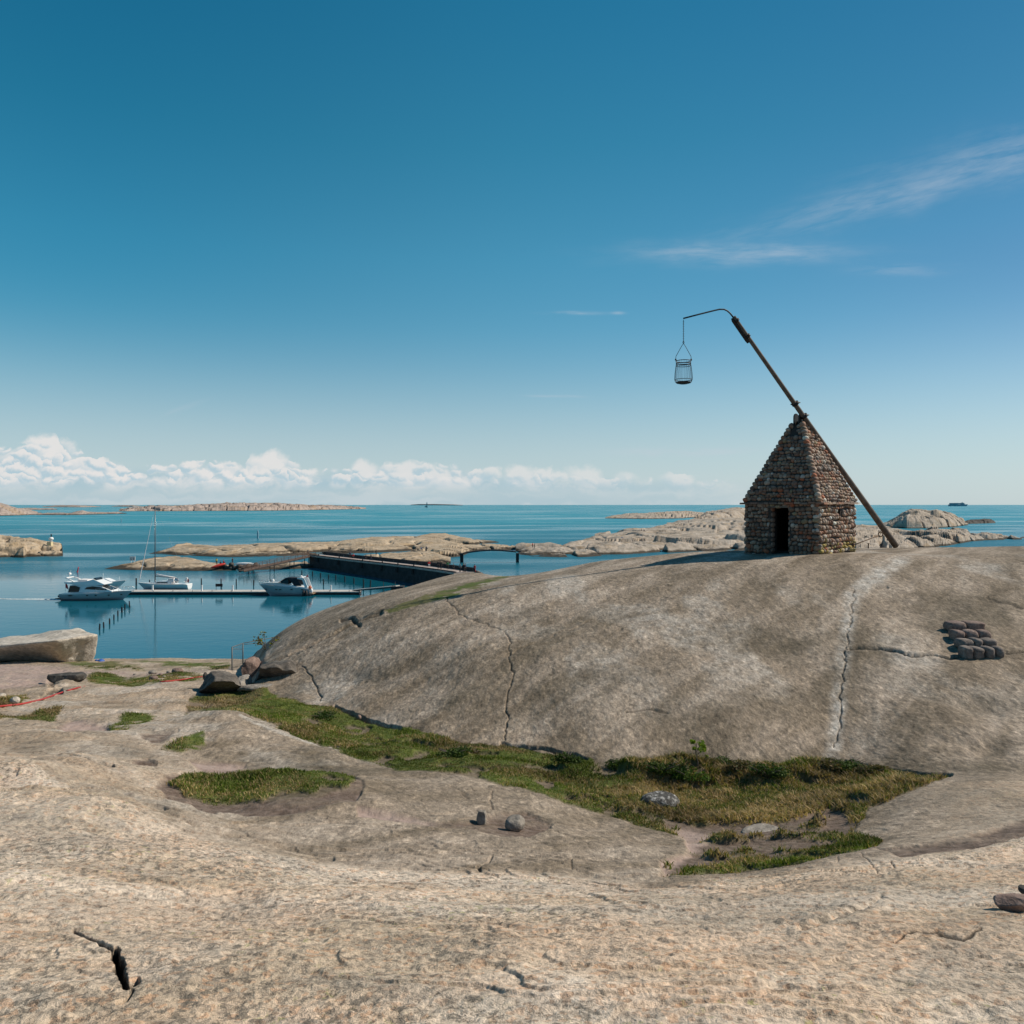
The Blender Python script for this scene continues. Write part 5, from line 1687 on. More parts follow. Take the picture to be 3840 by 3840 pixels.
sapling(2612, 2900, 2785, None, 'slim sapling with bright yellow-green leaves in front of the dome', [(0.26, 0.34, 0.03), (0.17, 0.25, 0.03)], 21, 300)
sapling(2655, 2890, 2838, None, 'short yellow-green sapling right of the taller one', [(0.26, 0.30, 0.04), (0.16, 0.2, 0.03)], 22, 90, nbranch=5, r0=.008)
sapling(1004, 2585, 2400, 28.5, 'thin bare tree with a few yellow leaves between boulders and fence', [(0.17, 0.13, 0.06), (0.26, 0.26, 0.03), (0.14, 0.10, 0.06)], 23, 330, -0.1, 14, 0.035, 'small_tree', 'tree')
for i, (px, py, ty) in enumerate([(2668, 2880, 2790), (2690, 2880, 2782), (2722, 2875, 2800)]):
    g = on_ground(px, py)
    m = MB()
    h_ = (py - ty) / F * g.y
    m.tube([(0, 0, -.05), (0.02, 0, h_ * .5), (0.0, 0, h_)], [.005, .004, .002], 4)
    for q in range(5):
        m.tube([(0.01, 0, h_ * (.4 + q * .12)), (0.05 * (-1) ** q, 0.01, h_ * (.5 + q * .12))], [.003, .001], 4)
    o = m.build('bare_twig', M['bark'])
    o.location = g
    tag(o, ['bare upright twig nearest the short sapling', 'tallest bare twig, in the middle of three', 'bare twig farthest right of the saplings'][i], 'twig', 'bare twigs by the saplings')


# grass blades over the turf: one object nobody could count
def blades():
    V = G['V']
    dens = G['grass'].copy()
    dens[V[..., 1] > 34] = 0
    dens[dens < 0.3] = 0
    rng = np.random.default_rng(4)
    A = np.zeros(dens.shape)
    dx = np.abs(np.diff(V[..., 0], axis=1))
    dy = np.abs(np.diff(V[..., 1], axis=0))
    A[:-1, :-1] = dx[:-1] * dy[:, :-1]
    w = (dens * A).ravel()
    inside = np.broadcast_to((G['PX'] > -200) & (G['PX'] < 4000), dens.shape).ravel()
    w = w * inside / np.maximum(V[..., 1].ravel(), 5) ** 1.2
    cdf = np.cumsum(w)
    cdf /= cdf[-1]
    N = 190000
    i = np.searchsorted(cdf, rng.random(N))
    base = V.reshape(-1, 3)[i] + np.stack([rng.normal(0, .02, N), rng.normal(0, .02, N), np.full(N, -0.01)], -1)
    dry = G['dry'].ravel()[i]
    bank = G['bank'].ravel()[i]
    bx, by = base[:, 0], base[:, 1]
    tall = sstep(0.0, 0.4, fbm(bx * 1.3, by * 1.3, 3, 95))
    hh = rng.uniform(0.014, 0.034, N) * (1 + 1.8 * dry + 1.9 * bank + 1.0 * tall)
    ww = hh * 0.10 + 0.003
    ang = rng.uniform(0, 2 * np.pi, N)
    lean = rng.uniform(0.2, 1.0, N) * hh * (1 + .6 * dry)
    la = rng.uniform(0, 2 * np.pi, N)
    sx, sy = np.cos(ang) * ww, np.sin(ang) * ww
    mid = base + np.stack([np.cos(la) * lean * .3, np.sin(la) * lean * .3, hh * .6], -1)
    tip = base + np.stack([np.cos(la) * lean, np.sin(la) * lean, hh], -1)
    sv = np.stack([sx, sy, 0 * sx], -1)
    VV = np.stack([base - sv, base + sv, mid + sv * .6, mid - sv * .6, tip], 1).reshape(-1, 3)
    k = np.arange(N)[:, None] * 5
    loops = np.concatenate([k + np.array([[0, 1, 2, 3]]), k + np.array([[3, 2, 4]])], 1).reshape(-1)
    me = bpy.data.meshes.new('grass')
    me.vertices.add(len(VV))
    me.vertices.foreach_set('co', VV.reshape(-1).astype(np.float32))
    me.loops.add(len(loops))
    me.loops.foreach_set('vertex_index', loops.astype(np.int32))
    me.polygons.add(2 * N)
    st = np.stack([np.arange(N) * 7, np.arange(N) * 7 + 4], 1).reshape(-1)
    me.polygons.foreach_set('loop_start', st.astype(np.int32))
    me.polygons.foreach_set('loop_total', np.tile([4, 3], N).astype(np.int32))
    me.update(calc_edges=True)
    r_ = rng.uniform(0.6, 1.4, N)[:, None]
    pn = fbm(bx * 0.8, by * 0.8, 4, 96)[:, None]
    r_ = r_ * (1 + 0.75 * pn)
    straw = sstep(0.0, 0.45, fbm(bx * 1.6, by * 1.6, 4, 97))
    isdry = (rng.random(N) < np.clip(dry * 0.9 + 0.10 + 0.5 * straw, 0, .92))[:, None]
    col = np.where(isdry, np.array([[0.33, 0.235, 0.12]]), np.array([[0.105, 0.135, 0.022]])) * r_
    col = np.repeat(np.concatenate([col, np.ones((N, 1))], 1), 5, axis=0)
    me.materials.append(M['leaf'])
    set_attr(me, 'tint', col)
    tag(link('grass', me), 'short green and straw-coloured grass growing in the rock hollows', 'grass', kind='stuff')


blades()

# ================================================================== HARBOUR
def on_sea(px, py):
    p = S(px, py)
    return p


# ---- breakwater with its walkway
def breakwater():
    path = [S(1160, 2127), S(1300, 2148), S(1420, 2165), S(1540, 2184), S(1640, 2203)]
    path.append(path[-1] + (path[-1] - path[-2]) * 0.6)
    hh = [3.3, 3.35, 3.4, 3.5, 3.6, 3.6]
    O = path[0]
    root = empty('breakwater', O)
    tag(root, 'long dark harbour breakwater with a pale concrete walkway on top', 'breakwater')
    nrm = []
    for i in range(len(path)):
        d = (path[min(i + 1, len(path) - 1)] - path[max(i - 1, 0)]).normalized()
        nrm.append(Vector((-d.y, d.x, 0)) if -d.y * 0 + d.x > 0 else Vector((d.y, -d.x, 0)))

    def strip(mb, a0, a1, z0, z1, mi=0):
        """box running along the wall between offsets a0..a1 and heights z0..z1 (z relative to the wall top)"""
        vs = []
        for i, p in enumerate(path):
            for (a_, z_) in ((a0, z0), (a1, z0), (a1, z1), (a0, z1)):
                zz = (hh[i] + z_) if z_ > -50 else -2.0
                q = p + nrm[i] * a_ - O
                vs.append((q.x, q.y, zz))
        fs = []
        for i in range(len(path) - 1):
            b = i * 4
            for k in range(4):
                k2 = (k + 1) % 4
                fs.append((b + k, b + k2, b + 4 + k2, b + 4 + k))
        fs.append((0, 3, 2, 1))
        b = (len(path) - 1) * 4
        fs.append((b, b + 1, b + 2, b + 3))
        mb.add(vs, fs, mi)
    m = MB()
    strip(m, 0, 4.5, -99, -0.35)
    m.build('wall', M['darkwall'], root)
    m = MB()
    strip(m, -0.25, 4.6, -0.347, 0)
    m.build('walkway', M['walkway'], root)
    m = MB()
    strip(m, 0.02, 0.32, 0.003, 0.22)
    m.build('kerb', M['darkfloat'], root)
    m = MB()
    strip(m, 4.25, 4.55, 0.003, 0.8)
    m.build('parapet', M['darkwall'], root)
    for k in (0.25, 0.8, 1.5, 2.1, 2.6, 3.1):
        i = int(k)
        p = path[i].lerp(path[i + 1], k - i) - nrm[i] * 0.25 - O
        m = MB()
        m.box((p.x, p.y, hh[i] - 1.0), (0.5, 0.4, 1.2))
        m.build('fender', M['darkfloat'], root)
        m = MB()
        m.lathe([(0.16, 0), (0.12, 0.2), (0.2, 0.3), (0.1, 0.36)], (p.x + nrm[i].x * .4, p.y + nrm[i].y * .4, hh[i] + .22), 8)
        m.build('bollard', M['darkfloat'], root)
    # lifebuoy cabinet
    p = path[0].lerp(path[1], 0.66) + nrm[0] * 0.5
    # rubble slope behind
    rr = MB()
    rnd = random.Random(8)
    for _ in range(420):
        t = rnd.uniform(0, len(path) - 1.001)
        i = int(t)
        off = 4.6 + abs(rnd.gauss(0, 1.0)) * 3.2
        q = path[i].lerp(path[i + 1], t - i) + nrm[i] * off
        z = 3.6 - (off - 4.6) * 0.55 + rnd.uniform(-.2, .3)
        s_ = rnd.uniform(0.35, 0.85)
        k = rnd.uniform(.5, 1.6)
        rr.c = (0.10 * k, 0.085 * k, 0.072 * k) if rnd.random() < .75 else (0.40 * k * .7, 0.34 * k * .7, 0.28 * k * .7)
        rr.blob((q.x, q.y, z), (s_, s_ * .8, s_ * .65), rnd.randint(0, 9999), .3, sub=1, rot=Matrix.Rotation(rnd.uniform(0, 6), 3, 'Z'))
    # foundation under the rubble
    o = rr.build('rubble', M['cobble'])
    tag(o, 'heap of dark rubble stones along the far side of the breakwater', 'rubble', kind='stuff')
    m = MB()
    vs = []
    for i, p in enumerate(path):
        for (a_, z_) in ((4.4, -2), (4.4, hh[i] - .5), (7.0, 2.0), (11.5, -1.0)):
            q = p + nrm[i] * a_
            vs.append((q.x, q.y, z_))
    fs = []
    for i in range(len(path) - 1):
        for k in range(4):
            k2 = (k + 1) % 4
            fs.append((i * 4 + k, i * 4 + k2, i * 4 + 4 + k2, i * 4 + 4 + k))
    m.add(vs, fs)
    tag(m.build('rubble_core', M['darkwall']), kind='structure')
    return path, nrm, hh


BW = breakwater()


def on_bw(px, off=1.6):
    """point on the walkway at this column"""
    path, nrm, hh = BW
    best = None
    for i in range(len(path) - 1):
        for k in range(0, 50):
            q = path[i].lerp(path[i + 1], k / 50) + nrm[i] * off
            pp = 1920 + q.x / q.y * F
            if best is None or abs(pp - px) < best[0]:
                best = (abs(pp - px), Vector((q.x, q.y, hh[i] + (hh[i + 1] - hh[i]) * k / 50)))
    return best[1]


# ---- footbridge from the rocks to the breakwater
def footbridge():
    A, B = S(905, 2137, 1.3), S(1158, 2112, 3.3)
    A = Vector((A.x, A.y, 1.0))
    B = BW[0][0] + BW[1][0] * 1.4
    B = Vector((B.x - .3, B.y, 3.28))
    root = empty('footbridge', A)
    tag(root, 'brown wooden footbridge with railings joining the low rocks to the breakwater', 'footbridge')
    d = (B - A)
    L = d.length
    s_ = Vector((-d.y, d.x, 0)).normalized()
    m = MB()
    m.beam(Vector(), d, 1.6, 0.16)
    m.build('deck', M['wood_brown'], root)
    m = MB()
    for sg in (-1, 1):
        m.beam(s_ * .75 * sg - Vector((0, 0, .22)), d + s_ * .75 * sg - Vector((0, 0, .22)), 0.16, 0.26)
    m.build('girder', M['darkfloat'], root)
    for sg in (-1, 1):
        m = MB()
        for z in (0.55, 1.1):
            m.beam(s_ * .78 * sg + Vector((0, 0, z)), d + s_ * .78 * sg + Vector((0, 0, z)), 0.06, 0.09)
        n = 10
        for i in range(n + 1):
            p = d * (i / n) + s_ * .78 * sg
            m.beam(p + Vector((0, 0, -.1)), p + Vector((0, 0, 1.12)), 0.09, 0.09)
        m.build('railing', M['wood_brown'], root)
    for k in (0.12, 0.4, 0.68, 0.9):
        m = MB()
        for sg in (-1, 1):
            p = d * k + s_ * .7 * sg
            m.beam(p - Vector((0, 0, 4)), p - Vector((0, 0, .3)), 0.16, 0.16)
        m.build('trestle', M['darkfloat'], root)


footbridge()


def arch_bridge():
    A, B = S(1738, 2078, 2.2), S(1934, 2074, 2.6)
    A.z, B.z = 2.7, 3.1
    B.y = A.y
    B.x = (1934 - 1920) / F * B.y
    root = empty('arched_bridge', A)
    tag(root, 'low dark arched footbridge over the narrow channel behind the breakwater', 'bridge')
    n = 16
    L = (B - A).length

    def pt(t, dz=0.0):
        return (B - A) * t + Vector((0, 0, 0.65 * math.sin(math.pi * t) * 1.0 + dz))
    m = MB()
    for i in range(n):
        m.beam(pt(i / n), pt((i + 1) / n + .002), 1.8, 0.34)
    m.build('deck', M['pile'], root)
    for sg in (-1, 1):
        m = MB()
        for i in range(n):
            m.beam(pt(i / n, .95) + Vector((0, sg, 0)), pt((i + 1) / n, .95) + Vector((0, sg, 0)), 0.05, 0.05)
            m.beam(pt(i / n, .1) + Vector((0, sg, 0)), pt(i / n, .95) + Vector((0, sg, 0)), 0.04, 0.04)
        m.build('railing', M['darkfloat'], root)
    for x, h in ((-0.5, 2.6), (L + 0.5, 3.2)):
        m = MB()
        m.box((x, 0, -h / 2 - .3), (0.9, 2.2, h + .6))
        m.build('abutment', M['darkwall'], root)


arch_bridge()


# ---- floating dock
def dock():
    A, B = S(462, 2231), S(1345, 2231)
    y = (A.y + B.y) / 2
    A.y = B.y = y
    A.x, B.x = (462 - 1920) / F * y, (1345 - 1920) / F * y
    root = empty('floating_dock', A)
    tag(root, 'long floating dock with a pale deck and dark sides across the harbour', 'dock')
    L = B.x - A.x
    n = 4
    w = L / n
    for i in range(n):
        m = MB()
        m.box(((i + .5) * w, 1.6, 0.02), (w - 0.12, 3.0, 0.80))
        m.build('float', M['darkfloat'], root)  # float sides coloured dark to carry their shadow and reflection
        m = MB()
        m.box(((i + .5) * w, 1.6, 0.513), (w - 0.06, 3.3, 0.18))
        m.build('deck', M['concrete'], root)
    for px in (576, 760, 875, 1243):
        x = (px - 1920) / F * (y + 1.6) - A.x
        m = MB()
        m.box((x, 1.2, 1.1), (0.26, 0.22, 1.0), taper=.85)
        m.box((x, 1.2, 1.65), (0.30, 0.26, 0.08))
        m.build('service_post', M['white'], root)
    for k in range(12):
        m = MB()
        m.lathe([(0.05, 0), (0.05, .12), (0.1, .14), (.1, .18)], (L * (k + .5) / 12, 0.3, .605), 8)
        m.build('cleat', M['darkfloat'], root)
    # information board standing on the dock
    x = (817 - 1920) / F * (y + 2) - A.x
    br = empty('notice_board', (A.x + x, y + 2.6, 0.6))
    tag(br, 'dark rectangular notice board on two legs standing on the floating dock', 'notice board')
    m = MB()
    m.box((0, 0, .95), (1.35, 0.08, 0.55))
    m.build('board', M['pile'], br)
    for sg in (-1, 1):
        m = MB()
        m.beam((sg * .55, 0, 0), (sg * .55, 0, .8), .06, .06)
        m.build('leg', M['darkfloat'], br)
    # gangway to the shore
    g0 = Vector((B.x - 1.2, y + 1.8, 0.75))
    g1 = P(1492, 2196, 143.0)
    gr = empty('gangway', g0)
    tag(gr, 'pale narrow gangway sloping from the floating dock up to the shore rock', 'gangway')
    d = g1 - g0
    m = MB()
    m.beam(Vector(), d, 1.2, 0.14)
    m.build('deck', M['concrete'], gr)
    m = MB()
    for sg in (-.55, .55):
        m.beam(Vector((0, sg, -.15)), d + Vector((0, sg, -.15)), .1, .2)
    m.build('girder', M['darkfloat'], gr)
    m = MB()
    m.box((d.x, d.y, d.z - .7), (2.2, 2.4, 1.3))
    m.build('landing', M['darkwall'], gr)
    for i, px in enumerate((1438, 1482)):
        p = P(px, 2212 if i == 0 else 2198, y + 1.5)
        m = MB()
        m.tube([(0, 0, -p.z - 1), (0, 0, 1.5 if i == 0 else .8)], .06, 6)
        m.lathe([(.1, 0), (.05, .1)], (0, 0, 1.5 if i == 0 else .8), 6)
        o = m.build('steel_pile', M['pile'])
        o.location = p
        tag(o, ['thin dark steel pile beside the middle of the gangway', 'thin dark steel pile at the shore end of the gangway'][i], 'pile', 'thin steel piles by the gangway')


dock()

# ---- mooring piles
def pile(px, y0, y1, label, group, r_=0.13, lean=0.0):
    b = S(px, y1)
    h = (y1 - y0) / F * b.y
    if PILE:
        o = PILE[0].copy()
        C.objects.link(o)
    else:
        m = MB()
        m.tube([(0, 0, -1.5), (0.01, 0, 0.3), (-0.01, 0, .7), (0, 0, 1.0)], [1.05, 1.0, .96, .92], 10)
        o = m.build('mooring_pile', M['pile'])
        PILE.append(o)
    o.location = b
    o.scale = (r_, r_, h)
    o.rotation_euler = (0, lean, 0)
    tag(o, label, 'pile', group)


PILE = []
for i, (px, a, b) in enumerate([(373, 2339, 2362), (389, 2333, 2354), (411, 2319, 2340), (427, 2305, 2324), (442, 2290, 2310), (457, 2276, 2297), (468, 2265, 2288), (486, 2254, 2278)]):
    pile(px, a, b, ['nearest dark pile of the slanting row, beside the huge boulder', 'second pile of the slanting row counted from the huge boulder', 'third pile of the slanting row counted from the huge boulder',
                    'fourth pile of the slanting row counted from the huge boulder', 'fifth pile of the slanting row counted from the huge boulder', 'sixth pile of the slanting row, thicker than its neighbours',
                    'seventh pile of the slanting row, near the yacht bow', 'farthest pile of the slanting row, set apart near the dock end'][i], 'slanting row of mooring piles', 0.10 + .03 * (i == 5), [0.06, -.04, 0, .02, 0, 0, .03, -.05][i])
for i, (px, a, b) in enumerate([(755, 2170, 2196), (829, 2172, 2196), (886, 2172, 2196), (951, 2175, 2196), (1016, 2174, 2196)]):
    pile(px, a, b, ['dark pile behind the dock, leftmost of five', 'dark pile behind the dock, right above the notice board', 'dark pile behind the dock, middle of five', 'dark pile behind the dock, left of the sport cruiser bow', 'dark pile seen just above the sport cruiser foredeck'][i], 'mooring piles behind the dock', 0.12)
for i, (px, a, b) in enumerate([(1132, 2139, 2158), (1172, 2142, 2162), (1202, 2148, 2168), (1232, 2154, 2172), (1259, 2156, 2176), (1293, 2161, 2183), (1327, 2167, 2190), (1363, 2172, 2204), (1388, 2176, 2207), (1213, 2172, 2193)]):
    pile(px, a, b, ['first mooring pile from the left between cruiser and breakwater', 'second mooring pile from the left along the breakwater', 'third mooring pile from the left along the breakwater', 'fourth mooring pile from the left along the breakwater', 'fifth mooring pile from the left along the breakwater',
                    'sixth mooring pile from the left along the breakwater', 'seventh mooring pile from the left along the breakwater', 'eighth mooring pile, behind the start of the gangway', 'crooked last mooring pile, behind the gangway', 'single mooring pile just right of the cruiser, in front of the row'][i], 'mooring piles along the breakwater', 0.13, 0.05 if i == 8 else 0.0)
pile(561, 2176, 2186, 'short dark pile behind the sailing boat mast', 'mooring piles behind the dock', .12)
pile(511, 2170, 2196, 'dark pile at the bow of the sailing boat', 'mooring piles behind the dock', .16)


# ================================================================== BOATS
def hull(L, B, sheer, name, mat, parent, rake=0.1, keel=-0.5, stern=0.86, full=2.3, stripe=None):
    """bow towards +x, waterline at z = 0"""
    n = 26
    m = MB()
    vs, fs = [], []
    prof = [(0.0, 0.0), (0.55, 0.22), (0.80, 0.42), (0.90, 0.62), (0.97, 0.82), (1.0, 1.0)]
    k = len(prof)
    for i in range(n + 1):
        t = i / n
        b = B / 2 * (stern + (1 - stern) * min(1, t * 2.5)) * max(0.0, 1 - max(0, (t - .42) / .58) ** full)
        zs = sheer(t)
        low = keel * (1 - t ** 6)
        for sg in (1, -1):
            for (fy, fz) in (prof if sg == 1 else prof[::-1]):
                z = low + (zs - low) * fz
                fl = fy if t < .6 else fy * (1 - .35 * (1 - fz) * (t - .6) / .4)
                x = -L / 2 + L * t * (1 - rake * (1 - fz)) + 0.02 * L * (1 - fz) * (1 - t) * 0
                vs.append((x, sg * b * fl, z))
    w = 2 * k
    for i in range(n):
        for j in range(w):
            j2 = (j + 1) % w
            fs.append((i * w + j, (i + 1) * w + j, (i + 1) * w + j2, i * w + j2))
    fs.append(tuple(range(w)))
    fs.append(tuple(n * w + j for j in range(w))[::-1])
    m.add(vs, fs, 0, False)
    o = m.build(name, mat, parent)
    return o


def rail(parent, pts, h, name='rail', r_=0.022, mat=None, posts=True):
    m = MB()
    tp = [Vector(p) + Vector((0, 0, h)) for p in pts]
    m.tube(tp, r_, 5)
    if posts:
        for p, t in zip(pts, tp):
            m.tube([p, t], r_, 5)
    return m.build(name, mat or M['steel'], parent)


def fly_yacht():
    p = S(368, 2249)
    L = 12.2
    o = empty('motor_yacht', p, 0)
    tag(o, 'white flybridge motor yacht under way past the end of the dock', 'yacht')
    sh = lambda t: 1.15 + 0.42 * t ** 1.6
    hull(L, 4.0, sh, 'hull', M['gelshade'], o, rake=0.13, keel=-0.35)
    # deck and gunwale
    m = MB()
    m.prof([(-5.4, 1.12), (-5.4, 1.32), (0, 1.42), (3.5, 1.62), (6.55, 1.66), (6.1, 1.52), (0, 1.25)], 1.98, wt=1.9)
    V_ = []
    for v in m.v:
        t = (v[0] + 6.1) / 12.2
        k = max(0.06, 1 - max(0, (t - .42) / .6) ** 2.3)
        V_.append((v[0], v[1] * k, v[2]))
    m.v = V_
    m.build('deck', M['gel'], o)
    m = MB()
    m.box((-6.3, 0, 0.35), (0.9, 3.4, 0.12))
    m.build('swim_platform', M['teak'], o)
    # saloon
    m = MB()
    m.prof([(-4.6, 1.4), (-4.2, 2.75), (-1.2, 2.95), (1.0, 2.6), (3.3, 1.65), (3.3, 1.5)], 1.62, wt=1.35)
    m.build('cabin', M['gel'], o)
    for sg in (-1, 1):
        m = MB()
        m.prof([(-4.45, 1.5), (-4.15, 2.62), (-3.3, 2.66), (-2.4, 2.35), (-2.6, 1.55)], 0.06, cy=sg * 1.58)
        m.build('side_window', M['glass'], o)
        m = MB()
        m.prof([(-1.6, 2.02), (-1.2, 2.38), (-0.2, 2.52), (1.2, 2.35), (2.4, 1.95), (2.2, 1.85)], 0.05, cy=sg * 1.50)
        m.build('side_window', M['glass'], o)
    m = MB()
    m.add([(1.2, -1.2, 2.56), (1.2, 1.2, 2.56), (2.9, 1.1, 1.88), (2.9, -1.1, 1.88), (1.2, -1.2, 2.50), (1.2, 1.2, 2.50), (2.9, 1.1, 1.8), (2.9, -1.1, 1.8)], [(0, 3, 2, 1), (4, 5, 6, 7), (0, 1, 5, 4), (1, 2, 6, 5), (2, 3, 7, 6), (3, 0, 4, 7)])
    m.build('windscreen', M['glass'], o)
    # flybridge
    m = MB()
    m.prof([(-5.3, 3.05), (-5.2, 3.3), (-4.3, 3.25), (-1.5, 3.38), (-0.2, 3.75), (0.2, 3.6), (1.9, 2.85), (1.6, 2.72), (-2.5, 2.72)], 1.5, wt=1.35)
    m.build('flybridge', M['gel'], o)
    m = MB()
    m.prof([(-0.5, 3.5), (-0.1, 4.0), (0.1, 3.95), (0.3, 3.5)], 1.15, wt=1.0)
    m.build('fly_screen', M['glass'], o)
    m = MB()
    m.prof([(-3.0, 3.25), (-3.1, 3.68), (-1.4, 3.62), (-1.4, 3.3)], 1.0)
    m.build('seat', M['sail'], o)
    # radar arch with domes
    m = MB()
    for sg in (-1, 1):
        m.tube([(-3.6, sg * 1.4, 3.3), (-4.4, sg * 1.3, 3.75), (-5.15, sg * 1.15, 4.0)], [.12, .1, .09], 8)
    m.beam((-5.15, -1.15, 4.0), (-5.15, 1.15, 4.0), .3, .14)
    m.build('radar_arch', M['gel'], o)
    m = MB()
    m.lathe([(.06, 0), (.06, .35), (.26, .42), (.3, .55), (.24, .72), (.1, .8)], (-5.1, 0, 4.05), 12)
    m.build('radar_dome', M['gel'], o)
    m = MB()
    m.tube([(-5.15, .5, 4.1), (-5.25, .5, 5.4)], .012, 4)
    m.build('antenna', M['steel'], o)
    m = MB()
    m.tube([(-5.35, -.9, 1.5), (-5.35, -.9, 3.4)], .02, 5)
    m.build('flagstaff', M['steel'], o)
    m = MB()
    m.prof([(-5.35, 3.3), (-4.95, 2.6), (-4.8, 1.9), (-5.3, 2.2)], .015, cy=-.9)
    m.build('flag', M['flag_red'], o)
    for x in (-3.9, -0.9, 0.6, 2.7, 4.6):
        m = MB()
        tt = (x + 6.1) / 12.2
        bb = 2.0 * max(0.06, 1 - max(0, (tt - .42) / .58) ** 2.3)
        wz = 0.9 + .1 * tt
        ww = 0.42 if x < -3 else 0.2
        vs = []
        m.lathe([(1.0, -0.02), (1.0, 0.02)], (0, 0, 0), 12)
        m.v = [(x + v[0] * ww, -(bb * 0.985 + .02) + v[2] * 1.0, wz + v[1] * 0.10) for v in m.v]
        m.build('porthole', M['glass'], o)
    pts = []
    for i in range(9):
        x = 0.5 + 5.9 * i / 8
        tt = (x + 6.1) / 12.2
        bb = 1.9 * max(0.06, 1 - max(0, (tt - .42) / .6) ** 2.3)
        pts.append(Vector((x, -bb, 1.5 + .03 * i)))
    rail(o, pts, .62)
    rail(o, [Vector((q.x, -q.y, q.z)) for q in pts], .62)
    m = MB()
    m.blob((-6.15, -.8, .72), (.62, .5, .26), 3, .05, sub=2)
    m.build('tender', M['rubber'], o)
    m = MB()
    m.blob((-5.9, -1.22, .85), (.22, .12, .16), 3, .05, sub=2)
    m.build('lifebuoy', M['red'], o)
    # foam from the stern
    w = empty('wake', S(245, 2250))
    w = None
    return o


for o_ in [fly_yacht()]:
    pass
for o_ in [o for o in bpy.data.objects if o.name.startswith('wake')]:
    bpy.data.objects.remove(o_)


def wake():
    m = MB()
    a, b = S(250, 2249), S(-80, 2246)
    rnd = random.Random(6)
    n = 90
    vs, fs = [], []
    for i in range(n + 1):
        t = i / n
        p = a.lerp(b, t)
        w = (0.16 + 0.22 * math.sin(math.pi * min(1, t * 2)) + 0.12 * rnd.random()) * (1 - .45 * t)
        h = 0.10 * (1 - .5 * t) + 0.05 * rnd.random()
        z = 0.0
        y = p.y + 0.5 * math.sin(t * 9) * t
        vs += [(p.x, y - w * 1.3, -0.02), (p.x, y - w * .4, h), (p.x, y + w * .4, h * .8), (p.x, y + w * 1.3, -0.02)]
    for i in range(n):
        for k in range(3):
            fs.append((i * 4 + k, i * 4 + k + 1, i * 4 + 5 + k, i * 4 + 4 + k))
    m.add(vs, fs, 0, True)
    tag(m.build('wake', M['foam']), 'thin line of white foam trailing behind the moving yacht', 'wake', kind='stuff')


wake()


def back_boat():
    """white motorboat lying beyond the yacht, only its bow and deck showing"""
    p = S(398, 2206)
    o = empty('motorboat', p, 0)
    tag(o, 'white motorboat lying just behind the moving yacht, bow to the right', 'motorboat')
    sh = lambda t: 1.0 + .55 * t ** 1.5
    hull(8.4, 2.9, sh, 'hull', M['gel'], o, rake=.2, keel=-.3)
    m = MB()
    m.prof([(-2.6, 1.1), (-1.8, 1.9), (0.2, 1.95), (1.6, 1.35), (1.6, 1.2)], 1.05, wt=.85)
    m.build('cabin', M['gel'], o)
    m = MB()
    m.prof([(-1.5, 1.35), (-1.3, 1.8), (0.1, 1.82), (1.2, 1.4)], 1.09, wt=.92)
    m.build('side_window', M['glass'], o)
    for x_, z0_, z1_ in ((-.6, 1.9, 3.0), (2.7, 1.4, 2.3)):
        m = MB()
        m.tube([(x_, 0, z0_), (x_, 0, z1_)], .03, 5)
        m.build('pole', M['gel'], o)
    m = MB()
    m.prof([(-4.1, .93), (-4.1, 1.03), (0, 1.2), (4.0, 1.55), (4.05, 1.48)], 1.2)
    m.v = [(v[0], v[1] * max(.08, 1 - max(0, ((v[0] + 4.2) / 8.4 - .42) / .6) ** 2.3), v[2]) for v in m.v]
    m.build('deck', M['gel'], o)


back_boat()


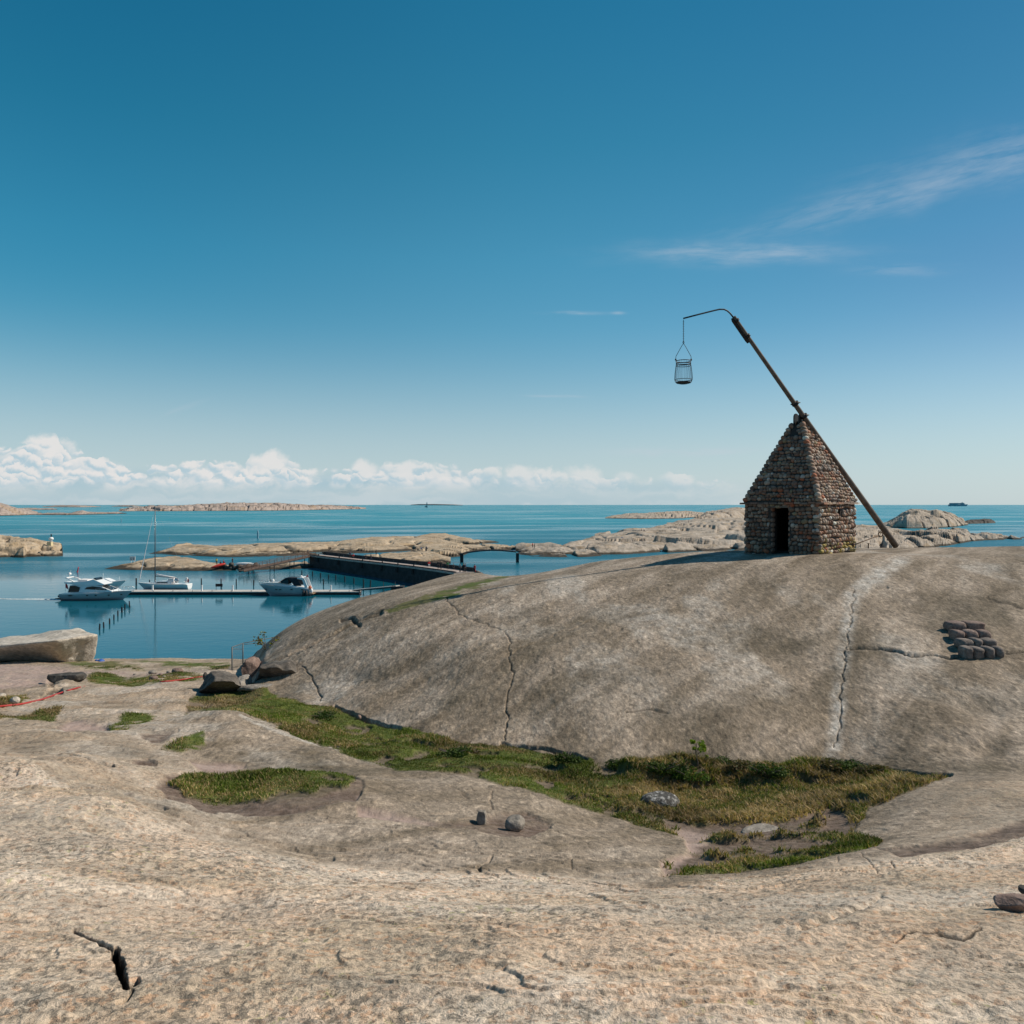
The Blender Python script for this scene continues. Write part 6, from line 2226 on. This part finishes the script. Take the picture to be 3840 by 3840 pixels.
def sport_cruiser():
    p = S(1070, 2232)
    L = 9.7
    o = empty('sport_cruiser', p, math.pi)
    tag(o, 'white sport cruiser with black canvas top moored on the near side of the dock', 'motorboat')
    sh = lambda t: 1.35 + 0.75 * math.sin(min(1, t * 1.1) * 1.35) - .1 * t
    hull(L, 3.3, sh, 'hull', M['gelshade'], o, rake=.2, keel=-.4)

    def taper(m, k0=.42):
        m.v = [(v[0], v[1] * max(.05, 1 - max(0, ((v[0] + L / 2) / L - k0) / .6) ** 2.3), v[2]) for v in m.v]
    m = MB()
    m.prof([(-4.6, 1.32), (-4.6, 1.5), (-2.2, 1.86), (0.2, 2.28), (1.2, 2.5), (3.2, 2.42), (4.9, 2.16), (4.85, 2.0), (2.5, 2.02), (-1, 1.72)], 1.55, wt=1.1)
    taper(m)
    m.build('deck', M['gel'], o)
    m = MB()
    m.prof([(-0.9, 2.2), (0.9, 2.52), (-0.4, 3.18), (-0.75, 3.2)], 1.15, wt=.9)
    m.build('windscreen', M['glass'], o)
    # canvas top: thin shell with side curtain
    m = MB()
    m.prof([(0.95, 2.48), (1.15, 2.42), (-0.35, 3.2), (-2.6, 3.22), (-2.6, 3.34), (-0.9, 3.42), (-0.3, 3.33)], 1.3, wt=1.15)
    m.build('canvas_top', M['canvas'], o)
    m = MB()
    for sg in (-1, 1):
        m.prof([(-1.0, 3.2), (-2.6, 3.22), (-3.4, 1.85), (-2.0, 1.85), (-1.6, 2.5)], .03, cy=sg * 1.22)
    m.build('side_curtain', M['canvas'], o)
    m = MB()
    for sg in (-1, 1):
        m.prof([(-4.7, 1.3), (-4.1, 1.35), (-3.55, 3.0), (-2.6, 3.2), (-2.6, 3.45), (-3.7, 3.4), (-4.0, 3.1)], .09, cy=sg * 1.32)
    m.beam((-3.3, -1.32, 3.4), (-3.3, 1.32, 3.4), .5, .12)
    m.build('radar_arch', M['gel'], o)
    m = MB()
    m.lathe([(.05, 0), (.24, .05), (.24, .2), (.1, .28)], (-3.1, .3, 3.45), 12)
    m.build('radar_dome', M['gel'], o)
    m = MB()
    m.prof([(-3.9, 3.5), (-4.2, 3.9), (-4.3, 3.5), (-4.0, 3.35)], .015)
    m.build('flag', M['flag_red'], o)
    m = MB()
    m.box((-5.15, 0, .4), (.9, 2.9, .12))
    m.build('swim_platform', M['teak'], o)
    for x in (-3.6, -1.6, .5, 1.25, 3.4):
        tt = (x + L / 2) / L
        bb = 1.65 * max(0.05, 1 - max(0, (tt - .42) / .58) ** 2.3)
        for sg in (1, -1):
            m = MB()
            m.lathe([(1.0, -0.02), (1.0, 0.02)], (0, 0, 0), 12)
            m.v = [(x + v[0] * .26, sg * (bb * 0.975 + .02) + v[2], 1.22 + v[1] * .08) for v in m.v]
            m.build('porthole', M['glass'], o)
    for q, (x, z) in enumerate([(-4.9, 1.5), (-5.2, .9)]):
        m = MB()
        m.blob((x, 1.0, z), (.32, .3, .5), q, .1, sub=2)
        m.build('fender', M['orange'] if q == 0 else M['gel'], o)
    for x in (-3.9, -4.4):
        m = MB()
        m.tube([(x, 1.75, .1), (x, 1.78, .2), (x, 1.76, .75), (x, 1.7, 1.2)], [.2, .26, .26, .03], 8)
        m.build('fender', M['rubber'], o)
    m = MB()
    m.blob((2.3, 0, 2.75), (.27, .27, .3), 4, .05, sub=2)
    m.build('fender', M['gel'], o)
    pts = []
    for i in range(9):
        x = 0.6 + 4.2 * i / 8
        tt = (x + L / 2) / L
        bb = 1.5 * max(0.05, 1 - max(0, (tt - .42) / .6) ** 2.3)
        pts.append(Vector((x, -bb, 2.2)))
    rail(o, pts, .5)
    rail(o, [Vector((q.x, -q.y, q.z)) for q in pts], .5)


sport_cruiser()


def sail_boat():
    p = S(614, 2209)
    L = 10.6
    o = empty('sailing_boat', p, math.pi)
    tag(o, 'white sailing yacht with a tall mast moored behind the dock', 'sailing boat')
    sh = lambda t: .95 + .3 * t ** 1.5
    hull(L, 3.3, sh, 'hull', M['gel'], o, rake=.12, keel=-.3, stern=.75, full=2.0)

    def taper(m):
        m.v = [(v[0], v[1] * max(.05, 1 - max(0, ((v[0] + L / 2) / L - .42) / .6) ** 2.1), v[2]) for v in m.v]
    m = MB()
    m.prof([(-5.2, .9), (-5.2, 1.0), (0, 1.12), (5.2, 1.27), (5.2, 1.2)], 1.4)
    taper(m)
    m.build('deck', M['gel'], o)
    m = MB()
    m.prof([(-2.0, 1.0), (-1.8, 1.55), (0.5, 1.6), (2.9, 1.2), (2.9, 1.1)], .95, wt=.75)
    m.build('cabin', M['gel'], o)
    for sg in (-1, 1):
        m = MB()
        m.prof([(-1.2, 1.2), (-1.1, 1.42), (0.9, 1.42), (1.2, 1.25)], .03, cy=sg * .88)
        m.build('side_window', M['glass'], o)
    m = MB()
    m.prof([(-2.4, 1.3), (-2.3, 2.15), (-1.3, 2.1), (-1.0, 1.5)], .85, wt=.7)
    m.build('sprayhood', M['sail'], o)
    mx = 1.75
    mt = P(580, 1906, p.y).z
    m = MB()
    m.tube([(mx, 0, 1.1), (mx, 0, mt * .5), (mx, 0, mt)], [.12, .11, .075], 8)
    for z, w in ((mt * .38, .8), (mt * .66, .6)):
        m.tube([(mx, -w, z), (mx, 0, z + .1), (mx, w, z)], .03, 5)
    m.build('mast', M['alu'], o)
    m = MB()
    m.tube([(mx, 0, 2.55), (mx - 4.2, 0, 2.15)], .07, 6)
    m.build('boom', M['alu'], o)
    m = MB()
    m.tube([(mx - .1, 0, 2.8), (mx - .3, 0, 2.9), (mx - 2.4, 0, 2.5), (mx - 4.1, 0, 2.28)], [.1, .17, .15, .08], 8)
    m.build('sail_cover', M['sail'], o)
    m = MB()
    m.tube([(5.0, 0, 1.4), (5.0 - (5 - mx) * .05, 0, 1.4 + (mt - 1.4) * .06), (5.0 - (5 - mx) * .62, 0, 1.4 + (mt - 1.4) * .62), (5.0 - (5 - mx) * .9, 0, 1.4 + (mt - 1.4) * .9)], [.04, .10, .055, .02], 8)
    m.build('furled_jib', M['sail'], o)
    m = MB()
    for q in [(-5.1, 0), (mx, -1.5), (mx, 1.5)]:
        m.tube([(q[0], q[1], 1.1), (mx, 0, mt)], .009, 4)
    m.tube([(5.0, 0, 1.4), (mx, 0, mt)], .009, 4)
    m.build('rigging', M['steel'], o)
    pts = []
    for i in range(11):
        x = -4.8 + 9.6 * i / 10
        tt = (x + L / 2) / L
        bb = 1.5 * max(0.06, 1 - max(0, (tt - .42) / .6) ** 2.1)
        pts.append(Vector((x, bb, 1.05 + .2 * tt)))
    rail(o, pts, .6, 'lifeline', .012)
    rail(o, [Vector((q.x, -q.y, q.z)) for q in pts], .6, 'lifeline', .012)
    m = MB()
    m.box((-4.9, .5, 2.0), (.25, .5, .6))
    m.blob((-4.6, 0, 1.6), (.4, .5, .5), 5, .2, sub=2)
    m.build('stern_gear', M['sail'], o)
    m = MB()
    m.prof([(-5.2, 2.2), (-5.5, 1.9), (-5.45, 1.3), (-5.15, 1.5)], .02, cy=.9)
    m.build('flag', M['flag_red'], o)
    m = MB()
    m.lathe([(.5, -.03), (.5, .03)], (0, 0, 0), 14)
    m.v = [(-3.0 + v[0], .9 + v[2], 1.75 + v[1]) for v in m.v]
    m.build('wheel', M['steel'], o)


sail_boat()


# ================================================================== MARKS, SIGNS, FAR THINGS
def beacon_light():
    p = P(192, 2046, on_isle(186, 2052).y)
    p = Vector((p.x, p.y, P(192, 2050, p.y).z))
    k = p.y / F
    o = empty('harbour_light', p - Vector((0, 0, .3)))
    tag(o, 'small harbour light with a white lantern on a yellowish concrete base', 'harbour light')
    m = MB()
    m.box((-.4, 0, .5), (16 * k, 1.4, 1.5), taper=.9)
    m.build('base', M['yellowish'], o)
    m = MB()
    m.lathe([(4.5 * k, 1.2), (4 * k, 20 * k), (2.5 * k, 22 * k)], (0, 0, 0), 12)
    m.build('column', M['white'], o)
    m = MB()
    m.lathe([(3 * k, 20 * k), (8 * k, 22 * k), (8 * k, 28 * k), (4 * k, 31 * k)], (0, 0, 0), 14)
    m.build('lantern', M['white'], o)
    m = MB()
    m.lathe([(2 * k, 31 * k), (1 * k, 36 * k), (2.6 * k, 37 * k), (2.2 * k, 41 * k), (.5 * k, 43 * k)], (0, 0, 0), 10)
    m.build('topmark', M['pile'], o)


beacon_light()


def sign_board():
    Y = on_isle(500, 2118).y
    b = P(497, 2122, Y)
    o = empty('sign', b)
    tag(o, 'white rectangular sign on a thin post at the tip of the low island', 'sign')
    k = Y / F
    m = MB()
    m.box((0, 0, 24 * k), (21 * k, .12, 16 * k))
    m.build('board', M['white'], o)
    m = MB()
    for x, z in ((-5, 26), (3.5, 26), (-4, 20), (4, 20), (-6.5, 22), (6, 23)):
        m.box((x * k, -.09, z * k), (2.6 * k, .04, 2.4 * k))
    m.build('lettering', M['rust'], o)
    for sg in (-1, 1):
        m = MB()
        m.beam((sg * 5 * k, .1, -.5), (sg * 5 * k, .1, 24 * k), .09, .09)
        m.build('leg', M['white'], o)


sign_board()


def spar(px, y0, y1, lean, mat, r_, label, cat='spar buoy'):
    b = S(px, y1)
    h = (y1 - y0) / F * b.y
    m = MB()
    m.tube([(-lean * .2, 0, -h * .25), (0, 0, 0), (lean * .7, 0, h * .7), (lean, 0, h)], [r_, r_, r_ * .9, r_ * .7], 8)
    m.lathe([(r_ * 1.3, -.1), (r_ * 1.3, .2)], (0, 0, 0), 8)
    o = m.build('spar_buoy', mat)
    o.location = b
    tag(o, label, cat)


spar(290, 2130, 2150, .30, M['flag_red'], .15, 'leaning dark red spar buoy behind the moving yacht')
spar(967, 1990, 2020, 0.0, M['ship'], .45, 'thin dark sea mark standing far out above the long low island')
spar(455, 1950, 1967, 0.0, M['ship'], .45, 'thin dark sea mark far out near the sailing boat mast')


def lighthouse():
    p = P(1601, 1886.5, 4000)
    p.z = 5.0
    k = 4000 / F
    o = empty('lighthouse', p)
    tag(o, 'tiny dark lighthouse tower far out on the horizon', 'lighthouse')
    m = MB()
    m.lathe([(2.4 * k, -3), (1.7 * k, 13 * k), (2.4 * k, 13.2 * k), (2.4 * k, 14 * k)], (0, 0, 0), 12)
    m.build('tower', M['ship2'], o)
    m = MB()
    m.lathe([(1.4 * k, 14 * k), (1.4 * k, 17 * k), (.2 * k, 20 * k)], (0, 0, 0), 12)
    m.build('lantern', M['ship'], o)
    m = MB()
    m.box((-5 * k, 0, 1.0 * k), (6 * k, 5 * k, 3 * k))
    m.add([(-8 * k, -3 * k, 2.5 * k), (-2 * k, -3 * k, 2.5 * k), (-2 * k, 3 * k, 2.5 * k), (-8 * k, 3 * k, 2.5 * k), (-8 * k, 0, 4 * k), (-2 * k, 0, 4 * k)], [(0, 1, 5, 4), (2, 3, 4, 5), (1, 2, 5), (3, 0, 4), (0, 3, 2, 1)])
    m.build('keeper_house', M['ship2'], o)


lighthouse()


def cargo_ship():
    Y = 9500.0
    k = Y / F
    p = P(3592, 1894, Y)
    o = empty('cargo_ship', Vector((p.x, Y, 0)))
    z0 = P(3592, 1903, Y).z
    tag(o, 'haze-blue cargo ship on the horizon at the right', 'cargo ship')
    sc = k
    m = MB()
    m.prof([(-31 * sc, 0), (-32 * sc, 6.5 * sc), (24 * sc, 6.0 * sc), (32 * sc, 7.5 * sc), (28 * sc, 0)], 9 * sc)
    m.build('hull', M['ship'], o)
    m = MB()
    x = -28
    rnd = random.Random(2)
    while x < 6:
        m.box(((x + 3) * sc, 0, (7 + 2.2) * sc), (5.6 * sc, 16 * sc, rnd.choice([5.5, 6.0, 4.8]) * sc))
        x += 6
    m.build('cargo', M['ship2'], o)
    m = MB()
    m.prof([(13 * sc, 6 * sc), (13 * sc, 12.5 * sc), (19 * sc, 12.5 * sc), (22 * sc, 6 * sc)], 7.5 * sc)
    m.box((16 * sc, 0, 13.5 * sc), (2 * sc, 3 * sc, 3 * sc))
    m.build('bridge_house', M['ship2'], o)
    m = MB()
    m.tube([(17.5 * sc, 0, 12 * sc), (17.5 * sc, 0, 15.5 * sc)], .4 * sc, 6)
    m.build('mast', M['ship'], o)
    m = MB()
    m.tube([(27 * sc, 0, 7 * sc), (27 * sc, 0, 11 * sc)], .4 * sc, 6)
    m.build('mast', M['ship'], o)


cargo_ship()


def kayak():
    a, b = S(790, 2134, .3), S(845, 2122, .3)
    Y = a.y
    A, B = P(790, 2132, Y - 3), P(846, 2115, Y - 1.5)
    o = MB()
    d = (B - A)
    L = d.length
    pts = [(-L / 2, 0, .12), (-L * .4, 0, .03), (-L * .2, 0, 0), (0, 0, 0), (L * .2, 0, 0), (L * .4, 0, .03), (L / 2, 0, .12)]
    o.tube(pts, [.04, .26, .38, .42, .38, .26, .04], 10)
    k = o.build('kayak', M['red'])
    k.location = (A + B) / 2
    k.rotation_euler = (0, -math.atan2(d.z, math.hypot(d.x, d.y)), math.atan2(d.y, d.x))
    tag(k, 'bright red kayak leaning on the dark rocks by the footbridge', 'kayak')
    p = P(915, 2116, on_isle(915, 2128).y)
    m = MB()
    m.tube([(-2.6, 0, .15), (-1.6, 0, 0), (0, 0, 0), (1.6, 0, 0), (2.6, 0, .15)], [.05, .35, .45, .38, .05], 10)
    w = m.build('rowing_boat', M['white'])
    w.location = p
    tag(w, 'small upturned white boat lying on the rocks left of the footbridge', 'boat')
    # dark rocks around it
    rnd = random.Random(19)
    for i, (px, py) in enumerate([(822, 2128), (838, 2122), (850, 2130), (868, 2118), (880, 2130), (897, 2125), (913, 2132), (932, 2124), (948, 2130), (960, 2120), (862, 2133), (925, 2134)]):
        q = P(px, py, S(px, 2143).y + 3)
        rock('shore_rock', ['dark shore rock just right of the kayak tip', 'dark rock against the upper kayak end', 'black rock at the waterline, third from the kayak', 'brown rock under the standing figures', 'low black rock by the water below the figures', 'dark rock left of the small white boat',
                            'dark rock under the small white boat', 'dark rock at the right end of the small white boat', 'black wet rock where the footbridge begins', 'upper rock at the start of the footbridge railing', 'wet rock lowest at the water, left group', 'wet rock lowest at the water, right group'][i],
             'rock', q, (rnd.uniform(.6, 1.1), .6, rnd.uniform(.5, .8)), 60 + i, M['darkstone'], rz=rnd.uniform(0, 3), group='dark rocks by the footbridge', sub=2, rough=.3)


kayak()


# ================================================================== PEOPLE
def skin_body(chains, name, mat):
    """one continuous surface grown over a skeleton"""
    vs, es, rs = [], [], []
    idx = {}
    for ch in chains:
        prev = None
        for (p, r_) in ch:
            key = tuple(round(c, 4) for c in p)
            if key not in idx:
                idx[key] = len(vs)
                vs.append(p)
                rs.append(r_)
            if prev is not None:
                es.append((prev, idx[key]))
            prev = idx[key]
    me = bpy.data.meshes.new('tmp')
    me.from_pydata(vs, es, [])
    o = bpy.data.objects.new('tmp', me)
    C.objects.link(o)
    md = o.modifiers.new('s', 'SKIN')
    for i, r_ in enumerate(rs):
        me.skin_vertices[0].data[i].radius = (r_, r_)
    me.skin_vertices[0].data[0].use_root = True
    sd = o.modifiers.new('d', 'SUBSURF')
    sd.levels = sd.render_levels = 1
    bpy.context.view_layer.update()
    dg = bpy.context.evaluated_depsgraph_get()
    out = bpy.data.meshes.new_from_object(o.evaluated_get(dg))
    out.name = name
    bpy.data.objects.remove(o)
    out.materials.clear()
    out.materials.append(mat)
    for f in out.polygons:
        f.use_smooth = True
    return out


def person_meshes(pose):
    hip = 0.92
    if pose == 'sit':
        hip = 0.45
    sh = hip + 0.50
    nk = hip + 0.58
    pel = (0, 0, hip)
    legs, trs = [], []
    for s in (-1, 1):
        h = (0.09 * s, 0, hip - .03)
        if pose == 'stand':
            kn, an, toe = (.11 * s, -.02, .50), (.11 * s, .02, .08), (.12 * s, -.14, .04)
        elif pose == 'walk':
            kn, an, toe = (.10 * s, -.16 * s - .04, .50), (.10 * s, -.26 * s + .05, .09 + (.05 if s < 0 else 0)), (.10 * s, -.26 * s - .10, .04)
        else:
            kn, an, toe = (.12 * s, -.45, hip + .03), (.12 * s, -.48, .07), (.13 * s, -.62, .04)
        legs.append([(pel, .11), (h, .09), (kn, .06), (an, .042), (toe, .035)])
        trs.append([(pel, .135), (h, .105), (kn, .078), (an, .062)])
    arms, slv = [], []
    for s in (-1, 1):
        shd = (.17 * s, 0, sh)
        if pose == 'stand':
            el, wr, hd = (.23 * s, .02, sh - .28), (.22 * s, -.05, sh - .52), (.21 * s, -.07, sh - .61)
        elif pose == 'walk':
            el, wr, hd = (.22 * s, .10 * s, sh - .27), (.22 * s, .05 * s - .12, sh - .48), (.21 * s, .03 * s - .18, sh - .55)
        else:
            el, wr, hd = (.24 * s, -.10, sh - .26), (.16 * s, -.34, sh - .36), (.14 * s, -.41, sh - .38)
        top = (0, 0, sh)
        arms.append([(top, .10), (shd, .055), (el, .042), (wr, .03), (hd, .035)])
        slv.append([(top, .125), (shd, .078), (el, .062), (wr, .048)])
    torso = [(pel, .11), ((0, 0, hip + .25), .10), ((0, 0, sh), .10), ((0, -.01, nk), .05), ((0, -.02, nk + .09), .075), ((0, -.02, nk + .20), .085), ((0, -.01, nk + .26), .05)]
    body = skin_body([torso] + legs + arms, 'body_' + pose, M['skin'])
    jacket = skin_body([[(pel, .145), ((0, 0, hip + .25), .135), ((0, 0, sh), .125), ((0, 0, nk - .02), .075)]] + slv, 'jacket', M['canvas'])
    trousers = skin_body(trs, 'trousers', M['canvas'])
    mb = MB()
    mb.blob((0, .005, nk + .185), (.098, .11, .105), 3, .03, sub=2)
    mb.v = [v for v in mb.v]
    hairo = mb.build('hair', M['hair'])
    hair = hairo.data
    bpy.data.objects.remove(hairo)
    return body, jacket, trousers, hair


PM = {k: person_meshes(k) for k in ('stand', 'walk', 'sit')}
CM = {}


def cloth(c):
    if c not in CM:
        CM[c] = simple_mat('cloth_%d' % len(CM), c, 0.9, var=0.1)
    return CM[c]


def person(p, pose, jc, tc, label, rz=0.0, sc=1.0, group=None):
    body, jk, tr, hr = PM[pose]
    o = bpy.data.objects.new('person', body)
    C.objects.link(o)
    o.location = p
    o.rotation_euler = (0, 0, rz)
    o.scale = (sc, sc, sc)
    tag(o, label, 'person', group)
    for me, nm, c in ((jk, 'jacket', jc), (tr, 'trousers', tc), (hr, 'hair', None)):
        q = bpy.data.objects.new(nm, me)
        C.objects.link(q)
        q.parent = o
        if c is not None:
            q.material_slots[0].link = 'OBJECT'
            q.material_slots[0].material = cloth(c)
    return o


DK, NV, RD, GN, WH, YL, BL = (.02, .02, .024), (.02, .03, .07), (.5, .03, .03), (.03, .16, .06), (.6, .6, .58), (.5, .42, .05), (.05, .12, .3)
gb = 'people on the breakwater walkway'
for px, pose, jc, tc, lab, rz, off in [
    (1313, 'stand', NV, DK, 'person in dark blue jacket at the far walkway end, left of the red one', .5, 3.2),
    (1324, 'sit', RD, DK, 'person in red jacket sitting at the far end of the walkway', 0, 3.4),
    (1372, 'sit', DK, DK, 'person in black sitting at the back edge of the walkway', .4, 3.6),
    (1390, 'walk', DK, NV, 'person in black walking on the far half of the walkway', 1.6, 2.2),
    (1608, 'sit', RD, WH, 'person in red top and pale trousers at the middle of the walkway', .2, 3.4),
    (1645, 'stand', DK, DK, 'person in black, left one of the pair left of the green coat', .2, 1.6),
    (1653, 'stand', (.04, .035, .03), DK, 'person in dark brown, right one of the pair left of the green coat', 3.0, 1.8),
    (1678, 'stand', GN, DK, 'person in a long green jacket on the walkway', .3, 2.4),
    (1700, 'sit', DK, DK, 'crouching person in black between green coat and grey jacket', .3, 3.2),
    (1728, 'walk', (.25, .24, .24), DK, 'person in grey jacket at the near end of the walkway', 2.4, 1.2),
    (1738, 'stand', DK, NV, 'person in black just right of the grey jacket', .3, 2.2),
    (1747, 'stand', NV, DK, 'person in navy jacket in the group near the shore', .9, 2.4),
    (1760, 'stand', DK, DK, 'broad person in black, last of the group near the shore', -.4, 2.0)]:
    person(on_bw(px, off), pose, jc, tc, lab, rz, 1.0, gb)
for px, py, pose, jc, tc, lab in [
    (813, 2119, 'stand', YL, DK, 'person in a yellow jacket standing by the red kayak'),
    (825, 2120, 'sit', DK, DK, 'person in dark clothes crouching beside the yellow jacket'),
    (838, 2117, 'sit', (.2, .03, .03), DK, 'person in dark red sitting above the kayak end'),
    (872, 2117, 'stand', DK, NV, 'person in dark clothes standing on the rocks left of the small white boat'),
    (1155, 2078, 'stand', (.2, .2, .2), DK, 'person in grey where the footbridge meets the breakwater'),
    (1567, 2062, 'sit', DK, DK, 'left one of two people sitting on the rocks behind the breakwater'),
    (1579, 2061, 'sit', BL, DK, 'right one of two people sitting on the rocks behind the breakwater'),
    (1599, 2064, 'stand', NV, DK, 'person in navy standing on the rocks behind the breakwater'),
    (1410, 2080, 'stand', DK, DK, 'person in black on the rocks behind the far walkway'),
    (1998, 2050, 'stand', RD, DK, 'person in red at the right end of the arched bridge'),
    (2006, 2052, 'stand', DK, DK, 'person in black next to the red one by the arched bridge'),
    (2300, 2018, 'stand', (.25, .06, .05), DK, 'person in rust-red on the pale headland rocks'),
    (2333, 2020, 'sit', BL, DK, 'person in blue sitting on the pale headland rocks'),
    (2405, 1991, 'stand', DK, DK, 'left dark figure on the headland ridge'),
    (2415, 1993, 'stand', NV, DK, 'right dark figure on the headland ridge'),
    (2562, 1962, 'stand', RD, DK, 'person in red high on the headland'),
    (2581, 1958, 'stand', NV, DK, 'person in navy just right of the red one high on the headland'),
    (2738, 1930, 'stand', DK, DK, 'left dark figure near the top of the headland beside the hut'),
    (2752, 1929, 'sit', WH, DK, 'person in white sitting near the top of the headland beside the hut')]:
    q = on_isle(px, py)
    person(q, pose, jc, tc, lab, 0.3 * (px % 7), 1.0, 'people scattered over the rocks')
# one in red on the shore where the breakwater meets the rock
q = P(1849, 2152, on_ground(1850, 2165).y + 1.0)
path, nrm, hh = BW
person(on_bw(1775, -.2) + Vector((4.0, 2.5, -.2)), 'stand', RD, RD, 'person in red shorts and shirt where walkway meets the shore rock', 0, .95, gb)
